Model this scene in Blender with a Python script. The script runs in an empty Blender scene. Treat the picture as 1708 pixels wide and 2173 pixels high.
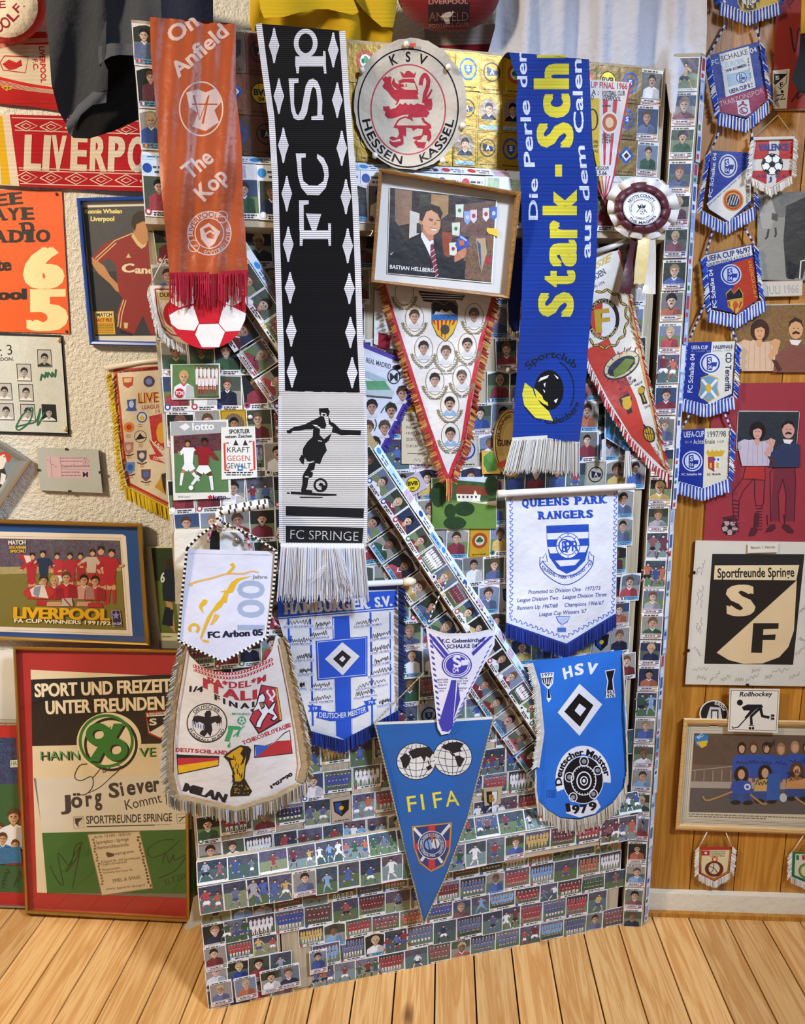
import bpy, math, random
from mathutils import Vector as V, geometry
R_=random.Random(7)
SC=bpy.context.scene; COL=SC.collection
W,H,F=1708.0,2173.0,1533.0
# ---------------- camera
PIT,YAW,ROL=math.radians(11.8),math.radians(3.4),math.radians(-0.6)
CAM=V((0,0,1.4))
FW=V((-math.sin(YAW)*math.cos(PIT),math.cos(YAW)*math.cos(PIT),-math.sin(PIT)))
_r=V((math.cos(YAW),math.sin(YAW),0)); _u=_r.cross(FW)
RT=(_r*math.cos(ROL)+_u*math.sin(ROL)).normalized(); UP=RT.cross(FW).normalized()
from mathutils import Matrix
cd=bpy.data.cameras.new('camera'); cam=bpy.data.objects.new('camera',cd); COL.objects.link(cam)
m=Matrix((RT,UP,-FW)).transposed().to_4x4(); m.translation=CAM; cam.matrix_world=m
cd.sensor_fit='VERTICAL'; cd.sensor_height=36.0; cd.lens=36.0*F/H; cd.clip_start=.02
SC.camera=cam
# ---------------- light: ceiling lamp (warm, upper left), daylight window (cool, right), soft room light
vs=SC.view_settings; vs.view_transform='Standard'; vs.look='None'; vs.gamma=1; vs.use_curve_mapping=False
vs.exposure=0.0
wd=bpy.data.worlds.new('room_light'); SC.world=wd; wd.use_nodes=True
bg=wd.node_tree.nodes['Background']; bg.inputs[0].default_value=(1.0,.93,.84,1); bg.inputs[1].default_value=.22
def lamp(name,kind,loc,target,energy,color,size=None,size_y=None,angle=None):
    ld=bpy.data.lights.new(name,kind); ld.energy=energy; ld.color=color
    if kind=='AREA':
        ld.shape='RECTANGLE'; ld.size=size; ld.size_y=size_y
    elif size: ld.shadow_soft_size=size
    o=bpy.data.objects.new(name,ld); COL.objects.link(o); o.location=loc
    o.rotation_euler=(V(target)-V(loc)).to_track_quat('-Z','Y').to_euler(); return o
lamp('ceiling_lamp','AREA',(-1.9,-.05,2.5),(-.75,1.7,.85),66,(1,.84,.62),.3,.3)
w_=lamp('skylight','AREA',(1.45,-.25,3.0),(-.05,1.45,.7),17.5,(.64,.77,1.0),.42,.36); w_.data.spread=math.radians(58)
# ---------------- colour and materials
_cc={}
def lin(h):
    if h not in _cc:
        r=[]
        for i in (0,2,4):
            c=int(h[i:i+2],16)/255; r.append(c/12.92 if c<=.04045 else ((c+.055)/1.055)**2.4)
        _cc[h]=tuple(r)
    return _cc[h]
def dk(h,f): return ''.join('%02x'%min(255,int(int(h[i:i+2],16)*f)) for i in (0,2,4))
def mat(name,rough=.6,spec=.4,bump=None,sheen=0,metal=0,coat=0,wave=None,gap=.38,lo=.88,hi=1.1):
    m=bpy.data.materials.new(name); m.use_nodes=True; t=m.node_tree; N=t.nodes; L=t.links
    b=N['Principled BSDF']; a=N.new('ShaderNodeAttribute'); a.attribute_name='Col'
    tc=N.new('ShaderNodeTexCoord')
    vo=N.new('ShaderNodeTexVoronoi'); vo.inputs['Scale'].default_value=330; L.new(tc.outputs['Object'],vo.inputs['Vector'])
    no=N.new('ShaderNodeTexNoise'); no.inputs['Scale'].default_value=60; no.inputs['Detail'].default_value=6; L.new(tc.outputs['Object'],no.inputs['Vector'])
    mx=N.new('ShaderNodeMix'); mx.data_type='RGBA'; mx.inputs[0].default_value=.5
    L.new(vo.outputs['Color'],mx.inputs[6]); L.new(no.outputs['Fac'],mx.inputs[7])
    ov=N.new('ShaderNodeMix'); ov.data_type='RGBA'; ov.blend_type='OVERLAY'
    L.new(a.outputs['Alpha'],ov.inputs[0]); L.new(a.outputs['Color'],ov.inputs[6]); L.new(mx.outputs[2],ov.inputs[7])
    col=ov.outputs[2]
    # slight uneven tone of real cloth and paper
    n2=N.new('ShaderNodeTexNoise'); n2.inputs['Scale'].default_value=14; n2.inputs['Detail'].default_value=5; L.new(tc.outputs['Object'],n2.inputs['Vector'])
    mr=N.new('ShaderNodeMapRange'); mr.inputs[3].default_value=lo; mr.inputs[4].default_value=hi; L.new(n2.outputs['Fac'],mr.inputs[0])
    ml=N.new('ShaderNodeMix'); ml.data_type='RGBA'; ml.blend_type='MULTIPLY'; ml.inputs[0].default_value=1; L.new(col,ml.inputs[6]); L.new(mr.outputs[0],ml.inputs[7]); col=ml.outputs[2]
    if wave:   # knitted rows / woven threads: dark gaps between rows, along the UV v axis
        uv=N.new('ShaderNodeUVMap'); uv.uv_map='UVMap'
        outs=[]
        for ax,sc in wave:
            w=N.new('ShaderNodeTexWave'); w.bands_direction=ax; w.inputs['Scale'].default_value=sc; w.inputs['Distortion'].default_value=.4; w.inputs['Detail Scale'].default_value=6
            L.new(uv.outputs[0],w.inputs['Vector']); outs.append(w.outputs['Fac'])
        f=outs[0]
        if len(outs)>1:
            q=N.new('ShaderNodeMath'); q.operation='MULTIPLY'; L.new(outs[0],q.inputs[0]); L.new(outs[1],q.inputs[1]); f=q.outputs[0]
        r2=N.new('ShaderNodeMapRange'); r2.inputs[1].default_value=.05; r2.inputs[2].default_value=.5; r2.inputs[3].default_value=gap; r2.inputs[4].default_value=1.0; L.new(f,r2.inputs[0])
        m3=N.new('ShaderNodeMix'); m3.data_type='RGBA'; m3.blend_type='MULTIPLY'; m3.inputs[0].default_value=1; L.new(col,m3.inputs[6]); L.new(r2.outputs[0],m3.inputs[7]); col=m3.outputs[2]
        bp=N.new('ShaderNodeBump'); bp.inputs['Strength'].default_value=.5; bp.inputs['Distance'].default_value=.0015; L.new(f,bp.inputs['Height']); L.new(bp.outputs[0],b.inputs['Normal'])
    elif bump:
        n3=N.new('ShaderNodeTexNoise'); n3.inputs['Scale'].default_value=bump[0]; n3.inputs['Detail'].default_value=4; L.new(tc.outputs['Object'],n3.inputs['Vector'])
        bp=N.new('ShaderNodeBump'); bp.inputs['Strength'].default_value=bump[1]; bp.inputs['Distance'].default_value=bump[2]; L.new(n3.outputs['Fac'],bp.inputs['Height']); L.new(bp.outputs[0],b.inputs['Normal'])
    L.new(col,b.inputs['Base Color'])
    b.inputs['Roughness'].default_value=rough; b.inputs['Specular IOR Level'].default_value=spec; b.inputs['Metallic'].default_value=metal
    b.inputs['Sheen Weight'].default_value=sheen; b.inputs['Coat Weight'].default_value=coat; b.inputs['Coat Roughness'].default_value=.12
    return m
PAPER=mat('printed_paper',.6,.3,(25,.15,.004))
GLOSS=mat('glossy_sticker',.42,.35,(40,.35,.004))
FOIL=mat('foil_sticker',.36,.6,(40,.4,.004),metal=.4)
CLOTH=mat('woven_cloth',.75,.25,(12,.4,.012),sheen=.1,lo=.76,hi=.96)
FELT=mat('cotton_felt',.9,.1,(70,.5,.006),sheen=.2)
SATIN=mat('satin',.45,.4,(11,.5,.016),sheen=.12,lo=.74,hi=.95)
VINYL=mat('coated_vinyl',.42,.25,(14,.4,.008),lo=.78,hi=.98)
KNIT=mat('knit_rows',.9,.1,sheen=.15,wave=[('Y',2.9)])
KNITD=mat('knit_dense',.9,.1,sheen=.3,wave=[('Y',2.9)])
KNITF=mat('knit_fine',.9,.1,sheen=.2,wave=[('Y',4.2)],gap=.6)
KNITH=mat('knit_wide',.9,.1,sheen=.3,wave=[('Y',4.4)],gap=.66)
YARN=mat('yarn_thread',.8,.2,sheen=.15,lo=.75,hi=.98)
PLAST=mat('plastic',.35,.5)
GOLD=mat('gilt_moulding',.35,.5,metal=.75)
STEEL=mat('brushed_metal',.35,.5,metal=.9)
PAINT=mat('old_paint',.55,.35,(60,.5,.004))
def woodmat(name,c1,c2,c3,axis,rough=.4,knots=True,sc=1.0):
    m=bpy.data.materials.new(name); m.use_nodes=True; t=m.node_tree; N=t.nodes; L=t.links; b=N['Principled BSDF']
    tc=N.new('ShaderNodeTexCoord'); a=N.new('ShaderNodeAttribute'); a.attribute_name='Col'
    ad=N.new('ShaderNodeVectorMath'); ad.operation='MULTIPLY_ADD'; ad.inputs[1].default_value=(7,7,7)
    L.new(a.outputs['Color'],ad.inputs[0]); L.new(tc.outputs['Object'],ad.inputs[2])
    mp=N.new('ShaderNodeMapping'); s=[26*sc]*3; s[axis]=1.3*sc; mp.inputs['Scale'].default_value=s; L.new(ad.outputs[0],mp.inputs[0])
    n=N.new('ShaderNodeTexNoise'); n.inputs['Scale'].default_value=1.6; n.inputs['Detail'].default_value=5; n.inputs['Distortion'].default_value=.9; L.new(mp.outputs[0],n.inputs['Vector'])
    w=N.new('ShaderNodeMath'); w.operation='MULTIPLY'; w.inputs[1].default_value=9; L.new(n.outputs['Fac'],w.inputs[0])
    fr=N.new('ShaderNodeMath'); fr.operation='PINGPONG'; fr.inputs[1].default_value=1; L.new(w.outputs[0],fr.inputs[0])
    cr=N.new('ShaderNodeValToRGB'); cr.color_ramp.elements[0].color=lin(c1)+(1,); cr.color_ramp.elements[1].color=lin(c2)+(1,); L.new(fr.outputs[0],cr.inputs[0])
    col=cr.outputs[0]
    if knots:
        mp2=N.new('ShaderNodeMapping'); s=[7.5]*3; s[axis]=3.0; mp2.inputs['Scale'].default_value=s; L.new(ad.outputs[0],mp2.inputs[0])
        vo=N.new('ShaderNodeTexVoronoi'); vo.inputs['Scale'].default_value=1; vo.inputs['Randomness'].default_value=1; L.new(mp2.outputs[0],vo.inputs['Vector'])
        kr=N.new('ShaderNodeMapRange'); kr.inputs[1].default_value=.06; kr.inputs[2].default_value=.14; kr.inputs[3].default_value=.9; kr.inputs[4].default_value=0; L.new(vo.outputs['Distance'],kr.inputs[0])
        mx=N.new('ShaderNodeMix'); mx.data_type='RGBA'; L.new(kr.outputs[0],mx.inputs[0]); L.new(col,mx.inputs[6]); mx.inputs[7].default_value=lin(c3)+(1,); col=mx.outputs[2]
    hs=N.new('ShaderNodeHueSaturation'); sp=N.new('ShaderNodeSeparateColor'); L.new(a.outputs['Color'],sp.inputs[0])
    mr=N.new('ShaderNodeMapRange'); mr.inputs[3].default_value=.82; mr.inputs[4].default_value=1.12; L.new(sp.outputs[0],mr.inputs[0]); L.new(mr.outputs[0],hs.inputs['Value']); L.new(col,hs.inputs['Color'])
    L.new(hs.outputs[0],b.inputs['Base Color']); b.inputs['Roughness'].default_value=rough; b.inputs['Specular IOR Level'].default_value=.4
    bp=N.new('ShaderNodeBump'); bp.inputs['Strength'].default_value=.15; bp.inputs['Distance'].default_value=.002; L.new(fr.outputs[0],bp.inputs['Height']); L.new(bp.outputs[0],b.inputs['Normal'])
    return m
FLOORW=woodmat('pine_floorboards','c58c4c','dfb072','5a2e12',1,.34)
PANELW=woodmat('pine_panelling','a5681f','bd8434','6a3a12',2,.4)
FRAMEW=woodmat('oak_moulding','7d5423','a0733a','5a3a18',0,.4,False,3)
PINEF=woodmat('pale_pine_frame','c79a5c','d8b076','a07a40',0,.45,False,3)
BARE=woodmat('worn_board','a89a80','bfb196','6d5c44',2,.6,True,1)
def glassmat():
    m=bpy.data.materials.new('picture_glass'); m.use_nodes=True; t=m.node_tree; N=t.nodes; L=t.links; N.remove(N['Principled BSDF'])
    tr=N.new('ShaderNodeBsdfTransparent'); gl=N.new('ShaderNodeBsdfGlossy'); gl.inputs['Roughness'].default_value=.04
    lw=N.new('ShaderNodeLayerWeight'); pw=N.new('ShaderNodeMath'); pw.operation='POWER'; pw.inputs[1].default_value=4; L.new(lw.outputs['Facing'],pw.inputs[0]); ad=N.new('ShaderNodeMath'); ad.inputs[1].default_value=.025; L.new(pw.outputs[0],ad.inputs[0]); mx=N.new('ShaderNodeMixShader'); L.new(ad.outputs[0],mx.inputs[0]); L.new(tr.outputs[0],mx.inputs[1]); L.new(gl.outputs[0],mx.inputs[2]); L.new(mx.outputs[0],N['Material Output'].inputs[0]); return m
GLASS=glassmat()
def plaster():
    m=bpy.data.materials.new('white_plaster'); m.use_nodes=True; t=m.node_tree; N=t.nodes; L=t.links; b=N['Principled BSDF']
    tc=N.new('ShaderNodeTexCoord'); n=N.new('ShaderNodeTexNoise'); n.inputs['Scale'].default_value=115; n.inputs['Detail'].default_value=4; n.inputs['Roughness'].default_value=.65; L.new(tc.outputs['Object'],n.inputs['Vector'])
    n2=N.new('ShaderNodeTexNoise'); n2.inputs['Scale'].default_value=6; L.new(tc.outputs['Object'],n2.inputs['Vector'])
    cr=N.new('ShaderNodeValToRGB'); cr.color_ramp.elements[0].color=lin('e8e2d4')+(1,); cr.color_ramp.elements[1].color=lin('f2eee4')+(1,); L.new(n2.outputs['Fac'],cr.inputs[0]); L.new(cr.outputs[0],b.inputs['Base Color'])
    cr2=N.new('ShaderNodeMapRange'); cr2.inputs[1].default_value=.35; cr2.inputs[2].default_value=.68; L.new(n.outputs['Fac'],cr2.inputs[0])
    bp=N.new('ShaderNodeBump'); bp.inputs['Strength'].default_value=.8; bp.inputs['Distance'].default_value=.006; L.new(cr2.outputs[0],bp.inputs['Height']); L.new(bp.outputs[0],b.inputs['Normal']); b.inputs['Roughness'].default_value=.9; return m
PLASTER=plaster()
# ---------------- geometry: rays through the lens meet the real planes of the room
def ray(x,y): return FW*F+RT*(x-W/2)-UP*(y-H/2)
class Surf:
    """a plane in the room (point, normal towards us), optionally relieved by a bump in metres"""
    def __init__(s,P,n,off=0,bump=None): s.P=V(P); s.n=V(n).normalized(); s.off=off; s.bump=bump
    def at(s,off,bump=None): return Surf(s.P,s.n,off,bump)
    def __call__(s,x,y,d=0):
        v=ray(x,y); return CAM+v*(((s.P+s.n*(s.off+d)-CAM).dot(s.n))/v.dot(s.n))
DA=V((-.5228,1.3145,0)); DE=V((.95801,.28674,0)); DN=V((.28674,-.95801,0))
DOOR=Surf(DA,DN); WALL=Surf((0,1.70,0),(0,-1,0)); WOODW=Surf((0,1.66,0),(0,-1,0))
def dpt(u,z,d=0): return DA+DE*u+DN*d+V((0,0,z))
def _cut(polys,k,g):
    out=[]
    for p in polys:
        ks=[k(q)/g for q in p]; lo=math.floor(min(ks)+1e-7); hi=math.ceil(max(ks)-1e-7)
        if hi-lo<=1: out.append(p); continue
        rest=p
        for c in range(lo+1,hi):
            a=[];b=[];n=len(rest); kk=[k(q)/g-c for q in rest]
            for i in range(n):
                q,r=rest[i],rest[(i+1)%n]; f,h=kk[i],kk[(i+1)%n]
                if f<=0: a.append(q)
                if f>=0: b.append(q)
                if f*h<0:
                    t=f/(f-h); w=(q[0]+(r[0]-q[0])*t,q[1]+(r[1]-q[1])*t); a.append(w); b.append(w)
            if len(a)>2: out.append(a)
            rest=b
            if len(rest)<3: break
        if len(rest)>2: out.append(rest)
    return out
class Art:
    """collects flat-colour shapes laid on a surface, each layer a little above the last"""
    LS=.00014
    def __init__(s,mp,g=0,o=(0,0,1.0),ls=None):
        s.mp=mp; s.g=g; s.o=o; s.v=[]; s.uv=[]; s.f=[]; s.c=[]; s.k={}; s.z=0; s.bc={}; s.da=0; s.fade=0
        if ls: s.LS=ls
    def P(s,p): return (s.o[0]+p[0]/s.o[2], s.o[1]+p[1]/s.o[2])
    def bump(s,x,y):
        b=getattr(s.mp,'bump',None)
        if not b: return 0
        g=s.g
        if not g: return b(x,y)
        def nd(i,j):
            k=(i,j)
            if k not in s.bc: s.bc[k]=b(i*g,j*g)
            return s.bc[k]
        fx,fy=x/g,y/g; i,j=math.floor(fx),math.floor(fy); fx-=i; fy-=j
        if fx+fy<=1: return nd(i,j)+fx*(nd(i+1,j)-nd(i,j))+fy*(nd(i,j+1)-nd(i,j))
        return nd(i+1,j+1)+(1-fx)*(nd(i,j+1)-nd(i+1,j+1))+(1-fy)*(nd(i+1,j)-nd(i+1,j+1))
    def vid(s,x,y,d):
        k=(round(x,2),round(y,2),round(d*1e6))
        if k not in s.k:
            s.k[k]=len(s.v); s.v.append(s.mp(x,y,d+s.bump(x,y))); s.uv.append((x/40,y/40))
        return s.k[k]
    def raw(s,polys,col,l=1,a=0,d=None,flip=False):
        """convex polygons in surface coordinates"""
        if s.g:
            g=s.g; polys=_cut(polys,lambda p:p[0],g); polys=_cut(polys,lambda p:p[1],g); polys=_cut(polys,lambda p:p[0]+p[1],g)
        s.n=getattr(s,'n',0)+1; d=(l+s.z)*s.LS+(s.n%50)*1e-6 if d is None else d; c=lin(col)+(a or s.da,)
        if s.fade: g_=.3*c[0]+.5*c[1]+.2*c[2]; c=tuple(c[i]+(g_*(.98,.97,1.12)[i]-c[i])*s.fade for i in range(3))+(c[3],)
        for p in polys:
            ar=sum(p[i][0]*p[(i+1)%len(p)][1]-p[(i+1)%len(p)][0]*p[i][1] for i in range(len(p)))
            if abs(ar)<1e-9: continue
            if (ar>0)!=flip: p=p[::-1]
            ids=[]
            for q in p:
                i=s.vid(q[0],q[1],d)
                if i not in ids: ids.append(i)
            if len(ids)>2: s.f.append(ids); s.c.append(c)
    def tri(s,pts,holes=()):
        loops=[[V((x,y,0)) for x,y in pts]]+[[V((x,y,0)) for x,y in h] for h in holes]
        flat=[p for lp in loops for p in lp]
        return [[(flat[i].x,flat[i].y) for i in t] for t in geometry.tessellate_polygon(loops)]
    def poly(s,pts,col,l=1,a=0,holes=()):
        q=[s.P(p) for p in pts]; hs=[[s.P(p) for p in h] for h in holes]
        s.raw(s.tri(q,hs) if (len(q)>3 or hs) else [q],col,l,a)
    def slab(s,pts,col,th=.0015,a=0):
        """the body of a sheet: front, back and edge"""
        q=[s.P(p) for p in pts]; t=s.tri(q); z=s.z; s.z=0
        s.raw(t,col,0,a,d=0); s.raw(t,col,0,a,d=-th,flip=True)
        n=len(q); c=lin(col)+(a,)
        for i in range(n):
            a0,b0=q[i],q[(i+1)%n]; ts={0.0,1.0}
            if s.g:
                for k in (lambda p:p[0],lambda p:p[1],lambda p:p[0]+p[1]):
                    ka,kb=k(a0)/s.g,k(b0)/s.g
                    if abs(kb-ka)>1e-9:
                        for m in range(math.ceil(min(ka,kb)),math.floor(max(ka,kb))+1):
                            tt=(m-ka)/(kb-ka)
                            if 0<tt<1: ts.add(tt)
            ts=sorted(ts)
            for t0,t1 in zip(ts,ts[1:]):
                p0=(a0[0]+(b0[0]-a0[0])*t0,a0[1]+(b0[1]-a0[1])*t0); p1=(a0[0]+(b0[0]-a0[0])*t1,a0[1]+(b0[1]-a0[1])*t1)
                if math.hypot(p0[0]-p1[0],p0[1]-p1[1])<.02: continue
                b=len(s.v); s.uv+=[(p0[0]/40,p0[1]/40)]*4; s.v+=[s.mp(x,y,e+s.bump(x,y)) for (x,y),e in ((p0,0),(p1,0),(p1,-th),(p0,-th))]
                s.f.append([b,b+1,b+2,b+3]); s.c.append(c)
        s.z=z
    def quad(s,x0,y0,x1,y1,col,l=1,a=0): s.poly([(x0,y0),(x1,y0),(x1,y1),(x0,y1)],col,l,a)
    def epts(s,cx,cy,rx,ry=None,rot=0,n=28,a0=0,a1=360):
        ry=rx if ry is None else ry; r=math.radians(rot); o=[]
        full=abs(a1-a0)>=360
        for i in range(n if full else n+1):
            t=math.radians(a0+(a1-a0)*i/n); x,y=rx*math.cos(t),-ry*math.sin(t)
            o.append((cx+x*math.cos(r)-y*math.sin(r),cy+x*math.sin(r)+y*math.cos(r)))
        return o
    def ell(s,cx,cy,rx,ry=None,col='000000',l=1,a=0,rot=0,n=24): s.poly(s.epts(cx,cy,rx,ry,rot,n),col,l,a)
    def ring(s,cx,cy,rx,ry,w,col,l=1,n=36,rot=0,a0=0,a1=360):
        full=abs(a1-a0)>=360; A=s.epts(cx,cy,rx,ry,rot,n,a0,a1); B=s.epts(cx,cy,rx-w,ry-w,rot,n,a0,a1); m=len(A)
        for i in range(m if full else m-1):
            j=(i+1)%m; s.raw([[s.P(A[i]),s.P(A[j]),s.P(B[j]),s.P(B[i])]],col,l)
    def line(s,pts,w,col,l=1,w1=None):
        q=[s.P(p) for p in pts]; n=len(q); w/=s.o[2]; w1=w if w1 is None else w1/s.o[2]; L=[];Rr=[]
        for i in range(n):
            a,b=q[max(i-1,0)],q[min(i+1,n-1)]; dx,dy=b[0]-a[0],b[1]-a[1]; m=math.hypot(dx,dy) or 1
            h=(w+(w1-w)*i/max(n-1,1))/2
            L.append((q[i][0]-dy/m*h,q[i][1]+dx/m*h)); Rr.append((q[i][0]+dy/m*h,q[i][1]-dx/m*h))
        for i in range(n-1): s.raw([[L[i],L[i+1],Rr[i+1]],[L[i],Rr[i+1],Rr[i]]],col,l)
    def curve(s,pts,w,col,l=1,w1=None,n=6):
        """smooth stroke through the points"""
        o=[]
        for i in range(len(pts)-1):
            p0,p1,p2,p3=pts[max(i-1,0)],pts[i],pts[i+1],pts[min(i+2,len(pts)-1)]
            for k in range(n):
                t=k/n
                o.append(tuple(.5*(2*p1[j]+(p2[j]-p0[j])*t+(2*p0[j]-5*p1[j]+4*p2[j]-p3[j])*t*t+(3*p1[j]-p0[j]-3*p2[j]+p3[j])*t**3) for j in (0,1)))
        o.append(pts[-1]); s.line(o,w,col,l,w1)
    def scribble(s,x0,y0,x1,y1,h,col,l=1,n=9,w=1.2,seed=0):
        r=random.Random(seed); ux,uy=(x1-x0)/n,(y1-y0)/n; m=math.hypot(ux,uy); px,py=-uy/m,ux/m
        s.curve([(x0+ux*i-px*h*r.uniform(-.2,.6)*(1 if i%2 else -1),y0+uy*i-py*h*r.uniform(.2,.9)*(1 if i%2 else -1)) for i in range(n+1)],w,col,l,n=4)
    # lettering
    def glyphs(s,txt,b=0,sp=1.0):
        k=(txt,b,sp)
        if k not in _G:
            cu=bpy.data.curves.new('t','FONT'); cu.body=txt; cu.offset=b; cu.space_character=sp; cu.resolution_u=3
            ob=bpy.data.objects.new('t',cu); me=ob.to_mesh()
            _G[k]=([(v.co.x,v.co.y/.729) for v in me.vertices],[list(p.vertices) for p in me.polygons])
            ob.to_mesh_clear(); bpy.data.objects.remove(ob); bpy.data.curves.remove(cu)
        return _G[k]
    def warp(s,txt,fn,col,l,b,sp):
        ex=max(0,b-.024); vs_,fs=s.glyphs(txt,min(b,.024),sp)
        if not vs_: return
        x0=min(v[0] for v in vs_)-ex*1.3; x1=max(v[0] for v in vs_)+ex*1.3
        for n_,o in enumerate((-1,-.5,.5,1) if ex>.02 else (-1,1) if ex>0 else (0,)):   # heavier weights are built from shifted strokes
            q=[s.P(fn((v[0]+o*ex*1.3-x0)/(x1-x0),v[1])) for v in vs_]
            s.raw([[q[i] for i in f] for f in fs],col,l+n_*.22)
    def text(s,txt,x0,y0,x1,y1,h,col,l=2,b=.015,up=None,sp=1.0,serif=False):
        dx,dy=x1-x0,y1-y0; m=math.hypot(dx,dy)
        up=up or (dy/m,-dx/m)
        s.warp(txt,lambda u,v:(x0+dx*u+up[0]*h*v,y0+dy*u+up[1]*h*v),col,l,b,sp)
    def arc(s,txt,cx,cy,rx,ry,a0,a1,h,col,l=2,b=.015,sp=1.0):
        sg=1 if a0>a1 else -1
        def fn(u,v):
            t=math.radians(a0+(a1-a0)*u); k=h*v*sg
            return (cx+(rx+k)*math.cos(t),cy-(ry+k)*math.sin(t))
        s.warp(txt,fn,col,l,b,sp)
    def slabtext(s,txt,x0,y0,x1,y1,h,col,l=2,b=.03,gap=.16,sl=0):
        """lettering with slab serifs, one equal cell per letter"""
        wd={'I':.5,' ':.5,'.':.35,'-':.6,'M':1.25,'W':1.25}; ws=[wd.get(c,1) for c in txt]; tot=sum(ws)+gap*(len(txt)-1)
        dx,dy=x1-x0,y1-y0; m=math.hypot(dx,dy); up=(dy/m+sl*dx/m,-dx/m+sl*dy/m); t=0
        ser={'H':'a0 a1 b0 b1','N':'a0 a1 b1','M':'a0 a1 b0 b1','A':'a0 b0','B':'a0 a1','R':'a0 a1 b0','P':'a0 a1','K':'a0 a1 b0 b1','E':'a0 a1','U':'a1 b1','V':'a1 b1','I':'c0 c1','F':'a0 a1','T':'c0','L':'a0 a1','D':'a0 a1'}
        for c,w in zip(txt,ws):
            def fn(u,v,t=t,w=w): k=(t+w*u)/tot; return (x0+dx*k+up[0]*h*v,y0+dy*k+up[1]*h*v)
            if c!=' ':
                s.warp(c,fn,col,l,b,1)
                for e in ser.get(c,'').split():
                    cx={'a':.12,'b':.88,'c':.5}[e[0]]; cy=0 if e[1]=='0' else 1; q=.26 if c not in 'I' else .75; th=.13 if cy==0 else -.13
                    s.poly([fn(cx-q,cy),fn(cx+q,cy),fn(cx+q,cy+th),fn(cx-q,cy+th)],col,l+.3)
            t+=w+gap
    # little people for printed photographs
    def bust(s,cx,cy,r,jer,skin='d9a47c',hair='3a2416',col2='f2f2f2',l=2,vol=1.0,must=False,body=True,long=0,w=2.6,dep=2.2):
        if body:
            sh=[(cx-r*w*.78,cy+r*dep),(cx-r*w*.72,cy+r*1.95),(cx-r*w*.5,cy+r*1.55),(cx-r*.62,cy+r*1.22),(cx+r*.62,cy+r*1.22),(cx+r*w*.5,cy+r*1.55),(cx+r*w*.72,cy+r*1.95),(cx+r*w*.78,cy+r*dep)]
            if dep<1.95: sh=[(cx-r*w*.7,cy+r*dep),(cx-r*w*.5,cy+r*1.5),(cx-r*.6,cy+r*1.2),(cx+r*.6,cy+r*1.2),(cx+r*w*.5,cy+r*1.5),(cx+r*w*.7,cy+r*dep)]
            s.poly(sh,jer,l)
            if dep>2.3: s.poly([(cx+r*.3,cy+r*dep),(cx+r*.5,cy+r*1.6),(cx+r*w*.5,cy+r*1.58),(cx+r*w*.7,cy+r*1.97),(cx+r*w*.76,cy+r*dep)],dk(jer,.8),l+.5)
            s.poly([(cx-r*.62,cy+r*1.15),(cx+r*.62,cy+r*1.15),(cx+r*.3,cy+r*1.55),(cx,cy+r*1.85),(cx-r*.3,cy+r*1.55)],col2,l+1)
            s.poly([(cx-r*.42,cy+r*.5),(cx+r*.42,cy+r*.5),(cx+r*.4,cy+r*1.2),(cx,cy+r*1.58),(cx-r*.4,cy+r*1.2)],dk(skin,.82),l+2)
        if long: s.ell(cx,cy-r*.1+long*r*.3,r*(.98+.2*long),r*(1.1+.3*long),hair,l+2.3,n=14)
        s.ell(cx,cy,r*.78,r*1.08,skin,l+3,n=16); s.poly([(cx+r*.1,cy-r*.9),(cx+r*.6,cy-r*.6),(cx+r*.77,cy),(cx+r*.62,cy+r*.62),(cx+r*.2,cy+r*1.03),(cx+r*.3,cy+r*.5),(cx+r*.12,cy+r*.3)],dk(skin,.84),l+3.5)
        for q in (-1,1): s.ell(cx+q*r*.8,cy+r*.05,r*.14,r*.26,dk(skin,.85),l+2.5,n=8)
        s.poly([(cx-r*.85*vol,cy+r*.25),(cx-r*.98*vol,cy-r*.45),(cx-r*.6*vol,cy-r*1.15*vol),(cx,cy-r*1.36*vol),(cx+r*.6*vol,cy-r*1.15*vol),(cx+r*.98*vol,cy-r*.45),(cx+r*.85*vol,cy+r*.25),(cx+r*.68,cy-r*.3),(cx+r*.25,cy-r*.58),(cx-r*.3,cy-r*.5),(cx-r*.68,cy-r*.25)],hair,l+4)
        for q in (-1,1): s.poly([(cx+q*r*.16,cy-r*.12),(cx+q*r*.46,cy-r*.14),(cx+q*r*.46,cy+r*.06),(cx+q*r*.16,cy+r*.06)],'4a2f22',l+4)
        s.poly([(cx-r*.06,cy),(cx+r*.05,cy),(cx+r*.14,cy+r*.36),(cx-r*.12,cy+r*.36)],'a8714e',l+4)
        s.poly([(cx-r*.28,cy+r*.58),(cx+r*.28,cy+r*.58),(cx+r*.2,cy+r*.72),(cx-r*.2,cy+r*.72)],'8f4b40',l+4)
        if must: s.poly([(cx-r*.36,cy+r*.6),(cx-r*.1,cy+r*.4),(cx+r*.1,cy+r*.4),(cx+r*.36,cy+r*.6)],hair,l+5)
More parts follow.
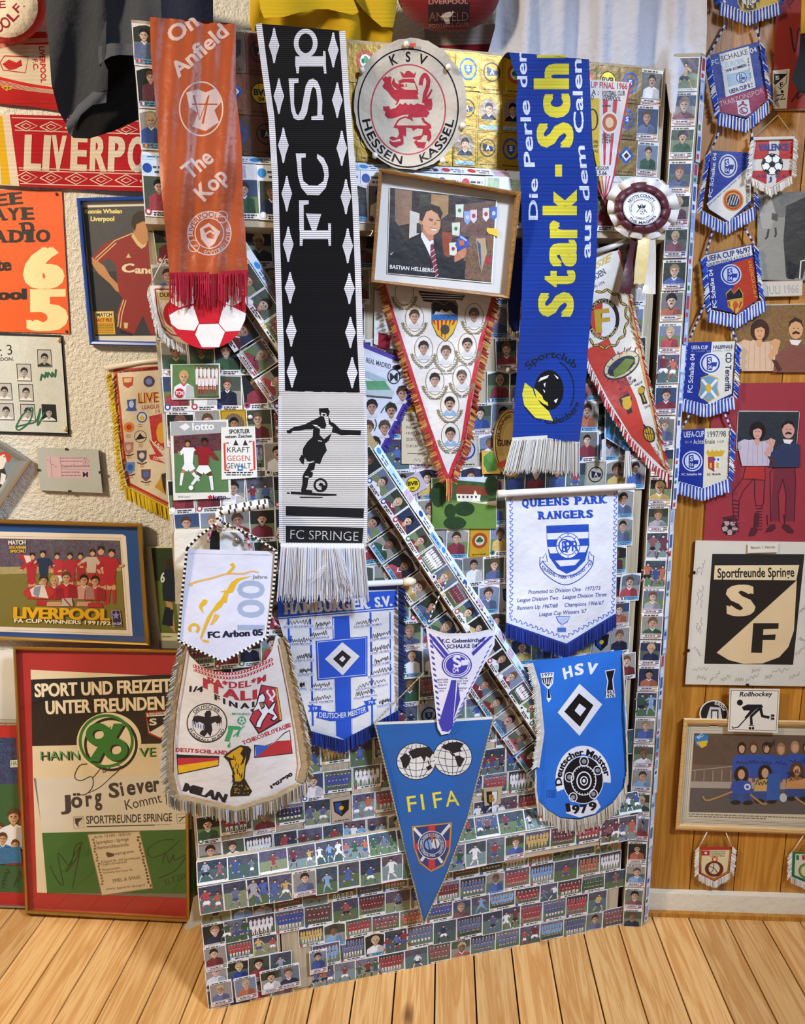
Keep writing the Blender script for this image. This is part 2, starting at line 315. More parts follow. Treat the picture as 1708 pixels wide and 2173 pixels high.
    def man(s,cx,cy,h,jer,sho='f0f0f0',soc=None,skin='d2a07a',hair='2e2018',l=2,seed=0,run=True):
        r=random.Random(seed); a=r.uniform(.1,.28) if run else .06; f=r.choice((-1,1)); soc=soc or jer
        hip=(cx,cy-h*.47); 
        for q in (-1,1):
            kn=(cx+q*h*a*.8+f*h*.02,cy-h*(.27 if run else .25)); ft=(cx+q*h*a*(1.2 if q==f else .9)+(-f*h*.1 if run and q!=f else 0),cy-(h*.1 if run and q!=f else 0))
            s.line([hip,kn],h*.1,skin,l,h*.075); s.line([kn,ft],h*.07,soc,l+1,h*.05)
            s.line([(cx-q*h*.01,cy-h*.5),(cx+q*h*a*.6,cy-h*.33)],h*.14,sho,l+1)
            el=(cx+q*h*r.uniform(.15,.24),cy-h*r.uniform(.55,.75)); hd=(el[0]+q*h*r.uniform(-.06,.1),el[1]+h*r.uniform(-.08,.12))
            s.line([(cx+q*h*.08,cy-h*.79),el],h*.085,jer,l+1,h*.07); s.line([el,hd],h*.05,skin,l+1,h*.04)
        s.poly([(cx-h*.12,cy-h*.82),(cx+h*.12,cy-h*.82),(cx+h*.09,cy-h*.47),(cx-h*.09,cy-h*.47)],jer,l+2)
        s.ell(cx+f*h*.02,cy-h*.91,h*.055,h*.075,skin,l+3,n=10); s.poly([(cx+f*h*.02-h*.065,cy-h*.9),(cx+f*h*.02-h*.05,cy-h*.99),(cx+f*h*.02+h*.05,cy-h*.99),(cx+f*h*.02+h*.065,cy-h*.9),(cx+f*h*.02,cy-h*.95)],hair,l+4)
    def team(s,x0,y0,x1,y1,n,jer,sho='f0f0f0',l=2,seed=0,skin='d2a07a'):
        r=random.Random(seed); hh=y1-y0; w=(x1-x0)/n; hs=('2a1a12','4a3018','1c1512','7a5a2c')
        for row in (0,1):
            m=n-row
            for i in range(m):
                cx=x0+w*(i+.5+row*.5)+w*r.uniform(-.08,.08); hr=min(w*.24,hh*.085); t=y0+hh*(.02 if row==0 else .36)+hr*r.uniform(0,.5); q=l+row*5; e=t+hh*(.62 if row==0 else .46)
                s.poly([(cx-w*.3,e),(cx-w*.42,t+hr*3.4),(cx-hr*.6,t+hr*2.3),(cx+hr*.6,t+hr*2.3),(cx+w*.42,t+hr*3.4),(cx+w*.3,e)],jer,q)
                if row: s.poly([(cx-w*.34,e-hh*.13),(cx+w*.34,e-hh*.13),(cx+w*.3,e),(cx-w*.3,e)],sho,q+1); [s.ell(cx+k*w*.22,e-hh*.06,w*.13,hh*.055,skin,q+2,n=8) for k in (-1,1)]; [s.poly([(cx+k*w*.22-w*.08,e-hh*.02),(cx+k*w*.22+w*.08,e-hh*.02),(cx+k*w*.2+w*.07,e+hh*.14),(cx+k*w*.2-w*.07,e+hh*.14)],jer if n%2 else sho,q+1) for k in (-1,1)]
                s.ell(cx,t+hr*1.3,hr,hr*1.3,skin,q+2,n=10); s.poly([(cx-hr*1.1,t+hr*1.2),(cx-hr*.8,t),(cx+hr*.8,t),(cx+hr*1.1,t+hr*1.2),(cx,t+hr*.7)],r.choice(hs),q+3)
    def ball(s,cx,cy,r,c1='f4f4f0',c2='111111',l=2):
        s.ell(cx,cy,r,r,c2,l,n=20); s.ell(cx,cy,r*.93,r*.93,c1,l+1,n=20)
        s.poly([(cx+r*.34*math.sin(k*1.2566),cy-r*.34*math.cos(k*1.2566)) for k in range(5)],c2,l+2)
        for k in range(5):
            t=k*1.2566; s.line([(cx+r*.34*math.sin(t),cy-r*.34*math.cos(t)),(cx+r*.66*math.sin(t),cy-r*.66*math.cos(t))],r*.09,c2,l+2)
            s.poly([(cx+r*q*math.sin(t+e),cy-r*q*math.cos(t+e)) for q,e in ((.62,0),(.78,.34),(.95,.3),(.95,-.3),(.78,-.34))],c2,l+2)
    def words(s,x0,y0,x1,h,col,l=2,seed=0,dy=0):
        r=random.Random(seed); x=x0
        while x<x1:
            w=min(r.uniform(1.2,4)*h,x1-x); y=y0+dy*(x-x0)/max(x1-x0,1e-6); s.poly([(x,y-h),(x+w,y-h),(x+w,y),(x,y)],col,l); x+=w+h*.7
    # threads and round stock, in room coordinates
    def tube(s,pts,r,cols,n=6,seg=0):
        pts=[V(p) for p in pts]
        if seg:
            o=[];rl=r if isinstance(r,(list,tuple)) else [r]*len(pts); ro=[]
            for a,b,ra,rb in zip(pts,pts[1:],rl,rl[1:]):
                m=max(1,int((b-a).length/seg)); o+=[a.lerp(b,i/m) for i in range(m)]; ro+=[ra+(rb-ra)*i/m for i in range(m)]
            pts=o+[pts[-1]]; r=ro+[rl[-1]]
        base=len(s.v); N=len(pts); cols=[cols] if isinstance(cols,str) else cols
        for i,p in enumerate(pts):
            t=(pts[min(i+1,N-1)]-pts[max(i-1,0)]).normalized(); u=t.cross(V((.31,.9,.28))).normalized(); w=t.cross(u)
            rr=r[i] if isinstance(r,(list,tuple)) else r
            for k in range(n):
                a=6.2832*k/n; s.v.append(p+(u*math.cos(a)+w*math.sin(a))*rr); s.uv.append((0,0))
        for i in range(N-1):
            for k in range(n):
                j=(k+1)%n; c=cols[(i+(k*len(cols)//n))%len(cols)]
                s.f.append([base+i*n+k,base+i*n+j,base+(i+1)*n+j,base+(i+1)*n+k]); s.c.append(lin(c)+(0,))
        s.f.append([base+k for k in range(n)][::-1]); s.c.append(lin(cols[0])+(0,)); s.f.append([base+(N-1)*n+k for k in range(n)]); s.c.append(lin(cols[0])+(0,))
    def hull(s,P8,col,a=0):
        """six-sided solid: four front corners then four back corners"""
        b=len(s.v); s.v+=[V(p) for p in P8]; s.uv+=[(0,0)]*8
        for f in ((0,1,2,3),(7,6,5,4),(0,4,5,1),(1,5,6,2),(2,6,7,3),(3,7,4,0)): s.f.append([b+i for i in f]); s.c.append(lin(col)+(a,))
    def fringe(s,edge,dx,dy,n,w,cols,jit=.2,d0=.001,d1=.004,seed=1,fan=0,loop=False):
        """hanging threads along an edge: ridged strands"""
        r=random.Random(seed); q=[s.P(p) for p in edge]; ln=[math.hypot(b[0]-a[0],b[1]-a[1]) for a,b in zip(q,q[1:])]; tot=sum(ln); sc=1/s.o[2]; dx*=sc; dy*=sc; w*=sc
        bmp=getattr(s.mp,'bump',None)
        for i in range(n):
            t=(i+.5)/n*tot; k=0
            while k<len(ln)-1 and t>ln[k]: t-=ln[k]; k+=1
            f=t/ln[k]; x=q[k][0]+(q[k+1][0]-q[k][0])*f; y=q[k][1]+(q[k+1][1]-q[k][1])*f
            c=cols[i%len(cols)] if loop else r.choice(cols); L=1+r.uniform(-jit,jit*.5); sw=(i/n-.5)*fan; dd=r.uniform(d0,d1); cx=lin(c)+(0,)
            b=len(s.v); M=4; wob=r.uniform(-1,1)*jit*6*sc
            for m in range(M):
                g=m/(M-1); X=x+(dx+sw*sc)*g*L+wob*math.sin(g*3.1); Y=y+dy*g*L; hw=w*.5*(1-.35*g if not loop else (.75+.5*math.sin(g*3.14)))
                bb=bmp(x,y) if bmp else 0; nx,ny=-dy,dx; mm=math.hypot(nx,ny) or 1; nx/=mm; ny/=mm
                s.v+= [s.mp(X+nx*hw,Y+ny*hw,dd+bb),s.mp(X,Y,dd+bb+.0012),s.mp(X-nx*hw,Y-ny*hw,dd+bb)]; s.uv+=[(0,0)]*3
            for m in range(M-1):
                for e in (0,1): s.f.append([b+m*3+e,b+m*3+e+1,b+m*3+e+4,b+m*3+e+3]); s.c.append(cx)
_G={}
NOBJ=[]
def build(name,art,mt,parent=None,loc=None,smooth=True,kind=None):
    loc=V(loc) if loc is not None else V((0,0,0))
    me=bpy.data.meshes.new(name); me.from_pydata([tuple(v-loc) for v in art.v],[],art.f); me.materials.append(mt)
    at=me.color_attributes.new('Col','FLOAT_COLOR','CORNER'); fl=[]
    for f,c in zip(art.f,art.c): fl.extend(c*len(f))
    at.data.foreach_set('color',fl)
    uv=me.uv_layers.new(name='UVMap'); ul=[]
    for f in art.f:
        for i in f: ul.extend(art.uv[i])
    uv.data.foreach_set('uv',ul)
    if smooth: me.polygons.foreach_set('use_smooth',[True]*len(me.polygons))
    me.update(); o=bpy.data.objects.new(name,me); COL.objects.link(o)
    if parent is not None: o.parent=parent
    else: o.location=loc
    if kind: o['kind']=kind
    return o
class Thing:
    def __init__(s,name,label,cat,loc,group=None):
        s.root=bpy.data.objects.new(name,None); COL.objects.link(s.root); s.root.location=loc; s.loc=V(loc); s.root.empty_display_size=.05
        s.root['label']=label; s.root['category']=cat
        if group: s.root['group']=group
    def part(s,name,art,mt,parent=None,smooth=True,kind=None,label=None):
        o=build(name,art,mt,parent or s.root,s.loc,smooth,kind)
        if label: o['label']=label
        return o
def single(name,label,cat,art,mt,loc,group=None,smooth=True):
    o=build(name,art,mt,None,loc,smooth); o['label']=label; o['category']=cat
    if group: o['group']=group
    return o
OCC=[]   # outlines, in the photo, of what hangs in front of the door
def occ(A,pts): OCC.append([A.P(p) for p in pts])
def pin(T,S,x,y,r=6,col='efe9dc',name='drawing_pin'):
    A=Art(S); c=S(x,y,.0); k=(S(x+r,y)-c).length; n=S.n
    A.tube([c-n*.001,c+n*.002,c+n*.0045,c+n*.0055],[k,k,k*.75,k*.2],col,12); return T.part(name,A,PLAST)
def frame(T,S,o,i,depth,col,mt,name='frame',n=3):
    """moulding between outer and inner outline (crop-free pixel quads): four mitred rails with a rounded profile"""
    A=Art(S)
    prof=[(0,-.004),(0,depth*.8),(.25,depth),(.7,depth*.92),(1,depth*.6),(1,-.001)]
    for k in range(4):
        a,b=o[k],o[(k+1)%4]; c,d=i[k],i[(k+1)%4]
        pr=[]
        for t,h in prof:
            pr.append((S(a[0]+(c[0]-a[0])*t,a[1]+(c[1]-a[1])*t,h),S(b[0]+(d[0]-b[0])*t,b[1]+(d[1]-b[1])*t,h)))
        for p,q in zip(pr,pr[1:]):
            v=len(A.v); A.v+=[p[0],p[1],q[1],q[0]]; A.uv+=[(0,0)]*4; A.f.append([v,v+1,v+2,v+3]); A.c.append(lin(col)+(0,))
    return T.part(name,A,mt,smooth=False)
def pane(T,S,i,d):
    A=Art(S); b=len(A.v)
    A.hull([S(x,y,d+.002) for x,y in i]+[S(x,y,d) for x,y in i],'ffffff'); return T.part('glass',A,GLASS,smooth=False)
# ================= the setting
def boxart(A,x0,x1,y0,y1,z0,z1,col):
    A.hull([(x0,y0,z0),(x1,y0,z0),(x1,y0,z1),(x0,y0,z1),(x0,y1,z0),(x1,y1,z0),(x1,y1,z1),(x0,y1,z1)],col)
def grey(): v=R_.randint(60,230); return '%02x%02x%02x'%(v,R_.randint(0,255),R_.randint(0,255))
A=Art(None)
k=-30
for k in range(-28,26):
    x=.164+.092*k; boxart(A,x+.0018,x+.0902,-1.6,1.75,-.02,0,grey())
o=build('floor',A,FLOORW,smooth=False,kind='structure')
A=Art(None); boxart(A,-2.5,2.5,-1.6,1.75,-.06,-.0185,'1c120a'); build('floor_underside',A,PAINT,o,smooth=False).name='subfloor'
A=Art(None); boxart(A,-2.6,.52,1.70,1.78,-.02,2.5,'ffffff'); build('wall_left',A,PLASTER,smooth=False,kind='structure')
A=Art(None); x=.50
for w in (.131,.110,.1166,.11,.115,.11,.115,.11,.115,.11,.115,.11,.115,.11,.115,.11):
    boxart(A,x+.0012,x+w-.0012,1.66,1.70,0,2.5,grey()); x+=w
boxart(A,.50,x,1.667,1.70,0,2.5,'101010')
build('wall_right',A,PANELW,smooth=False,kind='structure')
A=Art(None); boxart(A,.50,x,1.643,1.66,.012,.061,'d8cfba'); build('baseboard_right',A,PAINT,smooth=False,kind='structure')
A=Art(None); boxart(A,.50,x,1.632,1.659,0,.012,'9a7a7a'); build('trim_1',A,PANELW,smooth=False,kind='structure')
# ================= the plank door with its ledges and brace
def dbox(A,u0,u1,z0,z1,d0,d1,col): A.hull([dpt(u0,z0,d1),dpt(u1,z0,d1),dpt(u1,z1,d1),dpt(u0,z1,d1),dpt(u0,z0,d0),dpt(u1,z0,d0),dpt(u1,z1,d0),dpt(u0,z1,d0)],col)
def prism(A,prof,p0,p1,col):
    """profile of (point) pairs from one end to the other"""
    n=len(prof); b=len(A.v); A.v+=[p0(*q) for q in prof]+[p1(*q) for q in prof]; A.uv+=[(0,0)]*(2*n)
    for i in range(n): j=(i+1)%n; A.f.append([b+i,b+j,b+n+j,b+n+i]); A.c.append(lin(col)+(0,))
    A.f.append([b+i for i in range(n)][::-1]); A.f.append([b+n+i for i in range(n)]); A.c+=[lin(col)+(0,)]*2
DR=Thing('plank_door','old ledged plank door papered all over with football stickers, standing ajar on the floorboards','door',dpt(.5,0,0))
for i in range(6):
    A=Art(None); dbox(A,i*.167+.0015,i*.167+.1655,.004,1.96,-.025,0,grey()); DR.part('plank',A,BARE,smooth=False)
A=Art(None); dbox(A,.002,1.0,.006,1.955,-.027,-.0245,'20160e'); DR.part('door_back',A,PAINT,smooth=False)
LEDU=[(.0,1.628),(.035,1.634),(.035,1.735),(.012,1.752),(0,1.752)]
LEDL=[(.0,.26),(.035,.268),(.035,.337),(.012,.378),(0,.378)]
LEDGES=[]
for pr in (LEDU,LEDL):
    A=Art(None); prism(A,pr,lambda d,z:dpt(.002,z,d),lambda d,z:dpt(.998,z,d),'b5a78c'); LEDGES.append(DR.part('ledge',A,PAINT,smooth=False))
BD=(.534,-.845); BQ=(.845,.534); B0=(.169,1.607)
def bpt(t,q,d): return dpt(B0[0]+BD[0]*t+BQ[0]*q,B0[1]+BD[1]*t+BQ[1]*q,d)
A=Art(None); prism(A,[(-.062,0),(-.060,.033),(-.015,.035),(.002,.016),(.002,0)],lambda q,d:bpt(-.03,q,d),lambda q,d:bpt(1.40,q,d),'9c8460'); BRACE=DR.part('brace',A,PAINT,smooth=False)
# latch: thumb lever on a white-painted lock block at the left edge
def pxbox(A,q,off,th,col): s_=DOOR.at(off); A.hull([s_(x,y) for x,y in q]+[s_(x,y)-DN*th for x,y in q],col)
A=Art(None); pxbox(A,[(372,1282),(519,1262),(516,1128),(369,1131)],.034,.034,'d9d2c2'); DR.part('lock_block',A,PAINT,smooth=False)
A=Art(None); pxbox(A,[(467,1230),(520,1230),(517,1130),(466,1131)],.062,.028,'dcdad6'); LOCK=DR.part('lock_case',A,PAINT,smooth=False)
A=Art(None); pxbox(A,[(443,1230),(467,1230),(466,1127),(462,1118),(452,1120),(443,1140)][:0] or [(443,1230),(467,1230),(466,1122),(446,1130)],.060,.026,'111112'); DR.part('latch_cover',A,PLAST,smooth=False)
A=Art(None); s_=DOOR.at(.066); p=s_(505,1146); A.tube([p-DN*.004,p+DN*.004],.006,'b9b3a8',10); DR.part('screw',A,STEEL,LOCK)
A=Art(None); s_=DOOR.at(.085)
A.tube([s_(466,1128,-.03),s_(466,1110),s_(463,1092),s_(475,1083),s_(500,1079),s_(535,1073),s_(569,1068)],[.005,.0055,.007,.009,.009,.0095,.0095],['e6e2da','d8d3ca','3a3330','e6e2da','ddd8d0','e6e2da','2c2624'],11,seg=.0035); DR.part('lever',A,PAINT)
# ================= the door post beside the panelling
PO=Thing('door_post','tall narrow post pasted with player stickers, standing between the door and the pine panelling','post',(.48,1.62,0))
A=Art(None); prism(A,[(.450,1.60),(.500,1.60),(.5125,1.612),(.5125,1.659),(.450,1.659)],lambda x,y:V((x,y,0)),lambda x,y:V((x,y,1.985)),'a3977e'); PO.part('shaft',A,PAINT,smooth=False)
A=Art(None); boxart(A,.4415,.4495,1.625,1.66,.0,1.96,'2b0f10'); PO.part('gap_shade_strip',A,PAINT,smooth=False)  # dark strip added to deepen the shade in the gap beside the door
A=Art(None); p=Surf((0,1.585,0),(0,-1,0))(1349,1745); A.tube([p-V((0,0,.022)),p+V((0,0,.018)),p+V((0,0,.022))],[.0135,.0135,.011],['8d8486','a09aa0','6d6a70','c9c4c8','7a3a40','5a5560'],12); PO.part('hinge_pin',A,GLOSS)
# ================= things hung on the door
CA=(0,0,3.163); CB=(500,0,3.163); CC=(1000,0,3.882); CD=(1380,0,4.345); CE=(0,400,3.163); CF=(500,500,3.163); CG=(960,500,3.416); CH=(1380,480,3.506)
CI=(0,900,4.27); CJ=(340,1000,3.163); CK=(760,960,3.623); CL=(1040,1000,4.067); CM=(1380,1100,2.527); CN=(0,1340,3.505); CP=(760,1400,2.588)
CQ=(320,1380,4.744); CR_=(590,1220,5.431); CT=(590,840,4.83); CV=(760,60,6.79); CW=(780,350,5.176); CX=(1280,360,7.76); CY=(340,1040,5.718)
def lerp(a,b,t): t=max(0,min(1,t)); return a+(b-a)*t
def over_top(A,S,pts,back=.085):
    """cloth carried over the top of the door to the far side"""
    q=[A.P(p) for p in pts]; n=len(A.v); bp=S.bump or (lambda x,y:0)
    for x,y in q:
        f=S(x,y,bp(x,y)); t=f+V((0,0,.004)); A.v+=[f,t-DN*.012,t-DN*back,f-DN*(back+.004)-V((0,0,.12))]; A.uv+=[(x/40,y/40)]*4
    for i in range(len(q)-1):
        for k in range(3): A.f.append([n+i*4+k,n+i*4+4+k,n+i*4+5+k,n+i*4+1+k]); A.c.append(A.c[0])
def hangoff(y): return lerp(.016,.050,(y-60)/290)
S=DOOR.at(0,lambda x,y:hangoff(y)+.003*math.sin(x/15+y/210)*lerp(.3,1,(y-60)/200)+.002*math.sin(x/6.5+y/90)+.002*math.sin(y/38+x/40))
# --- orange satin scarf
A=Art(S,9); T=Thing('satin_scarf','orange satin scarf with white diagonal lettering and red fringe, leftmost over the door top','scarf',dpt(.1,1.96,.02),'scarves over the door top')
out=[(318,36),(360,39),(408,44),(455,47),(500,50),(501,200),(512,300),(517,440),(526,577),(440,582),(360,583),(350,480),(340,380),(332,250),(320,110)]
A.slab(out,'a84818'); occ(A,out); over_top(A,S,out[:5]); W1='ccb0aa'
A.o=CA
A.text('On',1165,295,1340,165,110,W1,b=.03); A.text('Anfield',1195,525,1540,225,105,W1,b=.03)
A.ring(1350,730,150,185,10,W1,n=40); A.poly([(1250,620),(1330,600),(1380,620),(1450,590),(1490,680),(1440,740),(1470,820),(1380,880),(1290,850),(1330,760),(1270,720)],W1,2); A.line([(1300,640),(1340,800),(1400,640),(1360,830)],14,'a84818',3); A.line([(1290,700),(1460,700)],10,'a84818',3)
A.text('The',1275,1210,1440,1075,115,W1,b=.03); A.text('Kop',1370,1355,1535,1190,115,W1,b=.03)
A.o=CE
A.ring(1405,300,150,150,8,W1,n=40); A.ring(1405,300,100,105,7,W1,n=36); A.arc('LIVERPOOL',1405,300,108,110,185,62,34,'a84818',l=3)
A.poly(A.epts(1405,300,146,146,0,16,60,190)+A.epts(1405,300,108,108,0,16,60,190)[::-1],W1,2); A.arc('FOOTBALL CLUB',1405,300,146,150,255,375,34,W1,l=3)
A.poly([(1340,270),(1400,230),(1480,290),(1440,370),(1400,400),(1350,340)],W1,2); A.poly([(1365,270),(1405,255),(1445,300),(1430,340),(1390,330)],'a84818',3); A.line([(1375,310),(1410,285),(1440,305)],14,W1,4)
for cx,cy in ((1300,385),(1490,190)): A.ring(cx,cy,40,42,6,W1); A.line([(cx-30,cy),(cx+30,cy)],5,W1)
T.part('cloth',A,SATIN)
A=Art(DOOR.at(.052)); A.line([(358,581),(440,580),(527,575)],5,'a0142a',l=8); A.fringe([(359,581),(440,582),(526,577)],0,66,78,3.4,['a8152b','8f0f24','b8203a'],.35,.0,.006,seed=3); T.part('fringe',A,YARN)
# --- black and white knitted scarf
def bs(x,y): return hangoff(y)+.010+.003*math.sin(y/130)+.0022*math.sin(x/40+1)
S=DOOR.at(0,bs); T=Thing('knitted_scarf','long black and white knitted scarf with diamonds and a kicking footballer, over the door top','scarf',dpt(.35,1.96,.02),'scarves over the door top')
A=Art(S,18); L_=[(543,50),(556,150),(570,250),(578,380),(582,520),(586,640),(591,760),(592,830)]; Rr=[(732,66),(741,200),(752,330),(760,430),(765,560),(770,720),(776,834)]
tp=[(543,50),(590,53),(640,58),(690,62),(732,66)]
A.slab(tp+Rr[1:]+L_[::-1][:-1],'0b0b10',.004); occ(A,tp+Rr[1:]+[(780,1090),(777,1160),(598,1150),(596,1020)]+L_[::-1][:-1]); over_top(A,S,tp)
A.line([(x+6,y) for x,y in L_],13,'dedce4',2); A.line([(x-6,y) for x,y in Rr],13,'dedce4',2)
w='d6d6e0'; A.o=CB
for cx,cy in ((258,305),(290,645),(320,975),(343,1300),(353,1640),(655,335),(682,672),(712,995),(740,1320),(752,1650)):
    st=[]
    for s_ in (1,-1):
        for k in range(5): kk=k if s_==1 else 4-k; st+= [(cx+s_*(36-8*kk),cy-112*(kk)/5*1.0*(1)),(cx+s_*(36-8*kk),cy-112*(kk+1)/5)] if s_==1 else [(cx-36+8*kk,cy-112*(kk+1)/5),(cx-36+8*kk,cy-112*kk/5)]
    A.poly([(cx-5,cy-118),(cx+5,cy-118),(cx+14,cy-70),(cx+36,cy),(cx+14,cy+70),(cx+5,cy+118),(cx-5,cy+118),(cx-14,cy+70),(cx-36,cy),(cx-14,cy-70)],w)
# letters F C S P, read upwards
for p in ([(430,1545),(640,1545),(640,1605),(430,1605)],[(430,1600),(452,1600),(448,1650),(430,1650)],[(620,1600),(640,1600),(640,1650),(624,1650)],[(620,1500),(640,1500),(640,1548),(622,1548)],[(425,1345),(490,1345),(490,1372),(456,1376),(458,1548),(428,1548)],[(470,1432),(575,1436),(540,1548),(512,1548)],
  [(403,1030),(412,1100),(418,1180),(440,1260),(480,1308),(560,1310),(605,1260),(625,1180),(620,1120),(590,1060),(548,1032),(545,1060),(580,1110),(595,1170),(590,1215),(550,1245),(490,1243),(455,1215),(443,1150),(440,1060),(470,1058),(470,1030)],
  [(355,527),(422,527),(422,555),(392,558),(392,700),(405,760),(420,775),(440,735),(470,575),(492,535),(520,527),(548,545),(568,590),(582,680),(578,770),(590,775),(590,806),(508,806),(508,782),(548,775),(550,690),(540,600),(520,580),(510,600),(478,760),(458,800),(420,808),(390,795),(372,740),(364,640)],
  [(400,378),(605,378),(605,445),(400,445)],[(402,440),(428,440),(424,492),(408,492)],[(586,440),(606,440),(610,495),(594,495)],[(588,340),(602,345),(605,380),(586,380)]): A.poly(p,w)
A.ring(470,290,80,98,32,w,n=28)
A.o=CF
for cx,cy in ((365,350),(373,640),(378,915),(763,355),(770,650),(782,920)):
    A.poly([(cx-5,cy-104),(cx+5,cy-104),(cx+14,cy-62),(cx+36,cy),(cx+14,cy+62),(cx+5,cy+104),(cx-5,cy+104),(cx-14,cy+62),(cx-36,cy),(cx-14,cy-62)],w)
T.part('black_panel',A,KNIT)
A=Art(S,18); A.slab([(592,829),(776,833),(779,960),(780,1090),(777,1162),(598,1154),(596,1020)],'cdc9c4',.004); k_='0d0d12'; A.o=CT
A.line([(20,0),(20,700),(30,1510)],36,'dedce4',1); A.line([(890,0),(905,700),(898,1500)],30,'dedce4',1)
for p in ([(418,130),(510,125),(530,160),(520,200),(500,215),(495,180),(440,170),(440,210),(425,190)],
 [(85,355),(110,350),(160,320),(270,295),(345,255),(400,230),(440,205),(470,215),(495,300),(480,340),(440,330),(400,300),(345,290),(390,320),(350,345),(280,345),(210,358),(150,360),(130,385),(95,385)],
 [(515,200),(540,265),(580,285),(640,345),(850,355),(845,405),(740,400),(650,405),(600,385),(550,375),(560,320),(520,290)],
 [(360,330),(400,320),(430,345),(425,400),(470,445),(550,380),(520,460),(480,490),(500,560),(460,620),(430,700),(390,690),(300,670),(250,600),(255,540),(300,470),(355,420)],
 [(385,680),(370,760),(330,770),(360,790),(350,830),(310,850),(300,930),(285,960),(350,970),(350,1005),(250,1005),(235,970),(250,900),(250,830),(265,790),(305,730),(320,680)],
 [(215,650),(240,605),(275,620),(262,705),(240,690)],[(130,980),(600,1008),(600,1022),(480,1025),(180,1012),(130,1010)],[(220,1034),(460,1036),(450,1050),(230,1048)],[(90,990),(120,992),(118,1006),(92,1004)],
 [(80,1130),(880,1155),(876,1252),(80,1228)],[(80,1330),(876,1352),(862,1508),(80,1502)]): A.poly(p,k_)
A.ring(435,915,72,72,22,k_); A.ell(440,910,22,20,k_); A.ell(470,945,26,30,k_); A.line([(410,460),(450,465)],12,'cdc9c4',3); A.line([(275,830),(315,832)],12,'cdc9c4',3); A.line([(300,690),(370,670)],14,'cdc9c4',3); A.ell(470,195,14,9,k_,3)
A.text('FC SPRINGE',125,1466,822,1488,100,'d2d0cc',b=-.012,l=3)
T.part('motif_panel',A,KNITD)
S2=DOOR.at(.066); A=Art(S2,o=CT); 
for i in range(30): A.ell(40+i*28.5,1530+i*.4,17,26,'e6e4ea',l=10+i%2)
A.fringe([(30,1545),(890,1560)],0,545,250,7.5,['e8e6ec','dddbe6','f0eef0','d8d2c8'],.12,-.003,.009,seed=5,fan=90); A.fringe([(470,1560),(640,1560)],60,430,40,6,['f0f0f6'],.3,.009,.016,seed=9,fan=160); A.fringe([(440,1850),(520,1700)],-170,110,6,5,['f0f0f6'],.4,.014,.018,seed=4); T.part('fringe',A,YARN)
# --- round cloth badge with red lion
rk=random.Random(4); S=DOOR.at(0,lambda x,y:.008+.002*math.sin(x/17+y/31)+.0015*math.sin(y/13-x/29)+.0355*max(0,min(1,(y-318)/26)))
T=Thing('cloth_badge','round white cotton badge with a red lion and black lettering, pinned to the door','badge',S(875,217))
A=Art(S,10,CV); out=[(x+rk.uniform(-9,9),y+rk.uniform(-9,9)) for x,y in A.epts(752,1090,812,948,0,60)]; A.slab(out,'c2b8a8'); occ(A,out)
A.ring(720,1148,730,862,20,'15131c',n=60); r_='a8323f'; A.ring(720,1170,546,656,20,'b04650',n=56)
A.arc('K   S   V',720,1170,590,690,113,67,148,'15131c',b=.02); A.arc('HESSEN',720,1170,672,795,191,262,120,'15131c',b=.02,sp=1.1); A.arc('KASSEL',720,1170,672,795,286,349,120,'15131c',b=.02,sp=1.1)
for p in ([(600,620),(640,640),(665,665),(690,620),(730,612),(775,640),(800,660),(835,630),(815,710),(640,710)],[(640,730),(800,725),(830,800),(870,900),(845,890),(812,790),(700,778),(600,790),(575,760)],
 [(515,715),(530,780),(590,815),(580,780),(655,812),(665,840),(610,850),(645,870),(685,885),(655,912),(560,880),(505,840),(480,790),(500,740)],
 [(345,700),(370,720),(390,685),(420,710),(450,690),(480,705),(470,780),(500,850),(530,885),(850,888),(870,940),(850,960),(872,1022),(600,1025),(560,1100),(530,1105),(560,1060),(480,990),(440,930),(400,890),(360,860),(350,830),(380,780),(352,745)],
 [(360,1120),(400,1130),(440,1115),(465,1170),(540,1145),(600,1080),(640,1100),(680,1070),(720,1110),(760,1080),(800,1110),(850,1080),(960,1110),(1000,1180),(1030,1220),(990,1280),(780,1285),(790,1345),(740,1310),(700,1300),(730,1240),(640,1250),(560,1280),(500,1300),(430,1300),(380,1250),(395,1200),(362,1180)],
 [(520,1400),(1050,1400),(1055,1440),(1020,1450),(1050,1500),(1055,1575),(1020,1640),(990,1610),(1000,1545),(940,1540),(900,1600),(850,1610),(795,1595),(790,1570),(850,1555),(920,1540),(930,1450),(850,1440),(790,1480),(775,1440),(690,1430),(690,1565),(650,1540),(655,1680),(630,1640),(600,1590),(500,1620),(440,1585),(480,1555),(560,1580),(590,1520),(570,1445),(505,1430)],
 [(450,1610),(500,1640),(640,1622),(640,1680),(580,1700),(550,1725),(480,1690),(448,1650)],[(800,1640),(840,1610),(860,1640),(980,1640),(950,1735),(860,1725),(830,1680)],[(970,1010),(1055,870),(1072,890),(1040,960),(1000,1020),(1058,1010),(1070,1100),(1060,1170),(1020,1190),(980,1150),(950,1090)]): A.poly(p,r_)
A.curve([(900,820),(915,730),(960,670),(1008,740),(1000,840),(960,960),(950,1080)],58,r_); A.curve([(530,1410),(585,1320),(680,1280),(770,1310)],24,r_); A.curve([(925,1290),(955,1345),(1040,1405)],36,r_); A.line([(690,800),(690,845)],14,r_)
KB=T.part('cloth',A,FELT)
for x,y in ((693,232),(52,605),(1300,560),(1508,1405),(240,1835),(1215,1910)): x,y=A.P((x,y)); pin(T,DOOR.at(.012+.0355*max(0,min(1,(y-318)/26))),x,y,6)
A=Art(DOOR.at(.012),o=CV); A.poly([(745,215),(830,210),(835,268),(745,268)],'e0562a',1); T.part('price_tag',A,PAPER,KB)
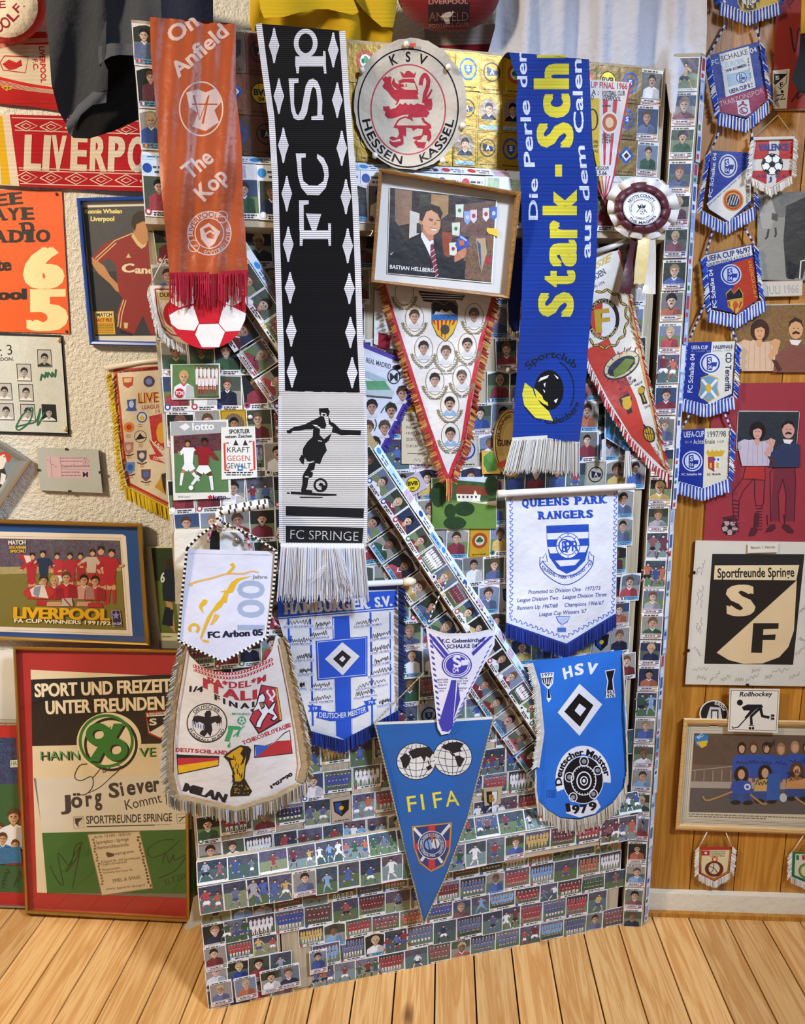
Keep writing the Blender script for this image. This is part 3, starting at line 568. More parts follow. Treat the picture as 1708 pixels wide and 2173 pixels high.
# --- blue scarf with yellow letters
S=DOOR.at(0,lambda x,y:hangoff(y)+.010+.009*math.sin(x/30+y/80)+.004*math.sin(y/45+x/60))
T=Thing('knitted_scarf','blue knitted scarf with tall yellow letters and white fringe, rightmost over the door top','scarf',dpt(.75,1.96,.02),'scarves over the door top')
A=Art(S,12); tp=[(1080,111),(1120,114),(1165,118),(1210,123),(1250,126)]
out=tp+[(1254,232),(1258,322),(1268,386),(1268,438),(1266,538),(1263,588),(1254,676),(1248,734),(1241,851),(1229,937),(1160,933),(1087,932),(1092,851),(1096,793),(1100,734),(1106,664),(1108,588),(1109,500),(1104,386),(1099,332),(1097,283),(1095,221),(1099,165),(1089,144)]
A.slab(out,'0f3590',.004); occ(A,out); over_top(A,S,tp); Y_='d8cb3c'; A.o=CC; U=(-1,0)
A.quad(540,452,780,478,Y_)
for c,bx,y0,y1,h in (('h',795,735,525,290),('c',802,972,772,318),('S',828,1216,1006,296),('k',860,1772,1560,282),('r',862,1962,1815,330)): A.text(c,bx,y0,bx,y1,h,Y_,b=.055,up=U)
A.quad(690,1355,747,1455,Y_)
A.text('Die',545,1812,545,1470,76,'d4daf0',b=.02,up=U); A.text('Perle',522,1376,476,826,88,'d4daf0',b=.02,up=U); A.text('der',462,720,450,428,84,'d4daf0',b=.02,up=U)
A.text('Calen',925,1095,905,486,82,'d4daf0',b=.02,up=U); A.text('dem',978,1652,930,1200,80,'d4daf0',b=.02,up=U); A.text('aus',980,2125,988,1730,76,'d4daf0',b=.02,up=U)
A.o=CG
for c,bx,y0,y1,h in (('a',888,226,30,282),('t',880,372,250,262),('S',868,588,408,252)): A.text(c,bx,y0,bx,y1,h,Y_,b=.055,up=U)
A.ell(700,1120,106,146,'08080c'); A.poly([(525,1065),(505,1150),(520,1230),(600,1320),(730,1345),(700,1275),(640,1220),(592,1150),(582,1110)],Y_,3); A.poly([(590,1105),(610,1120),(650,1160),(660,1190),(690,1210),(695,1235),(660,1220),(610,1180)],Y_,3)
for p in ([(620,1060),(640,1030),(700,1010),(690,1030)],[(735,1005),(770,1030),(760,1040)],[(735,1195),(765,1180),(750,1215)],[(660,1075),(675,1065),(670,1100)],[(655,1115),(672,1125),(668,1140)]): A.poly(p,'e8e8f0',4)
A.arc('Sportclub',720,1130,215,245,140,42,52,'10182c',b=.02); A.arc('Bison Calenberg',720,1130,225,235,205,338,50,'10182c',b=.02); A.ring(720,1120,165,220,9,'10182c',a0=-35,a1=70)
T.part('cloth',A,KNITF)
A=Art(DOOR.at(.062),o=CG); A.line([(433,1478),(680,1462),(920,1497)],30,'cfcabf',l=10); A.fringe([(433,1480),(680,1466),(920,1497)],-30,245,190,5,['e2ded6','d4cfc4','efede8'],.12,-.002,.006,seed=6,fan=70); T.part('fringe',A,YARN)
# --- cup final pennant
S=DOOR.at(0,lambda x,y:.014+.03*max(0,min(1,(y-320)/60)))
T=Thing('long_pennant','narrow white and red striped cup final pennant of 1966 beside the blue scarf','pennant',S(1290,172))
A=Art(S,20,CC); out=[(700,640),(985,655),(1312,680),(1240,1050),(1175,1450),(1104,1700),(1040,1530),(990,1270),(900,900)]; A.slab(out,'dcd4d0'); occ(A,out)
A.poly([(900,800),(1055,810),(1055,1300),(1085,1580),(1050,1540),(1000,1290),(930,1000)],'d6b21c'); A.poly([(900,1000),(990,1160),(1060,1500),(1090,1640),(1020,1480),(960,1200)],'191718',3)
for x0,x1,xb in ((1085,1125,1092),(1170,1205,1112)): A.poly([(x0,820),(x1,820),(x0+(xb-x0)*.6+14,1360),(x0+(xb-x0)*.6,1360)],'c83440',2)
for x in (1020,1075,1112,1140): A.line([(x,1450),(1098,1650)],9,'c83440',2)
A.text('UP FINAL 1966',985,722,1285,735,52,'b8424a',b=.02); A.text('FOOTBALL CLUB',1080,788,1265,785,40,'2a2430',b=.02); A.text('LIVERPOOL',1083,822,1232,832,38,'2a2430',b=.02); A.text('A :',990,780,1050,780,42,'2a2430'); A.text('D',990,820,1010,820,40,'2a2430')
A.ell(1140,1010,76,92,'e8dcd0',3); A.ell(1140,1010,60,74,'c65a2c',4); A.ell(1138,1010,34,44,'e8c8a0',5); A.ring(1000,985,46,90,12,'191718',3)
A.quad(1000,1375,1165,1450,'dcd4d0',4); A.text('GLASGOW',1004,1402,1135,1402,34,'1c1a20',l=5,b=.02); A.text('5.5.66',1022,1442,1116,1442,34,'1c1a20',l=5,b=.02)
for i,(a,b) in enumerate((('1.D. WINNERS','1954'),('FOOTBALL','LEAGUE'),('CHAMPIONS','1901'),('1906','1922'),('1947','1964'))): A.text(a,1078,880+i*20+(220 if i else 0),1150,880+i*20+(220 if i else 0),17,'3a3038',l=4,b=.01)
for i,t in enumerate(('1956','1957','1963')): A.text(t,1008,1180+i*38,1044,1180+i*38,26,'2a2410',l=4)
A.line([(1312,680),(1240,1050),(1175,1450),(1104,1700),(1040,1530),(985,1270)],13,'c02f3a',4)
T.part('cloth',A,VINYL)
# --- rosette
S=DOOR.at(.05); T=Thing('rosette','white and maroon ribbon rosette with a round printed centre and hanging tails','rosette',S(1362,442))
def ruffle(r0x,r0y,r1x,r1y,n,col,lo,hi,seed):
    A=Art(S,o=CX); r=random.Random(seed); cx,cy=640,630; c=lin(col)+(0,)
    for k in range(n):
        a0=6.2832*k/n+r.uniform(-.05,.05); wd=6.2832/n*1.12; b=len(A.v); rx=r.uniform(.94,1.05)
        for j in range(6):
            a=a0+wd*j/5; dd=[lo,lo+(hi-lo)*.8,hi,hi,lo+(hi-lo)*.8,lo][j]
            for q in range(4):
                f=q/3; ex=r0x+(r1x*rx-r0x)*f; ey=r0y+(r1y*rx-r0y)*f; x,y=A.P((cx+ex*math.cos(a),cy+ey*math.sin(a))); A.v.append(S(x,y,dd*[.3,1,1,.55][q]+lo)); A.uv.append((0,0))
        for j in range(5):
            for q in range(3): A.f.append([b+j*4+q,b+j*4+q+1,b+j*4+q+5,b+j*4+q+4]); A.c.append(c)
    return A
for nm,pts,c,d in (('maroon_tail',[(490,860),(575,880),(540,1300),(490,1850),(450,2060),(420,2030),(390,2062),(350,2030),(320,2055),(290,2020),(260,2030),(330,1700),(430,1300)],'43141f',.006),('white_tail',[(760,880),(850,880),(868,1400),(860,2050),(750,2045),(640,2035),(700,1600),(750,1300)],'dcd0c0',.004),('cream_tail',[(565,880),(785,890),(765,1300),(720,1600),(695,1890),(650,1870),(600,1895),(550,1870),(500,1890),(530,1500),(570,1200)],'dcc98c',.009)):
    S3=DOOR.at(.05,lambda x,y,d=d:d+.003*math.sin(y/22+d*900)+.002*math.sin(x/7)); A=Art(S3,8,CX); A.slab(pts,c,.0008); T.part(nm,A,SATIN,label=None)
A=ruffle(300,260,585,525,13,'e2ddd8',.002,.014,2); OCC.append(A.epts(1362,440,72,66)); T.part('outer_ruffle',A,SATIN)
A=ruffle(280,240,468,410,13,'541827',.010,.014,5); T.part('inner_ruffle',A,SATIN)
A=Art(DOOR.at(.076),o=CX); A.slab(A.epts(635,640,312,274,8,40),'dcdce4',.004); A.ring(635,640,306,268,6,'24222a',n=48,rot=8); A.ring(635,640,208,186,5,'24222a',n=40,rot=8)
A.arc('NOTTS COUNTY',635,645,225,200,150,32,46,'1f1d26',b=.02); A.arc('THE MAGPIES',635,645,275,250,218,330,46,'1f1d26',b=.02); A.arc('SECOND DIVISION PLAY-OFF FINAL',635,645,165,140,200,-20,26,'33303a',b=.005); A.arc('WEMBLEY 1994',635,645,188,168,235,315,26,'33303a',b=.005)
A.ball(642,695,42); A.poly([(560,570),(600,600),(625,560),(632,640),(590,640),(570,610)],'1f1d26'); A.poly([(700,570),(665,600),(640,560),(640,640),(680,635),(695,610)],'1f1d26'); A.line([(600,640),(548,705)],12,'1f1d26'); A.line([(670,650),(720,705)],12,'1f1d26'); T.part('centre_badge',A,PAPER)
# --- framed portrait
S=DOOR.at(.048); T=Thing('picture_frame','tilted oak picture frame with a photograph of a man in a dark suit','picture frame',S(945,500))
o=[(125,35),(1690,300),(1555,1475),(35,1290)]; i=[(165,95),(1615,345),(1515,1420),(75,1260)]; A=Art(S,o=CW); O_=[A.P(p) for p in o]; I_=[A.P(p) for p in i]; OCC.append(O_)
frame(T,S,O_,I_,.022,'808080',FRAMEW)
A.slab(o,'d6d2cc',.004); T.part('mount',A,PAPER)
A=Art(DOOR.at(.050),o=CW); ph=[(248,250),(1410,385),(1355,1290),(220,1185)]; A.slab([(240,240),(1425,378),(1368,1302),(212,1192)],'e8e6e4',.001); A.poly(ph,'2e2018',1,.35)
A.poly([(300,265),(490,285),(480,640),(330,670),(300,600)],'8a6a52',2,.2); A.poly([(700,320),(890,335),(885,540),(800,600),(690,560)],'a07c50',2,.2); A.poly([(580,320),(700,320),(690,460),(560,470)],'3a3a2e',2); A.poly([(465,500),(600,540),(590,790),(455,810)],'c8c2ba',2); A.poly([(540,640),(590,640),(590,750),(538,750)],'262420',3); A.poly([(810,610),(960,615),(940,720),(815,740)],'50382a',2); A.poly([(815,735),(935,740),(900,1020),(830,1000)],'8a3a1c',2)
A.poly([(990,440),(1408,390),(1385,780),(930,790)],'6a4a40',2,.9); A.poly([(1120,780),(1385,780),(1355,1285),(1070,1250),(1050,1000)],'70543c',2,.9)
for x,y in ((1010,500),(970,700),(940,920)): A.poly([(x-45,y-65),(x+45,y-70),(x+38,y+80),(x-40,y+70)],'d2d8c8',3); A.ell(x,y,18,22,'3f7a3c' if y<900 else 'a02838',4)
for x,y,c in ((1095,575,'8aa0d4'),(1165,560,'d8c8c8'),(1300,540,'d8d0cc'),(1385,530,'3a64b4')): A.poly([(x-36,y-65),(x+36,y-70),(x+34,y+40),(x,y+85),(x-36,y+40)],c,3); A.ell(x,y,20,24,'a82838' if c[0]=='d' else 'c0c8e8',4)
A.poly([(1190,810),(1290,800),(1310,960),(1250,1180),(1230,1100)],'b09878',3); A.poly([(1200,830),(1240,870),(1250,1170)],'3a4a6a',4); A.poly([(1290,1010),(1365,1000),(1355,1080),(1310,1110)],'a02c34',3)
A.poly([(240,640),(330,650),(380,800),(340,1000),(230,1010)],'1c1a20',3); A.line([(250,985),(290,960),(335,945)],16,'c8b8b0',4)
A.poly([(220,1185),(235,1020),(330,900),(450,810),(560,760),(600,720),(730,800),(800,850),(850,1000),(960,1040),(1080,1060),(1060,1260)],'141218',4)
A.poly([(590,735),(725,830),(715,1000),(690,1010),(640,900),(585,790)],'dedce0',5); A.poly([(690,880),(715,860),(740,950),(775,1230),(745,1225),(690,1010)],'7a2032',6); [A.line([(692+k*9,960+k*55),(735+k*9,925+k*55)],9,'c8b4bc',7) for k in range(6)]
A.poly([(605,640),(720,640),(725,815),(680,840),(600,740)],'b97a58',6); A.poly([(590,610),(620,520),(700,495),(770,540),(800,600),(800,680),(775,740),(720,775),(660,760),(615,700)],'d09a76',7); A.ell(590,615,24,42,'c48864',6); A.poly([(572,600),(575,520),(620,450),(700,430),(790,460),(825,530),(800,610),(770,540),(700,490),(650,500),(618,580),(600,620)],'2a1a10',8)
A.line([(670,590),(720,600)],9,'4a2c1c',8); A.line([(755,605),(795,610)],9,'4a2c1c',8); A.line([(680,605),(715,610)],8,'281810',8); A.poly([(735,620),(765,650),(725,662)],'b47850',8); A.poly([(690,690),(765,705),(745,725),(705,715)],'e8d8d0',8); A.line([(688,690),(766,704)],6,'7a3a30',9)
A.poly([(1020,760),(1118,830),(1095,925),(990,935),(962,875)],'2c4aa8',5); A.poly([(1005,830),(1060,830),(1060,880),(1010,890)],'c8642a',6); A.poly([(1020,775),(1095,825),(1085,840),(1015,795)],'b8c4e4',6)
A.poly([(950,1010),(990,950),(1080,905),(1092,950),(1070,1010),(1000,1050),(955,1070)],'b87450',6)
for k in range(4): A.line([(1000+k*10,975+k*14),(1078-k*3,920+k*26)],15,'c88460',7)
A.text('BASTIAN HELLBERG',242,1138,726,1180,44,'e8e8ea',l=8,b=.015); A.poly([(1310,690),(1430,700),(1438,790),(1330,755),(1305,725)],'f0c030',9)
T.part('photograph',A,GLOSS); pane(T,DOOR.at(.058),I_,0)
A=Art(DOOR.at(.04)); p=S(792,497); A.tube([S(775,492,-.03),S(785,488,.0),S(792,490,.004),S(787,500,.004),S(778,500,0)],.0014,'c8c4be',6); T.part('hook',A,STEEL)
# --- pennant of team portraits in ovals, gold and red fringe
S=DOOR.at(0,lambda x,y:.022+.004*math.sin(x/26+y/60)+.003*math.sin(y/41))
T=Thing('triangular_pennant','white triangular pennant with red edging and ten oval player portraits, below the tilted frame','pennant',S(945,620))
A=Art(S,16); out=[(806,575),(1056,590),(1048,640),(1024,728),(1000,850),(985,945),(966,990),(958,1018),(946,1018),(934,985),(905,900),(870,790),(835,680),(816,610)]; A.slab(out,'dcd6d0'); occ(A,out)
A.line([(808,585),(835,675),(870,785),(906,898),(937,985),(950,1016)],9,'c02a34',2); A.line([(1054,595),(1045,640),(1020,728),(996,850),(981,945),(962,988),(953,1016)],9,'c02a34',2)
A.o=CF; A.poly([(1225,370),(1540,400),(1520,440),(1440,425),(1400,460),(1260,440),(1240,400)],'17151a'); [A.line([(1240,390+k*17),(1530,405+k*14)],5,'d8d2cc',3) for k in range(3)]
A.poly([(1313,460),(1330,425),(1400,460),(1440,425),(1470,425),(1493,470),(1490,580),(1460,660),(1410,715),(1350,670),(1315,590)],'5a5048',2)
A.poly([(1320,470),(1335,440),(1400,470),(1440,440),(1485,475),(1485,530),(1320,530)],'14141c',3); A.poly([(1330,530),(1345,505),(1365,515),(1380,495),(1410,515),(1440,500),(1460,520),(1480,530)],'d6d0cc',4); A.quad(1320,528,1487,566,'3a7ac0',4); A.text('VALENCIA C.F.',1325,560,1482,560,28,'2a4a80',l=5,b=.01)
for k in range(6): A.poly([(1322+k*28,568),(1336+k*28,568),(1341+k*24,600),(1345+k*21,[600,640,685,690,650,600][k]),(1330+k*24,[590,630,675,695,655,610][k])],'c42a2c',5)
A.poly([(1320,568),(1487,568),(1484,590),(1455,655),(1408,708),(1355,665),(1322,595)],'d8b02c',4); A.ell(1405,630,30,33,'4a4038',6)
for cx,cy,h,mu in ((1200,560,'4a2c1c',0),(1132,385,'6a5038',0),(1600,550,'5a5a5c',0),(1262,770,'241812',0),(1412,800,'5a3c28',1),(1555,750,'2a1c14',1),(1337,985,'1c1410',0),(1518,965,'4a3a28',1),(1437,1145,'1a1410',1),(1442,1350,'2a2420',0)):
    A.ring(cx,cy-6,64,92,5,'8a7a58',n=28)
    for q in (-1,1):
        A.curve([(cx+q*75,cy+20),(cx+q*66,cy+65),(cx+q*40,cy+100),(cx+q*8,cy+112)],5,'6a6048',3)
        for k in range(6): t=.15+k*.15; x=cx+q*(78-70*t*t); y=cy+10+105*t**.8; A.ell(x+q*5,y,13,5,'857a58',3,rot=-q*60+q*k*16,n=8); A.ell(x-q*8,y,10,4,'857a58',3,rot=-q*20,n=8)
    if cy>430: A.bust(cx,cy-18,35,'c8c6c6' if cy<1100 else '88a8c8','b8937c',h,'d8d4d0',l=4,must=mu,vol=1.04,w=1.9,dep=2.3)
for t,x,y in (('SAURA',1137,470),('BONHOF',1203,680),('CERVERO',1600,664),('BOTUBOT',1270,895),('CASTELLANOS',1414,933),('PALMER',1560,874),('CARRETE',1343,1103),('CORDERO',1516,1090),('PEREIRA',1432,1258),('MARIO KEMPES',1456,1450)): A.text(t,x-len(t)*4.6,y,x+len(t)*4.6,y-2,13,'3a3430',l=3,b=.0)
T.part('cloth',A,SATIN)
A=Art(DOOR.at(.022)); g=['a8642c','b8702c','8a2a24','c08a4a','a03028']
A.fringe([(812,600),(835,680),(870,790),(905,900),(934,985),(948,1020)],-13,7,120,4.5,g,.35,-.001,.006,seed=11); A.fringe([(1052,620),(1026,728),(1002,850),(987,945),(966,995),(956,1020)],13,9,110,4.5,g,.35,-.001,.006,seed=12); A.fringe([(947,1016),(958,1016)],0,44,16,3,['c86a3a','d8a060','b04a30'],.3,.0,.006,seed=13); T.part('fringe',A,YARN)
# --- purple bordered pennant half hidden by the long scarf
S=DOOR.at(.014); T=Thing('triangular_pennant','white pennant with purple border, half hidden by the long black and white scarf','pennant',S(820,760))
A=Art(S,0); out=[(690,700),(770,728),(862,765),(886,782),(876,830),(845,895),(783,1012),(730,960)]; A.slab(out,'d8d8e4'); occ(A,out)
A.line([(690,703),(772,733),(862,770),(884,786),(872,832),(842,893),(781,1010)],9,'4a3496',2); A.o=CF
A.text('REAL MADRID',875,850,1040,896,34,'2a2834',b=.01,up=(.1,-1)); A.ring(1062,945,44,52,7,'2a2834',3); A.text('M',1035,975,1088,975,56,'2a2834'); A.ell(1080,885,28,18,'2a2834',3)
A.poly([(868,985),(1005,985),(1065,1050),(1055,1085),(960,1080),(868,1060)],'b8c4c8',2); A.poly([(870,975),(1000,975),(1040,1035),(885,1035)],'5a9a6c',3); A.poly([(872,905),(1015,965),(1012,1005),(872,950)],'a8bcc0',3); A.line([(868,1075),(1050,1090)],12,'4a4a50',3)
for x,y,hh,mu in ((1120,1060,'3a2418',0),(1045,1175,'2a2018',1),(915,1150,'1a1414',0),(890,1290,'5a3a2a',0),(1000,1290,'4a342a',0),(935,1400,'2a1c14',1),(880,1490,'3a2a20',0),(1170,930,'3a2a20',0)): A.bust(x,y,36,'d4ccc8','b88e78',hh,'d4ccc8',l=4,must=mu,w=1.8,dep=1.9,vol=1.15)
A.curve([(975,1190),(1000,1150),(1040,1115)],8,'4a6a4a',3); A.curve([(935,1230),(945,1270),(930,1310)],8,'4a6a4a',3); T.part('cloth',A,SATIN)
A=Art(S); A.fringe([(884,790),(872,835),(842,897),(784,1010)],8,6,70,3.5,['4636a0','342a7c'],.3,0,.003,seed=15); T.part('fringe',A,YARN)
# --- red, white and gold pennant with a stadium
S=DOOR.at(0,lambda x,y:.028+.006*math.sin(x/45+y/55)+.002*math.sin(y/23)); T=Thing('triangular_pennant','red and white pennant with gold crest and stadium drawing, right of the blue scarf','pennant',S(1300,530))
A=Art(S,14,CG); out=[(930,170),(1035,140),(1205,105),(1250,260),(1330,640),(1440,1160),(1500,1450),(1562,1730),(1450,1650),(1300,1480),(1120,1200),(985,920),(930,700)]; A.slab(out,'d8d0c4'); occ(A,out)
A.poly([(900,700),(985,820),(1130,740),(1190,870),(1330,1180),(1420,1480),(1555,1715),(1300,1462),(1130,1185),(985,905),(930,700)],'b8392c',2)
A.poly([(1225,180),(1250,260),(1330,640),(1440,1160),(1562,1725),(1540,1700),(1420,1180),(1310,700)],'c09a5c',2); A.line([(1205,110),(1250,260),(1330,640),(1440,1160),(1562,1728)],16,'a83a30',3)
A.text('SIE',1035,245,1145,185,62,'c8a420',b=.03,up=(.2,-1)); A.poly([(1000,310),(1110,240),(1140,290),(1000,375)],'d8d0c8',3); A.text('PIOEN',1018,330,1115,275,46,'23283c',l=4,b=.025); A.poly([(1000,390),(1125,310),(1130,340),(1010,412)],'d8d0c8',3); A.text('-1971-1974',1010,395,1105,345,20,'23283c',l=4)
A.ell(1095,605,116,150,'14161c',3); A.ell(1092,610,92,122,'d8d4d4',4); A.poly(A.epts(1092,610,92,122,0,20,92,262),'b8392c',5); A.text('F',1040,700,1150,690,170,'b8962c',l=6,b=.04); A.arc('SPORTCLUB',1095,607,93,122,165,45,24,'b8a46c',l=6,b=.02); A.arc('FEIJENOORD',1095,607,112,146,210,335,24,'b8a46c',l=6,b=.02)
for k in range(17):
    t=math.radians(105-k*14.5); x,y=1105+160*math.cos(t),605-205*math.sin(t); A.ell(x,y,30,11,'3a3018',3+k%2,rot=-math.degrees(t)+(60 if k%2 else 115),n=8); A.ell(x,y,22,6,'b89a3c',5,rot=-math.degrees(t)+(60 if k%2 else 115),n=8)
A.ell(1225,940,145,88,'23283c',3,rot=-32,n=28); A.ell(1225,936,136,80,'c8b890',4,rot=-32,n=28); A.ell(1225,945,112,56,'23283c',5,rot=-32,n=28); A.poly([(1165,985),(1255,890),(1320,900),(1250,1000),(1175,1030)],'6a7a30',6)
for k in range(14): t=6.2832*k/14; A.line([(1225+112*math.cos(t)*.85,940+95*math.sin(t)-60*math.cos(t)),(1225+130*math.cos(t)*.87,938+118*math.sin(t)-68*math.cos(t))],5,'23283c',6)
for x,y in ((1210,850),(1262,820),(1325,810)): A.poly([(x,y),(x+26,y-12),(x+24,y+6),(x+2,y+14)],'c85a4a',5); A.line([(x,y),(x+2,y+35)],4,'23283c',5)
A.text('DE KUIP',1220,1085,1305,1040,26,'23283c'); A.text('ROTTERDAM',1218,1125,1335,1055,26,'23283c',b=.01); A.text('WORLDCUP',1325,1095,1380,1065,16,'23283c'); A.text('1970',1398,1255,1435,1240,18,'23283c'); A.text('EUROPACUP',1210,1165,1275,1135,16,'23283c')
A.poly([(1345,1110),(1375,1085),(1395,1100),(1390,1150),(1415,1215),(1380,1225),(1365,1170),(1348,1140)],'2a2620',3); A.ell(1367,1120,24,26,'b8962c',4); A.line([(1375,1150),(1395,1205)],10,'b8962c',4)
A.poly([(1205,1180),(1270,1140),(1300,1170),(1295,1240),(1305,1280),(1270,1295),(1260,1260),(1225,1235)],'2a2620',3); A.ell(1265,1215,34,46,'c8a02c',4); A.poly([(1225,1180),(1290,1160),(1290,1180),(1230,1195)],'c8a02c',4)
A.ell(1425,1440,42,62,'2a2620',3,rot=-20); A.ell(1425,1440,34,52,'c8a02c',4,rot=-20); [A.line([(1395+k*18,1395),(1420+k*14,1490)],5,'2a2620',5) for k in range(4)]; A.line([(1390,1430),(1460,1440)],5,'2a2620',5); A.line([(1385,1370),(1410,1400)],12,'2a2620',4); A.text('RODDE KRUIS',1450,1540,1485,1620,16,'23283c')
T.part('cloth',A,SATIN)
A=Art(DOOR.at(.03),o=CG); A.fringe([(980,905),(1120,1195),(1300,1478),(1450,1650),(1560,1728)],-8,62,75,11,['d8d0c8','b02c34'],.2,0,.006,seed=21,loop=True); A.fringe([(1250,260),(1330,640),(1440,1160),(1560,1725)],26,34,85,9,['d8c8b8','b03038','c8b890'],.4,-.001,.005,seed=22); A.fringe([(1545,1715),(1570,1725)],0,110,14,8,['d8c8c0','b02c34'],.3,0,.005,seed=23); T.part('fringe',A,YARN)
A=Art(None); s_=DOOR.at(.036); A.tube([s_(1263,535),s_(1300,523),s_(1331,510)],.0055,'c4c0ba',8); T.part('rod',A,PLAST)
# --- little sky blue pennant behind it
S=DOOR.at(.012); T=Thing('small_pennant','small sky blue pennant with white tassels, behind the red and white pennant','pennant',S(1300,900)); A=Art(S,o=CG); out=[(1110,1190),(1330,1240),(1350,1450),(1270,1565),(1105,1460)]; A.slab(out,'4f8ec4'); occ(A,out); A.ring(1230,1420,60,70,6,'b8c0b0'); A.line([(1110,1195),(1105,1460),(1270,1562)],8,'dcdce4',3); T.part('cloth',A,CLOTH)
A=Art(DOOR.at(.018),o=CG); A.fringe([(1085,1480),(1108,1470)],0,165,16,9,['e4e0da','d4d0ca'],.1,0,.006,seed=31); T.part('tassel',A,YARN); A=Art(DOOR.at(.018),o=CG); A.fringe([(1255,1560),(1285,1560)],0,190,18,9,['e4e0da','d4d0ca'],.1,0,.006,seed=32,fan=30); T.part('tassel',A,YARN)
# --- navy pennant behind the frame
S=DOOR.at(.02); T=Thing('small_pennant','navy pennant with silver fringe, mostly hidden between picture frame and blue scarf','pennant',S(1090,520)); A=Art(S,o=CW); out=[(1480,140),(1690,150),(1690,1900),(1560,1850),(1545,1560),(1500,300)]; A.slab(out,'1c2f7a'); occ(A,out); A.text('PO',1635,1030,1690,1030,34,'3a4a8a'); A.quad(1590,125,1690,185,'b0a488',2); T.part('cloth',A,CLOTH)
A=Art(S,o=CG); A.fringe([(400,470),(405,640),(440,700),(490,690),(500,470)],-4,50,60,10,['c8c0ac','a89c84','d8d2c4'],.2,0,.005,seed=33); T.part('fringe',A,YARN); A=Art(S,o=CG); A.o=CW; A.fringe([(1500,150),(1560,130),(1690,175)],-20,90,26,12,['c8c8c4','a8a49c'],.4,0,.006,seed=34); T.part('fringe',A,YARN)
# --- red and white paper football with cord
S=DOOR.at(.044); T=Thing('paper_football','flat red and white card football hanging below the orange scarf','card football',S(440,600)); A=Art(S,o=CE); out=A.epts(1390,815,262,262,0,44); A.slab(out,'c01828',.003); occ(A,out); w='e6e0dc'
for p in ([(1135,850),(1200,812),(1300,785),(1338,905),(1308,955),(1195,945),(1150,910)],[(1335,910),(1465,905),(1510,960),(1470,1065),(1355,1065),(1310,980)],[(1500,775),(1560,795),(1650,838),(1645,880),(1610,955),(1510,960),(1465,905)],[(1180,655),(1290,640),(1300,770),(1200,800),(1140,760)],[(1490,640),(1600,660),(1640,750),(1560,790),(1500,770)],[(1300,575),(1400,553),(1490,580),(1480,640),(1300,640)]): A.poly(p,w,2)
for a,b in (((1300,785),(1338,905)),((1335,908),(1465,905)),((1500,775),(1465,905)),((1308,955),(1335,908)),((1510,960),(1465,905))): A.line([a,b],5,'a01424',3)
T.part('card',A,GLOSS)
# --- cream shield pennant behind it
S=DOOR.at(.03,None); T=Thing('small_pennant','cream shield pennant with gold band and white fringe, half behind the card football','pennant',S(340,605)); A=Art(DOOR.at(.024),o=CE); out=[(1000,650),(1330,655),(1330,1000),(1255,1050),(1130,1005),(1060,930),(1030,800)]; A.slab(out,'e2d8c4'); occ(A,out); A.line([(1040,675),(1060,830),(1090,930),(1150,980),(1250,1000)],9,'a83a30',2); A.line([(1040,675),(1300,678)],9,'a83a30',2); A.line([(1052,690),(1075,830),(1105,920),(1160,965)],6,'c09a40',2); A.quad(1060,692,1300,745,'d8b870',2); A.text('DUKLA',1072,728,1200,728,30,'2a2420',l=3,serif=True); A.ell(1180,840,85,95,'b83030',2); A.ell(1190,840,60,70,'e0d0b8',3); T.part('cloth',A,CLOTH)
A=Art(DOOR.at(.027),o=CE); A.fringe([(1000,660),(1030,800),(1060,930)],-14,40,36,9,['e4dcd0','d4ccc0'],.3,0,.004,seed=41); A.fringe([(1060,930),(1130,1005),(1255,1050)],4,60,42,9,['e6e0d8','d6cec4'],.3,0,.005,seed=42); T.part('fringe',A,YARN)
A=Art(None); s_=DOOR.at(.032); A.tube([s_(320,605),s_(336,570),s_(352,542)],.0012,'d8cfb8',5); T.part('cord',A,YARN)
# --- Queens Park Rangers pennant
S=DOOR.at(0,lambda x,y:.026+.003*math.sin(x/38+.6)+.002*math.sin(y/50+x/60)); T=Thing('shield_pennant','white satin pennant with blue hoops shield and blue fringe, hanging from a white rod','pennant',S(1190,1040))
A=Art(S,15,CL); out=[(140,200),(640,190),(1105,160),(1085,1240),(660,1500),(140,1320)]; A.slab(out,'dcdce2'); occ(A,out+[]); B_='1c48b0'
for L in ([(180,215),(185,700),(180,1250)],[(1082,170),(1075,700),(1058,1200)],[(160,1265),(640,1435),(1065,1205)]):
    for (x0,y0),(x1,y1) in zip(L,L[1:]):
        n=int(math.hypot(x1-x0,y1-y0)/24)
        for k in range(n):
            t=k/n; x,y=x0+(x1-x0)*t,y0+(y1-y0)*t; s_=1 if k%2 else -1; ux,uy=(x1-x0)/n,(y1-y0)/n; A.line([(x-uy*.6*s_,y+ux*.6*s_),(x+ux-uy*.1*s_,y+uy+ux*.1*s_),(x+ux*1.0+uy*.6*s_,y+uy-ux*.6*s_)],6,'3a5cc0',2)
A.slabtext('QUEENS PARK',276,308,1002,275,68,B_,b=.06); A.slabtext('RANGERS',418,415,890,398,68,B_,b=.06)
sh=[(485,470),(850,457),(855,640),(820,770),(740,850),(660,885),(580,840),(510,740),(490,620)]; A.poly(sh,B_,2)
def xs(y):
    t=(y-470)/415; return (485+ (0 if t<.4 else 175*((t-.4)/.6)**1.6)+t*10, 852-(0 if t<.4 else 185*((t-.4)/.6)**1.6))
for y0,y1 in ((535,590),(655,710),(772,822)): (a,b),(c,d)=xs(y0),xs(y1); A.poly([(a+4,y0),(b-4,y0-12),(d-4,y1-12),(c+4,y1)],'dcdce4',3)
A.ell(672,642,106,112,'dcdce4',4,n=36); A.ring(672,642,106,112,6,B_,5); A.ring(672,642,78,84,6,B_,5); [A.line([(672+80*math.cos(k*.785),642+86*math.sin(k*.785)),(672+104*math.cos(k*.785),642+110*math.sin(k*.785))],6,B_,5) for k in range(8)]
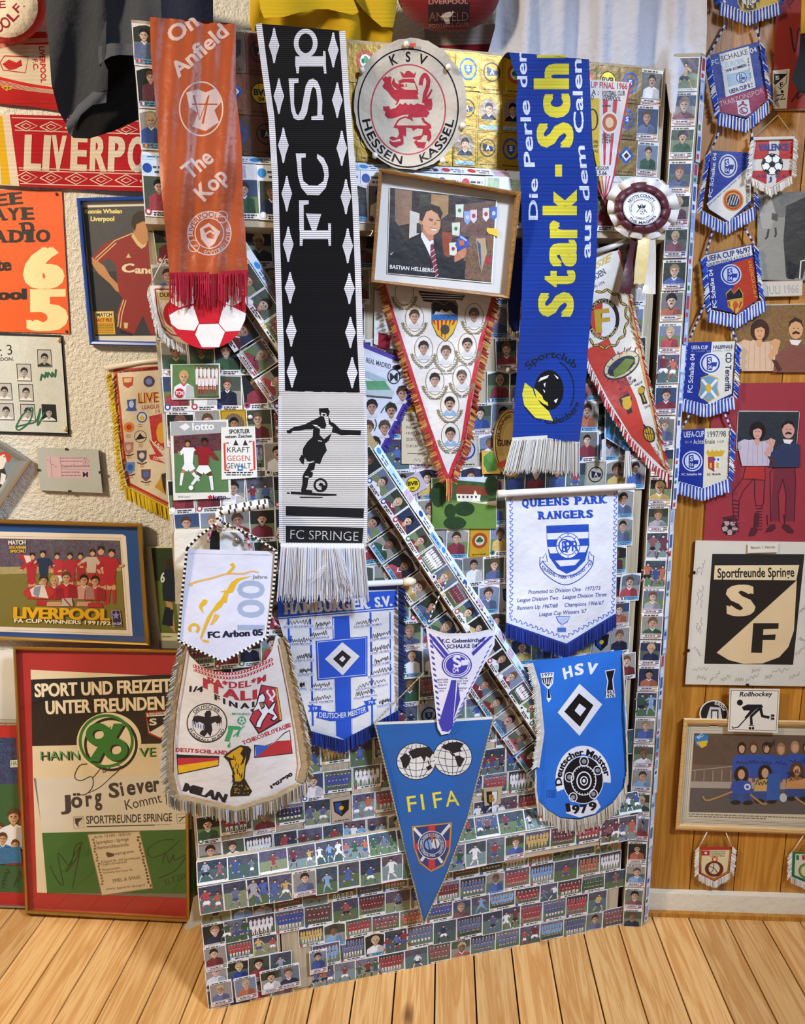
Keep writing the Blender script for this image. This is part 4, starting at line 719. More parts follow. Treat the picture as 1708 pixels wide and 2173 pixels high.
A.ring(640,640,52,56,9,B_,6); A.text('P',650,700,720,690,105,B_,l=6); A.text('R',705,690,765,690,95,B_,l=6); A.text('R',620,700,670,700,100,B_,l=6)
A.curve([(428,815),(470,880),(560,950),(655,980),(760,940),(850,860),(888,800)],7,B_,3); A.curve([(450,775),(500,830),(580,890),(655,905),(750,880),(820,815),(862,765)],7,B_,3)
for p in ([(428,815),(430,740),(455,750),(480,705),(495,780),(450,775)],[(888,800),(895,730),(875,725),(855,690),(845,770),(862,765)]): A.line(p+[p[0]],6,B_,3)
A.text('QUEENS·PARK·RANGERS·FC',0,0,1,0,1,B_) if 0 else A.warp('QUEENS - PARK - RANGERS - FC',lambda u,v:(450+430*u,838+100*math.sin(3.14*u)**.9-40*u*u+0-44*v*.75+30*0),B_,4,.01,1.0)
for t,x0,y0,x1,y1 in (('Promoted to Division One   1972/73',330,1060,948,1024),('League Division Two   League Division Three',233,1130,1003,1078),('Runners Up 1967/68     Champions 1966/67',233,1198,978,1150),("League Cup Winners '67",422,1252,828,1222)): A.text(t,x0,y0,x1,y1,36,'2a3c8a',b=.008,up=(.15,-1))
A.poly([(570,1255),(690,1250),(665,1300),(630,1320),(640,1350),(600,1350),(615,1320),(590,1300)],'b8c4e0',3); A.line([(570,1255),(690,1250),(665,1300),(630,1320),(615,1320),(590,1300),(570,1255)],6,'3a5cc0',4); A.quad(580,1350,655,1388,'4a68c0',3)
T.part('cloth',A,SATIN)
A=Art(DOOR.at(.03),o=CL); e=[(135,1318),(660,1500),(1088,1238)]; A.line(e,26,'1a3484',l=10); A.fringe(e,0,118,210,8,['1b2f86','16266e','2440a0'],.12,0,.005,seed=51); T.part('fringe',A,YARN)
A=Art(None); s_=DOOR.at(.036); A.tube([s_(1056,1048),s_(1072,1047.5),s_(1075,1047),s_(1200,1040),s_(1330,1033),s_(1333,1033),s_(1346,1032)],[.008,.0085,.0072,.0072,.0072,.007,.007],'d8d2c8',10); T.part('rod',A,PLAST)
# --- blue diamond pennant with year 1979
S=DOOR.at(0,lambda x,y:.040+.006*math.sin((x-1135)/196*3.14)+.003*math.sin(y/37+x/50)); T=Thing('shield_pennant','bright blue coated pennant with black and white diamond and the year 1979','pennant',S(1230,1400))
A=Art(S,14,CP); out=[(938,8),(1200,-20),(1450,-55),(1470,300),(1480,600),(1460,700),(1400,780),(1310,845),(1210,872),(1110,865),(1030,815),(985,760),(972,640),(1000,400),(975,150)]; A.slab(out,'2a6cc8'); occ(A,out); w='dcdee6'; k_='15141a'
A.text('H',1132,108,1180,90,62,w,b=.05,up=(-.2,-1)); A.text('S',1190,88,1240,76,62,w,b=.05,up=(-.05,-1)); A.text('V',1248,74,1308,80,62,w,b=.05,up=(.2,-1))
A.poly([(1095,290),(1215,132),(1340,245),(1215,418)],w,2); A.poly([(1132,285),(1213,185),(1292,250),(1218,368)],k_,3); A.poly([(1188,280),(1215,240),(1252,268),(1220,310)],w,4)
A.poly([(1000,75),(1075,68),(1070,130),(1048,160),(1060,215),(1045,235),(1035,215),(1040,160),(1012,130)],w,2); A.text('1977',1012,92,1070,88,16,k_,l=3,b=.02); A.poly([(1008,100),(1068,96),(1062,130),(1042,148),(1018,130)],k_,3); [A.line([(1020+k*14,102),(1028+k*9,136)],5,w,4) for k in range(4)]; A.poly([(1042,160),(1048,160),(1056,210),(1040,210)],k_,3)
A.poly([(1355,60),(1412,50),(1400,110),(1412,205),(1355,212),(1368,120)],w,2); A.poly([(1360,64),(1408,56),(1395,110),(1400,165),(1366,170),(1374,118)],k_,3); A.text('1963',1358,190,1408,184,18,k_,l=3,b=.02); A.text('1976',1358,210,1408,204,18,k_,l=3,b=.02)
A.poly(A.epts(1235,660,152,188,0,36,-5,200)+A.epts(1235,660,105,140,0,30,-5,200)[::-1],w,2); A.ell(1235,660,112,132,w,2,n=36); A.ell(1235,660,108,128,k_,3,n=36); A.arc('Deutscher Meister',1235,660,118,136,192,8,36,k_,l=4,b=.035)
for x,y,rx in ((1240,558,26),(1160,645,26),(1315,608,24),(1180,755,24),(1292,738,24)): A.ring(x,y,rx,rx*1.1,5,w,5); A.ell(x,y,rx*.5,rx*.5,'8a8a90',4)
A.ring(1238,662,70,84,5,w,4); A.ring(1240,665,42,52,7,w,4); A.ring(1240,665,22,26,6,w,4); A.ell(1240,665,8,10,w,4)
for k in range(26): t=k*.2417; A.line([(1238+60*math.cos(t),662+72*math.sin(t)),(1238+66*math.cos(t),662+80*math.sin(t))],4,w,4)
A.poly([(1140,842),(1160,798),(1230,812),(1310,765),(1332,808),(1300,845),(1215,866)],w,2)
for c,x,y,x1 in (('1',1145,835,1168),('9',1176,845,1218),('7',1222,842,1262),('9',1268,828,1312)): A.text(c,x,y,x1,y-4,46,k_,l=4,b=.05)
for i,t in enumerate(('1923','1928','1960')): A.text(t,1035,728+i*15,1085,728+i*15,13,'1c4a94',l=3,b=.02)
T.part('cloth',A,VINYL)
A=Art(DOOR.at(.044),o=CP); A.line([(945,20),(985,150),(1008,400),(980,590)],30,'cfc8bc',l=6); A.fringe([(950,20),(985,150),(1005,400),(978,590)],-30,22,60,8,['d8d2c8','c4bcac'],.3,0,.005,seed=61); T.part('fringe',A,YARN); A=Art(DOOR.at(.044),o=CP); A.fringe([(975,600),(972,680),(985,770),(1030,820),(1110,870),(1210,878),(1310,850),(1400,785),(1462,700),(1478,600),(1470,300),(1452,-40)],4,78,190,8,['dcd6cc','c8c0b0','b8ae9c'],.25,0,.006,seed=62); T.part('fringe',A,YARN)
# --- FIFA pennant
S=DOOR.at(0,lambda x,y:.044+.005*math.sin((x-800)/240*3.1)+.003*math.sin(y/60+x/40)); T=Thing('triangular_pennant','large dark blue triangular pennant with two globes and a flag shield, gold cord edging','pennant',S(925,1532))
A=Art(S,15,CP); out=[(92,345),(300,338),(560,325),(745,312),(600,870),(480,1190),(360,1450),(240,960)]; A.slab(out,'1a5a9e'); occ(A,out); A.line([(92,350),(300,343),(560,330),(745,318)],15,'d8d4cc',2)
for cx,cy,f in ((318,558,0),(518,537,1)):
    A.ell(cx,cy,108,102,k_,2,n=36); A.ell(cx,cy,104,98,'d8d2c8',3,n=36)
    for k in (-.75,-.4,0,.4,.75): A.curve([(cx+104*k*.5,cy-94*math.sqrt(1-(k*.5)**2)),(cx+104*k,cy),(cx+104*k*.5,cy+94*math.sqrt(1-(k*.5)**2))],3,'2a3040',4); y=cy+98*k; r=104*math.sqrt(max(.01,1-k*k)); A.curve([(cx-r,y-4),(cx,y+10),(cx+r,y-4)],3,'2a3040',4)
for p in ([(228,540),(262,512),(290,540),(280,570),(262,598),(245,590),(240,560)],[(275,505),(320,485),(390,478),(412,510),(395,540),(372,530),(365,560),(345,530),(300,545),(285,520)],[(372,590),(400,575),(405,595),(385,610)],[(380,545),(392,570),(385,575)],[(455,478),(500,455),(545,450),(580,462),(560,490),(570,500),(520,515),(500,500),(470,490)],[(530,530),(555,525),(585,545),(560,590),(545,580)],[(500,505),(530,520),(535,535),(515,525)]): A.poly(p,k_,5)
for c,x0,y0,x1,y1 in (('F',275,836,325,830),('I',352,824,366,822),('F',418,815,466,808),('A',482,808,557,800)): A.text(c,x0,y0,x1,y1,90,'e0cc3c',l=3,b=.005); 
sh=[(295,915),(515,893),(505,1050),(470,1130),(400,1165),(335,1115),(305,1030)]; A.poly(sh,'c88a30',2); sh2=[(303,922),(506,901),(497,1046),(464,1122),(400,1155),(341,1109),(313,1026)]; A.poly(sh2,'22386e',3)
A.poly([(385,913),(422,909),(422,1150),(385,1148)],'c02f38',5); A.poly([(308,1010),(500,990),(497,1030),(313,1045)],'c02f38',5); A.line([(306,925),(400,1030)],16,'dcd8d4',4); A.line([(504,905),(400,1030)],16,'dcd8d4',4); A.line([(345,1105),(400,1030)],16,'dcd8d4',4); A.line([(462,1115),(400,1030)],16,'dcd8d4',4)
A.ell(405,1018,78,78,'d8d4cc',6,n=36); A.ell(405,1018,74,74,'22386e',7,n=36); A.arc('WORLD CHAMPIONSHIP JULES RIMET CUP ENGLAND',405,1018,54,54,250,-50,14,'d8d4cc',l=8,b=.012); A.text('1966',388,1084,424,1080,13,'d8d4cc',l=8); A.ring(405,1018,52,52,3,'d8d4cc',8); A.ell(392,1015,26,28,'8aa4c8',8); A.ell(425,1010,22,28,'d8d4cc',8); A.line([(380,990),(395,1050)],6,'22386e',9); A.line([(420,985),(432,1045)],6,'22386e',9); A.poly([(395,955),(415,953),(412,985),(408,1005),(402,1005),(399,985)],'b85a34',9)
T.part('cloth',A,SATIN)
A=Art(None); s_=DOOR.at(.048); c2=['b8a878','8a7a58']; q=[A0 for A0 in [(795,1534),(852,1771),(899,1961),(946,1860),(992,1736),(1048,1521)]]; A.tube([s_(x,y) for x,y in q],.0017,c2,5,seg=.004); A.tube([s_(796,1533),s_(900,1427,-.012)],.0012,c2,5,seg=.004); A.tube([s_(1047,1521),s_(1015,1482,-.012)],.0012,c2,5,seg=.004); T.part('cord',A,YARN)
# --- Hamburg pennant
S=DOOR.at(0,lambda x,y:.020+.003*math.sin(x/50)+.002*math.sin(y/45+x/70)); T=Thing('shield_pennant','blue and white pennant covered in signatures, under the black and white scarf fringe','pennant',S(725,1240))
A=Art(S,18,CR_); out=[(-10,160),(700,130),(1385,115),(1385,900),(1380,1560),(1130,1700),(745,1900),(380,1800),(150,1000),(0,500)]; A.slab(out,'d8d6d6'); occ(A,out); B_='1f50bc'
A.poly([(-10,160),(1370,118),(1368,165),(-8,225)],B_,2); A.poly([(-8,240),(1368,180),(1366,372),(0,490)],B_,2); A.line([(0,505),(1365,392)],12,B_,2)
A.slabtext('HAMBURGER',80,452,1050,385,128,'d8d4d0',b=.06,l=4,gap=.08); A.text('S.V.',1118,372,1320,352,118,'d8d4d0',l=4,b=.05)
A.poly([(625,480),(830,465),(860,1870),(745,1890),(660,1850)],B_,2); A.line([(640,500),(645,730)],9,'d8d6d6',3); A.line([(822,470),(838,720)],9,'d8d6d6',3); A.line([(645,1200),(665,1850)],9,'d8d6d6',3); A.line([(842,1190),(852,1830)],9,'d8d6d6',3)
for x0,x1 in ((118,150),(370,400),(1065,1085),(1290,1298)): A.line([(x0,505 if x0<600 else 430),((x0+x1)/2,1000),(x1,1740 if x0>118 else 700)],22 if x0<1200 else 14,B_,2)
A.poly([(432,762),(1030,705),(1030,1165),(450,1218)],B_,3); A.line([(455,775),(1012,722),(1012,1148),(470,1198),(455,775)],7,'d8d6d6',4); A.poly([(540,970),(740,775),(940,938),(745,1158)],'d6d4d8',4); A.poly([(633,968),(740,866),(842,948),(742,1070)],'16161c',5); A.poly([(703,972),(745,932),(778,965),(742,1005)],'d6d4d8',6)
for i,(t,x0,y0,x1,y1) in enumerate((('FRANZ BECKENBAUER',70,612,410,600),('JÜRGEN GROH',412,632,632,615),('LARS BASTRUP',352,742,592,730),('JÜRGEN MILEWSKI',130,812,395,802),('JOSEF KOITKA',195,1000,420,990),('DJORDJEVIC',228,1165,412,1155),('DITMAR JAKOBS',372,1335,628,1320),('KAPPEL',230,1325,332,1322),('BERND WEHMEYER',362,1485,640,1465),('HOLGER HIERONYMUS',880,612,1192,578),('CASPAR MEMERING',1068,765,1320,722),('HORST HRUBESCH',1068,918,1312,880),('DIETER KRAMER',1092,1055,1305,1015),('BERNHARD SCHAROLD',1042,1192,1340,1130),('WOLFGANG FELIX MAGATH',898,1340,1265,1270),('WILLIAM HARTWIG',875,1435,1140,1395),('ULRICH STEIN',1145,1530,1320,1495))):
    A.poly([(x0-5,y0+6),(x1+5,y1+6),(x1+5,y1-30),(x0-5,y0-30)],'d8d6d6',3); A.text(t,x0,y0,x1,y1,24,'3a52b0',l=4,b=.008); A.scribble(x0+20,y0-52,x1-30,y1-62,38,'1a1820',5,n=16,w=5,seed=i+70)
A.poly([(340,1500),(500,1510),(490,1560),(470,1580),(345,1575),(370,1540)],B_,4); A.text('19',402,1555,450,1552,32,'d8d6d6',l=5); A.poly([(985,1455),(1140,1425),(1110,1460),(1130,1490),(1020,1510)],B_,4); A.text('79',1040,1488,1098,1480,32,'d8d6d6',l=5)
A.poly([(470,1550),(600,1580),(760,1570),(900,1540),(1025,1485),(1045,1570),(900,1640),(760,1680),(600,1685),(440,1645)],B_,5); A.warp('DEUTSCHER MEISTER',lambda u,v:(475+540*u,1640+28*math.sin(2.6*u)-72*u*u-u*10-62*v),'dcdadc',6,.012,1.0)
T.part('cloth',A,SATIN)
A=Art(DOOR.at(.025),o=CR_); f=['142a78','0f1f5c','1c3a96']; A.fringe([(380,1800),(745,1900),(1130,1705),(1385,1560)],10,165,150,11,f,.15,0,.006,seed=71); A.fringe([(1385,120),(1388,900),(1385,1560)],85,45,120,14,['101c4c','0c1638','1a2c6c'],.3,0,.006,seed=72); T.part('fringe',A,YARN)
A=Art(None); s_=DOOR.at(.03); A.tube([s_(600,1246),s_(700,1243),s_(857,1235)],.0065,'d4d0cc',8); A.tube([s_(855,1235),s_(872,1234),s_(882,1233)],[.0085,.0095,.004],'d8c8a8',10); T.part('rod',A,PLAST)
# --- small bulging triangular pennant
S=DOOR.at(0,lambda x,y:.05+.022*math.sin(max(0,min(1,(x-903)/146))*3.1416)*lerp(1,.1,(y-1335)/240)); T=Thing('triangular_pennant','small white and violet striped triangular pennant bulging forward above the globe pennant','pennant',S(975,1340))
A=Art(S,10,CK); out=[(520,1342),(560,1368),(680,1392),(850,1390),(980,1372),(1055,1345),(1048,1480),(800,1950),(700,2160),(640,2172),(610,2120),(570,1750)]; A.slab(out,'dcd8e0'); occ(A,out); v='4440a0'; A.line([(525,1355),(680,1402),(850,1400),(1050,1360)],14,'d8d4d4',2)
for p in ([(545,1410),(580,1415),(700,1560),(680,1580)],[(600,1415),(625,1420),(710,1550)],[(548,1450),(560,1450),(672,1578),(650,1580)],[(1040,1410),(1010,1415),(870,1540),(885,1565)],[(990,1418),(960,1420),(868,1530)],[(715,1750),(755,1750),(725,2120),(690,2150),(640,2140)],[(640,2130),(620,2080),(705,1800),(712,1860)],[(765,1760),(785,1900),(735,2050)]): A.poly(p,v,2)
for k in range(16): t=k/16; x,y=545+75*t,1390+700*t; A.poly([(x,y),(x+22,y+14),(x+24,y+30),(x+2,y+18)],v,3); x,y=1030-310*t,1470+640*t; A.poly([(x,y),(x-22,y+24),(x-26,y+40),(x-6,y+18)],v,3)
A.text('F.C. Gelsenkirchen',642,1465,970,1455,30,'2c2a5c',b=.03,up=(.05,-1)); A.text('SCHALKE 04',680,1508,914,1500,32,'2c2a5c',b=.02,up=(.05,-1))
A.ell(758,1635,116,100,v,3,n=36); A.ell(758,1635,106,92,'dcd8e4',4,n=36); A.ring(758,1635,98,84,6,v,5); A.poly(A.epts(758,1635,84,72,0,30),v,5); A.text('S',735,1655,800,1645,90,'dcd8e4',l=6,b=.04); A.text('04',728,1695,775,1690,40,'dcd8e4',l=6,b=.01); A.poly([(790,1600),(850,1590),(850,1630),(800,1640)],'dcd8e4',6)
for t,x0,y0,x1 in (('DEUTSCHER',605,1755,692),('MEISTER',780,1745,842),('1934 1935',608,1775,690),('1937 1939',762,1765,845),('1940 42',615,1795,680),('42 1958',765,1785,830),('Deutscher',610,1820,680),('Pokalsieger',765,1818,840),('1937',622,1842,660),('1972',770,1838,805)): A.text(t,x0,y0,x1,y0-3,13,'4a4880',l=3,b=.004)
T.part('cloth',A,VINYL)
A=Art(None); s_=DOOR.at(.07); c2=['d8d0c0','3a3a50']; A.tube([s_(906,1330,-.01),s_(920,1290,-.02),s_(946,1235,-.03)],.0016,c2,6,seg=.005); A.tube([s_(1050,1332,-.01),s_(1010,1275,-.02),s_(970,1218,-.03)],.0016,c2,6,seg=.005); T.part('cord',A,YARN)
# --- white pennant of the footballer in gold strokes
S=DOOR.at(0,lambda x,y:.082+.003*math.sin(x/60)+.002*math.sin(y/50)); T=Thing('shield_pennant','white pennant with a footballer in gold strokes, hung on the door latch','pennant',S(480,1170))
A=Art(S,18,CY); out=[(325,712),(1410,745),(1370,1200),(1300,1790),(760,2085),(225,1830),(270,1250)]; A.slab(out,'dadaea'); occ(A,out); g='e0b020'
A.curve([(355,1150),(430,1115),(620,1070),(820,1015),(1000,1015),(1110,985),(1195,1000)],26,'e0b060',2,16); A.curve([(860,890),(890,930),(860,970),(820,1010)],38,g,3,30); A.curve([(350,1140),(390,1160)],24,'e0b060',2)
A.poly([(1110,1042),(980,1090),(930,1130),(880,1240),(830,1250),(800,1370),(770,1365),(740,1420),(640,1490),(610,1560),(570,1640),(510,1790),(480,1800),(520,1680),(570,1540),(620,1470),(680,1380),(740,1320),(780,1240),(730,1230),(810,1210),(860,1120),(930,1070)],g,3)
A.poly([(530,1320),(575,1340),(560,1380),(510,1420),(525,1495),(470,1430),(480,1380)],g,3); A.poly([(660,1500),(715,1520),(700,1560),(640,1630),(600,1635),(640,1560)],'e0b048',3); A.ring(410,1680,70,66,32,g,3,a0=-60,a1=225); A.poly([(485,1805),(530,1815),(590,1825),(585,1855),(530,1845)],'e0b048',3)
A.text('Jahre',1115,1072,1300,1072,42,'8a8a94',b=.03); A.text('100',1255,1700,1255,1095,330,'a0aec8',l=2,b=.02,up=(-1,-.0))
A.text('FC Arbon 05',578,1795,1250,1760,78,'1c1e34',l=4,b=.05); A.text('prod. FLUTED Gossau  www.fanshop.ch',990,785,1345,790,12,'8a8a98',b=0); A.line([(330,765),(1405,795)],4,'c4c4d8',2)
T.part('cloth',A,CLOTH)
A=Art(None); s_=DOOR.at(.085); c2=['12110f','e4dccc']; q=[(397,1165),(378,1366),(381,1361),(473,1404),(568,1353),(580,1250),(586,1170)]; q=[(397,1164),(387,1258),(379,1360),(473,1404),(567,1353),(580,1250),(587,1170)]
A.tube([s_(x,y) for x,y in q],.0028,c2,6,seg=.0042); A.tube([s_(397,1164),s_(420,1140),s_(452,1116),s_(466,1108)],.0026,c2,6,seg=.0042); A.tube([s_(587,1170),s_(545,1142),s_(500,1120),s_(474,1110)],.0026,c2,6,seg=.0042); A.tube([s_(484,1110,.004),s_(494,1120,.006),s_(486,1114,.008),s_(478,1120,.004)],.003,c2,6,seg=.004); T.part('cord',A,YARN)
# --- Italia shield pennant, sagging from its cord
def bi(x,y):
    t=max(0,min(1,(x-372)/(612-372))); sag=math.sin(t*3.1416); return .060+.045*sag*lerp(1,.25,(y-1380)/330)+.012*math.exp(-((x-480-(y-1500)*.25)/26)**2)*lerp(1,0,(y-1400)/220)
S=DOOR.at(0,bi); T=Thing('shield_pennant','large white shield pennant with tan braid fringe, eagle badge, two flags and a gold cup','pennant',S(495,1390))
A=Art(S,12,CQ); out=[(330,-60),(400,60),(500,160),(620,215),(800,225),(1000,180),(1150,110),(1220,0),(1260,-160),(1320,-120),(1390,80),(1500,700),(1590,1200),(1500,1400),(860,1620),(200,1470),(110,1100),(170,700),(260,200)]; A.slab(out,'dcd4cc'); occ(A,[(300,-60),(400,60),(620,215),(1000,180),(1220,0),(1260,-160),(1380,-120),(1450,100),(1600,800),(1640,1250),(1300,1600),(860,1780),(300,1600),(90,1450),(70,1000),(200,300)])
r_='b02a3a'
for k in range(26):
    t=k/25; x=440+770*t; y=130+115*math.sin(3.1*(t*.92+.08))-40*t*t; A.ell(x,y,19,17,r_,2); A.ell(x-3,y,8,12,'e0c8c4',3); A.ell(x+8,y+42,17,15,r_,2); A.ell(x+4,y+42,7,11,'e0c8c4',3)
A.warp('PA*DEL*M',lambda u,v:(570+590*u,330+72*math.sin(2.9*u)-42*u-66*v),r_,2,.04,1.1); A.warp('ITALI',lambda u,v:(525+545*u,368+165*math.sin(1.9*u)-38*u-98*v),r_,3,.05,1.15)
A.warp('FINAL',lambda u,v:(640+440*u,492+112*math.sin(2.2*u)-28*u-56*v),'18151c',3,.045,1.5); A.text('1/4',385,415,525,420,58,'18151c',l=3,b=.04,up=(.1,-1))
A.ell(565,732,205,200,'1a1820',2,n=40); A.ell(565,732,194,189,'dcd4c8',3,n=40); A.ell(565,735,150,147,'1a1820',4,n=36); A.ell(565,735,143,140,'dcd4cc',5,n=36); A.arc('DEUTSCHER',565,735,156,152,140,42,32,'1a1820',l=4,b=.02); A.arc('FUSSBALL-BUND',565,735,190,186,198,340,30,'1a1820',l=4,b=.02)
A.poly([(540,640),(560,610),(600,605),(610,640),(600,670),(680,655),(715,680),(700,740),(690,790),(650,720),(610,740),(620,800),(600,870),(570,830),(540,870),(500,850),(490,830),(520,800),(530,740),(490,720),(430,750),(420,720),(430,670),(470,655),(545,670)],'14131a',6)
for k in range(5): A.ell(425+k*26,745+k*7,9,34,'d8d4d0',7,n=10); A.ell(425+k*26,745+k*7,5,28,'3a4ab0',8,n=8); A.ell(625+k*20,775-k*4,8,34,'d8d4d0',7,n=10)
g='3a9a5c'; A.ell(915,708,44,42,g,3); A.ball(915,708,36,'d8d4cc','3a9a5c',4); A.text('MONDO...',815,650,1020,655,22,g,b=.03,up=(.3,-1)); A.poly([(775,760),(890,765),(880,800),(830,800),(790,920),(740,915),(780,800)],g,3); A.line([(870,870),(900,770)],20,g,3); A.line([(830,870),(940,760)],12,g,3); A.poly([(770,960),(800,920),(800,975),(775,980)],g,3)
sh=[(1110,345),(1275,375),(1325,705),(1085,845),(990,700),(1060,540)]; A.poly(sh,'1a1820',2); A.poly([(1118,355),(1255,380),(1300,695),(1090,828),(1002,695),(1068,545)],'b03040',3); A.poly([(1255,380),(1270,382),(1318,700),(1300,700)],'d8a030',4)
A.poly([(1060,540),(1080,450),(1130,420),(1160,470),(1150,520),(1190,580),(1230,520),(1270,510),(1240,600),(1290,680),(1240,720),(1200,700),(1230,660),(1180,640),(1130,720),(1110,790),(1050,780),(1060,720),(1110,640),(1080,600),(1020,620),(1000,600),(1050,580)],'18161c',4)
A.poly([(1072,540),(1092,462),(1126,435),(1148,475),(1140,525),(1188,600),(1235,540),(1255,525),(1228,605),(1275,675),(1240,705),(1218,692),(1245,655),(1180,625),(1122,712),(1100,775),(1062,768),(1072,725),(1122,640),(1085,590),(1030,612)],'e4e0e4',5); A.poly([(1088,525),(1140,515),(1150,570),(1115,600)],'2a1a20',6); A.poly([(1098,535),(1130,528),(1138,562),(1115,582)],'a8783c',7)
A.curve([(1230,520),(1200,460),(1170,420),(1185,400)],18,'e4e0e4',5); A.curve([(1195,500),(1245,450),(1225,400)],18,'e4e0e4',5)
A.slabtext('TCHECOSLOVAQIE',930,952,1418,765,40,r_,b=.045,gap=.1); A.slabtext('DEUTSCHLAND',250,1018,770,1050,38,r_,b=.045,gap=.12)
A.poly([(258,1048),(690,1065),(682,1165),(272,1252)],'1a1418',2); A.poly([(268,1085),(682,1085),(680,1105),(272,1160)],'b82834',3); A.poly([(272,1160),(680,1105),(678,1155),(280,1240)],'e0aa14',3)
A.poly([(1040,950),(1150,960),(1250,920),(1340,830),(1400,800),(1428,1040),(1042,1085)],'1a1418',2); A.poly([(1050,955),(1150,968),(1250,930),(1345,840),(1395,812),(1405,905),(1260,915),(1180,960),(1110,1020),(1050,1070)],'dcd4cc',3); A.poly([(1180,965),(1260,918),(1410,908),(1420,1032),(1060,1078)],'b42c30',4); A.poly([(1050,955),(1195,965),(1060,1078)],'2f5cb4',5)
A.poly([(730,1070),(800,1010),(900,955),(980,965),(1012,1000),(990,1100),(955,1170),(945,1290),(990,1370),(1020,1420),(990,1465),(800,1472),(800,1420),(830,1330),(820,1220),(780,1120)],'17120c',3)
A.poly([(760,1068),(820,1020),(900,972),(930,985),(900,1040),(930,1080),(900,1160),(930,1140),(960,1060),(945,1170),(930,1290),(900,1320),(850,1320),(835,1220),(800,1110),(850,1100)],'d0a018',4)
for k in range(14): rk=random.Random(k); x=rk.uniform(800,940); y=rk.uniform(1030,1300); A.line([(x,y),(x+rk.uniform(-20,20),y+40)],8,'17120c',5)
for k in range(22): rk=random.Random(k+90); A.ell(rk.uniform(825,985),rk.uniform(1345,1450),9,6,'a07c18',4,n=6)
A.text('MILAN',318,1412,750,1532,82,'17151c',l=3,b=.06,up=(.35,-1)); A.text('1*07*90',1215,1395,1432,1255,36,'17151c',l=3,b=.06)
T.part('cloth',A,SATIN)
br=['a8906a','8a7450','c0b08c','6e5a3c']
S4=DOOR.at(0,lambda x,y:bi(x,y)+.003); A=Art(S4,12,CQ); A.line([(335,-50),(290,150),(225,550),(190,900),(185,1200),(235,1445)],70,'9c8460',l=3); A.line([(1325,-130),(1370,100),(1450,500),(1520,850),(1560,1150),(1510,1330)],78,'9c8460',l=3); A.line([(235,1465),(860,1600),(1240,1480),(1500,1360)],44,'b09a74',l=3)
for L,w_ in (([(370,0),(330,250),(270,600),(240,950),(240,1250),(280,1430)],16),([(1290,-60),(1330,150),(1400,500),(1460,850),(1490,1150),(1470,1300)],16),([(280,1440),(860,1570),(1240,1450),(1470,1330)],14)): A.line(L,w_,'c8a890',l=5)
T.part('braid',A,FELT)
A=Art(DOOR.at(0,lambda x,y:bi(x,y)),o=CQ); f=['a89878','8a7a5c','c4bcac','6e6048','b8b4b8']; A.fringe([(330,-60),(270,150),(200,550),(160,900),(150,1200),(200,1440)],-58,50,130,12,f,.4,.004,.012,seed=81); A.fringe([(1340,-150),(1400,80),(1480,480),(1560,850),(1600,1150),(1560,1330)],42,50,130,12,f,.4,.004,.012,seed=82); A.fringe([(150,1420),(235,1490),(860,1625),(1240,1510),(1580,1320)],6,125,170,14,f,.3,.004,.014,seed=83); T.part('fringe',A,YARN)
A=Art(None); s_=DOOR.at(.075); c2=['c86a8c','d8c8cc','8a3050']; A.tube([s_(442,1150,-.005),s_(446,1125),s_(465,1112)],.0032,c2,6,seg=.005); T.part('cord',A,YARN); A=Art(None); A.tube([s_(500,1116),s_(522,1135,.002),s_(534,1170,.002)],.003,c2,6,seg=.005); T.part('cord',A,YARN); A=Art(None); A.tube([s_(570,1300),s_(585,1326),s_(592,1332)],.0035,c2,6,seg=.005); T.part('cord',A,YARN)
# ================= left wall
# --- orange poster
def sheet(S,crop,pts,col,th=.0015,a=0,g=0): A=Art(S,g,crop); A.slab(pts,col,th,a); return A
S=WALL.at(.004); T=Thing('poster','bright orange poster with heavy black letters and a cream 65, pinned at the left edge','poster',S(60,404))
A=sheet(S,CE,[(-150,5),(415,20),(468,975),(-150,955)],'e2581a'); k_='1e1712'; c_='ecd9a4'
A.o=CA; A.slabtext('EE',-35,1385,155,1365,82,k_,b=.05); A.slabtext('AYE',-40,1480,232,1472,84,k_,b=.05,sl=-.08); A.slabtext('D',150,1572,236,1556,78,k_,b=.05); A.slabtext('ADIO',-50,1628,338,1622,84,k_,b=.05); A.o=CE
A.text('te',-30,552,78,548,86,k_,b=.05); A.text('ool',-20,746,180,742,74,k_,b=.06); A.text('6',155,664,435,660,272,c_,b=.075); A.text('5',178,946,460,944,278,c_,b=.075,l=3)
A.line([(240,80),(295,-60)],3,'c84c14',1); T.part('print',A,PAPER)
for x,y in ((120,412),(141,703)): pin(T,S,x,y,3,'8a5a30')
# --- framed page
S=WALL.at(.012); T=Thing('picture_frame','blue framed magazine page of a footballer in red kit, partly behind the door','picture frame',S(250,420))
O_=[(162,420),(400,414),(424,737),(190,732)]; I_=[(173,429),(391,424),(413,727),(199,722)]; frame(T,S,O_,I_,.016,'1648a8',PLAST)
A=sheet(S,(0,0,1),[(170,427),(394,421),(416,730),(196,726)],'e2dccc',.004); A.o=CE; A.poly([(558,128),(1250,110),(1330,985),(640,990)],'47474c',1,.25); A.poly([(600,560),(1300,540),(1330,985),(640,990)],'2e3038',2,.2)
r_='8e2420'; f_='d8c08a'; sk='c08a5c'
A.poly([(890,290),(960,300),(1020,340),(1180,360),(1200,760),(1010,780),(850,760),(790,700),(780,520),(740,470),(640,510),(610,470),(700,370),(770,340)],r_,3); A.poly([(645,480),(610,455),(612,500),(660,570),(740,640),(780,690),(800,695),(790,640),(740,590),(700,520)],sk,4)
A.poly([(820,740),(1180,770),(1220,920),(1120,990),(1010,980),(960,850),(900,980),(800,940),(780,850)],r_,4); A.poly([(800,940),(895,975),(880,990),(810,970)],'1a1416',5); A.line([(790,930),(800,840),(830,745)],7,f_,5); A.line([(808,935),(818,845),(845,750)],7,f_,5)
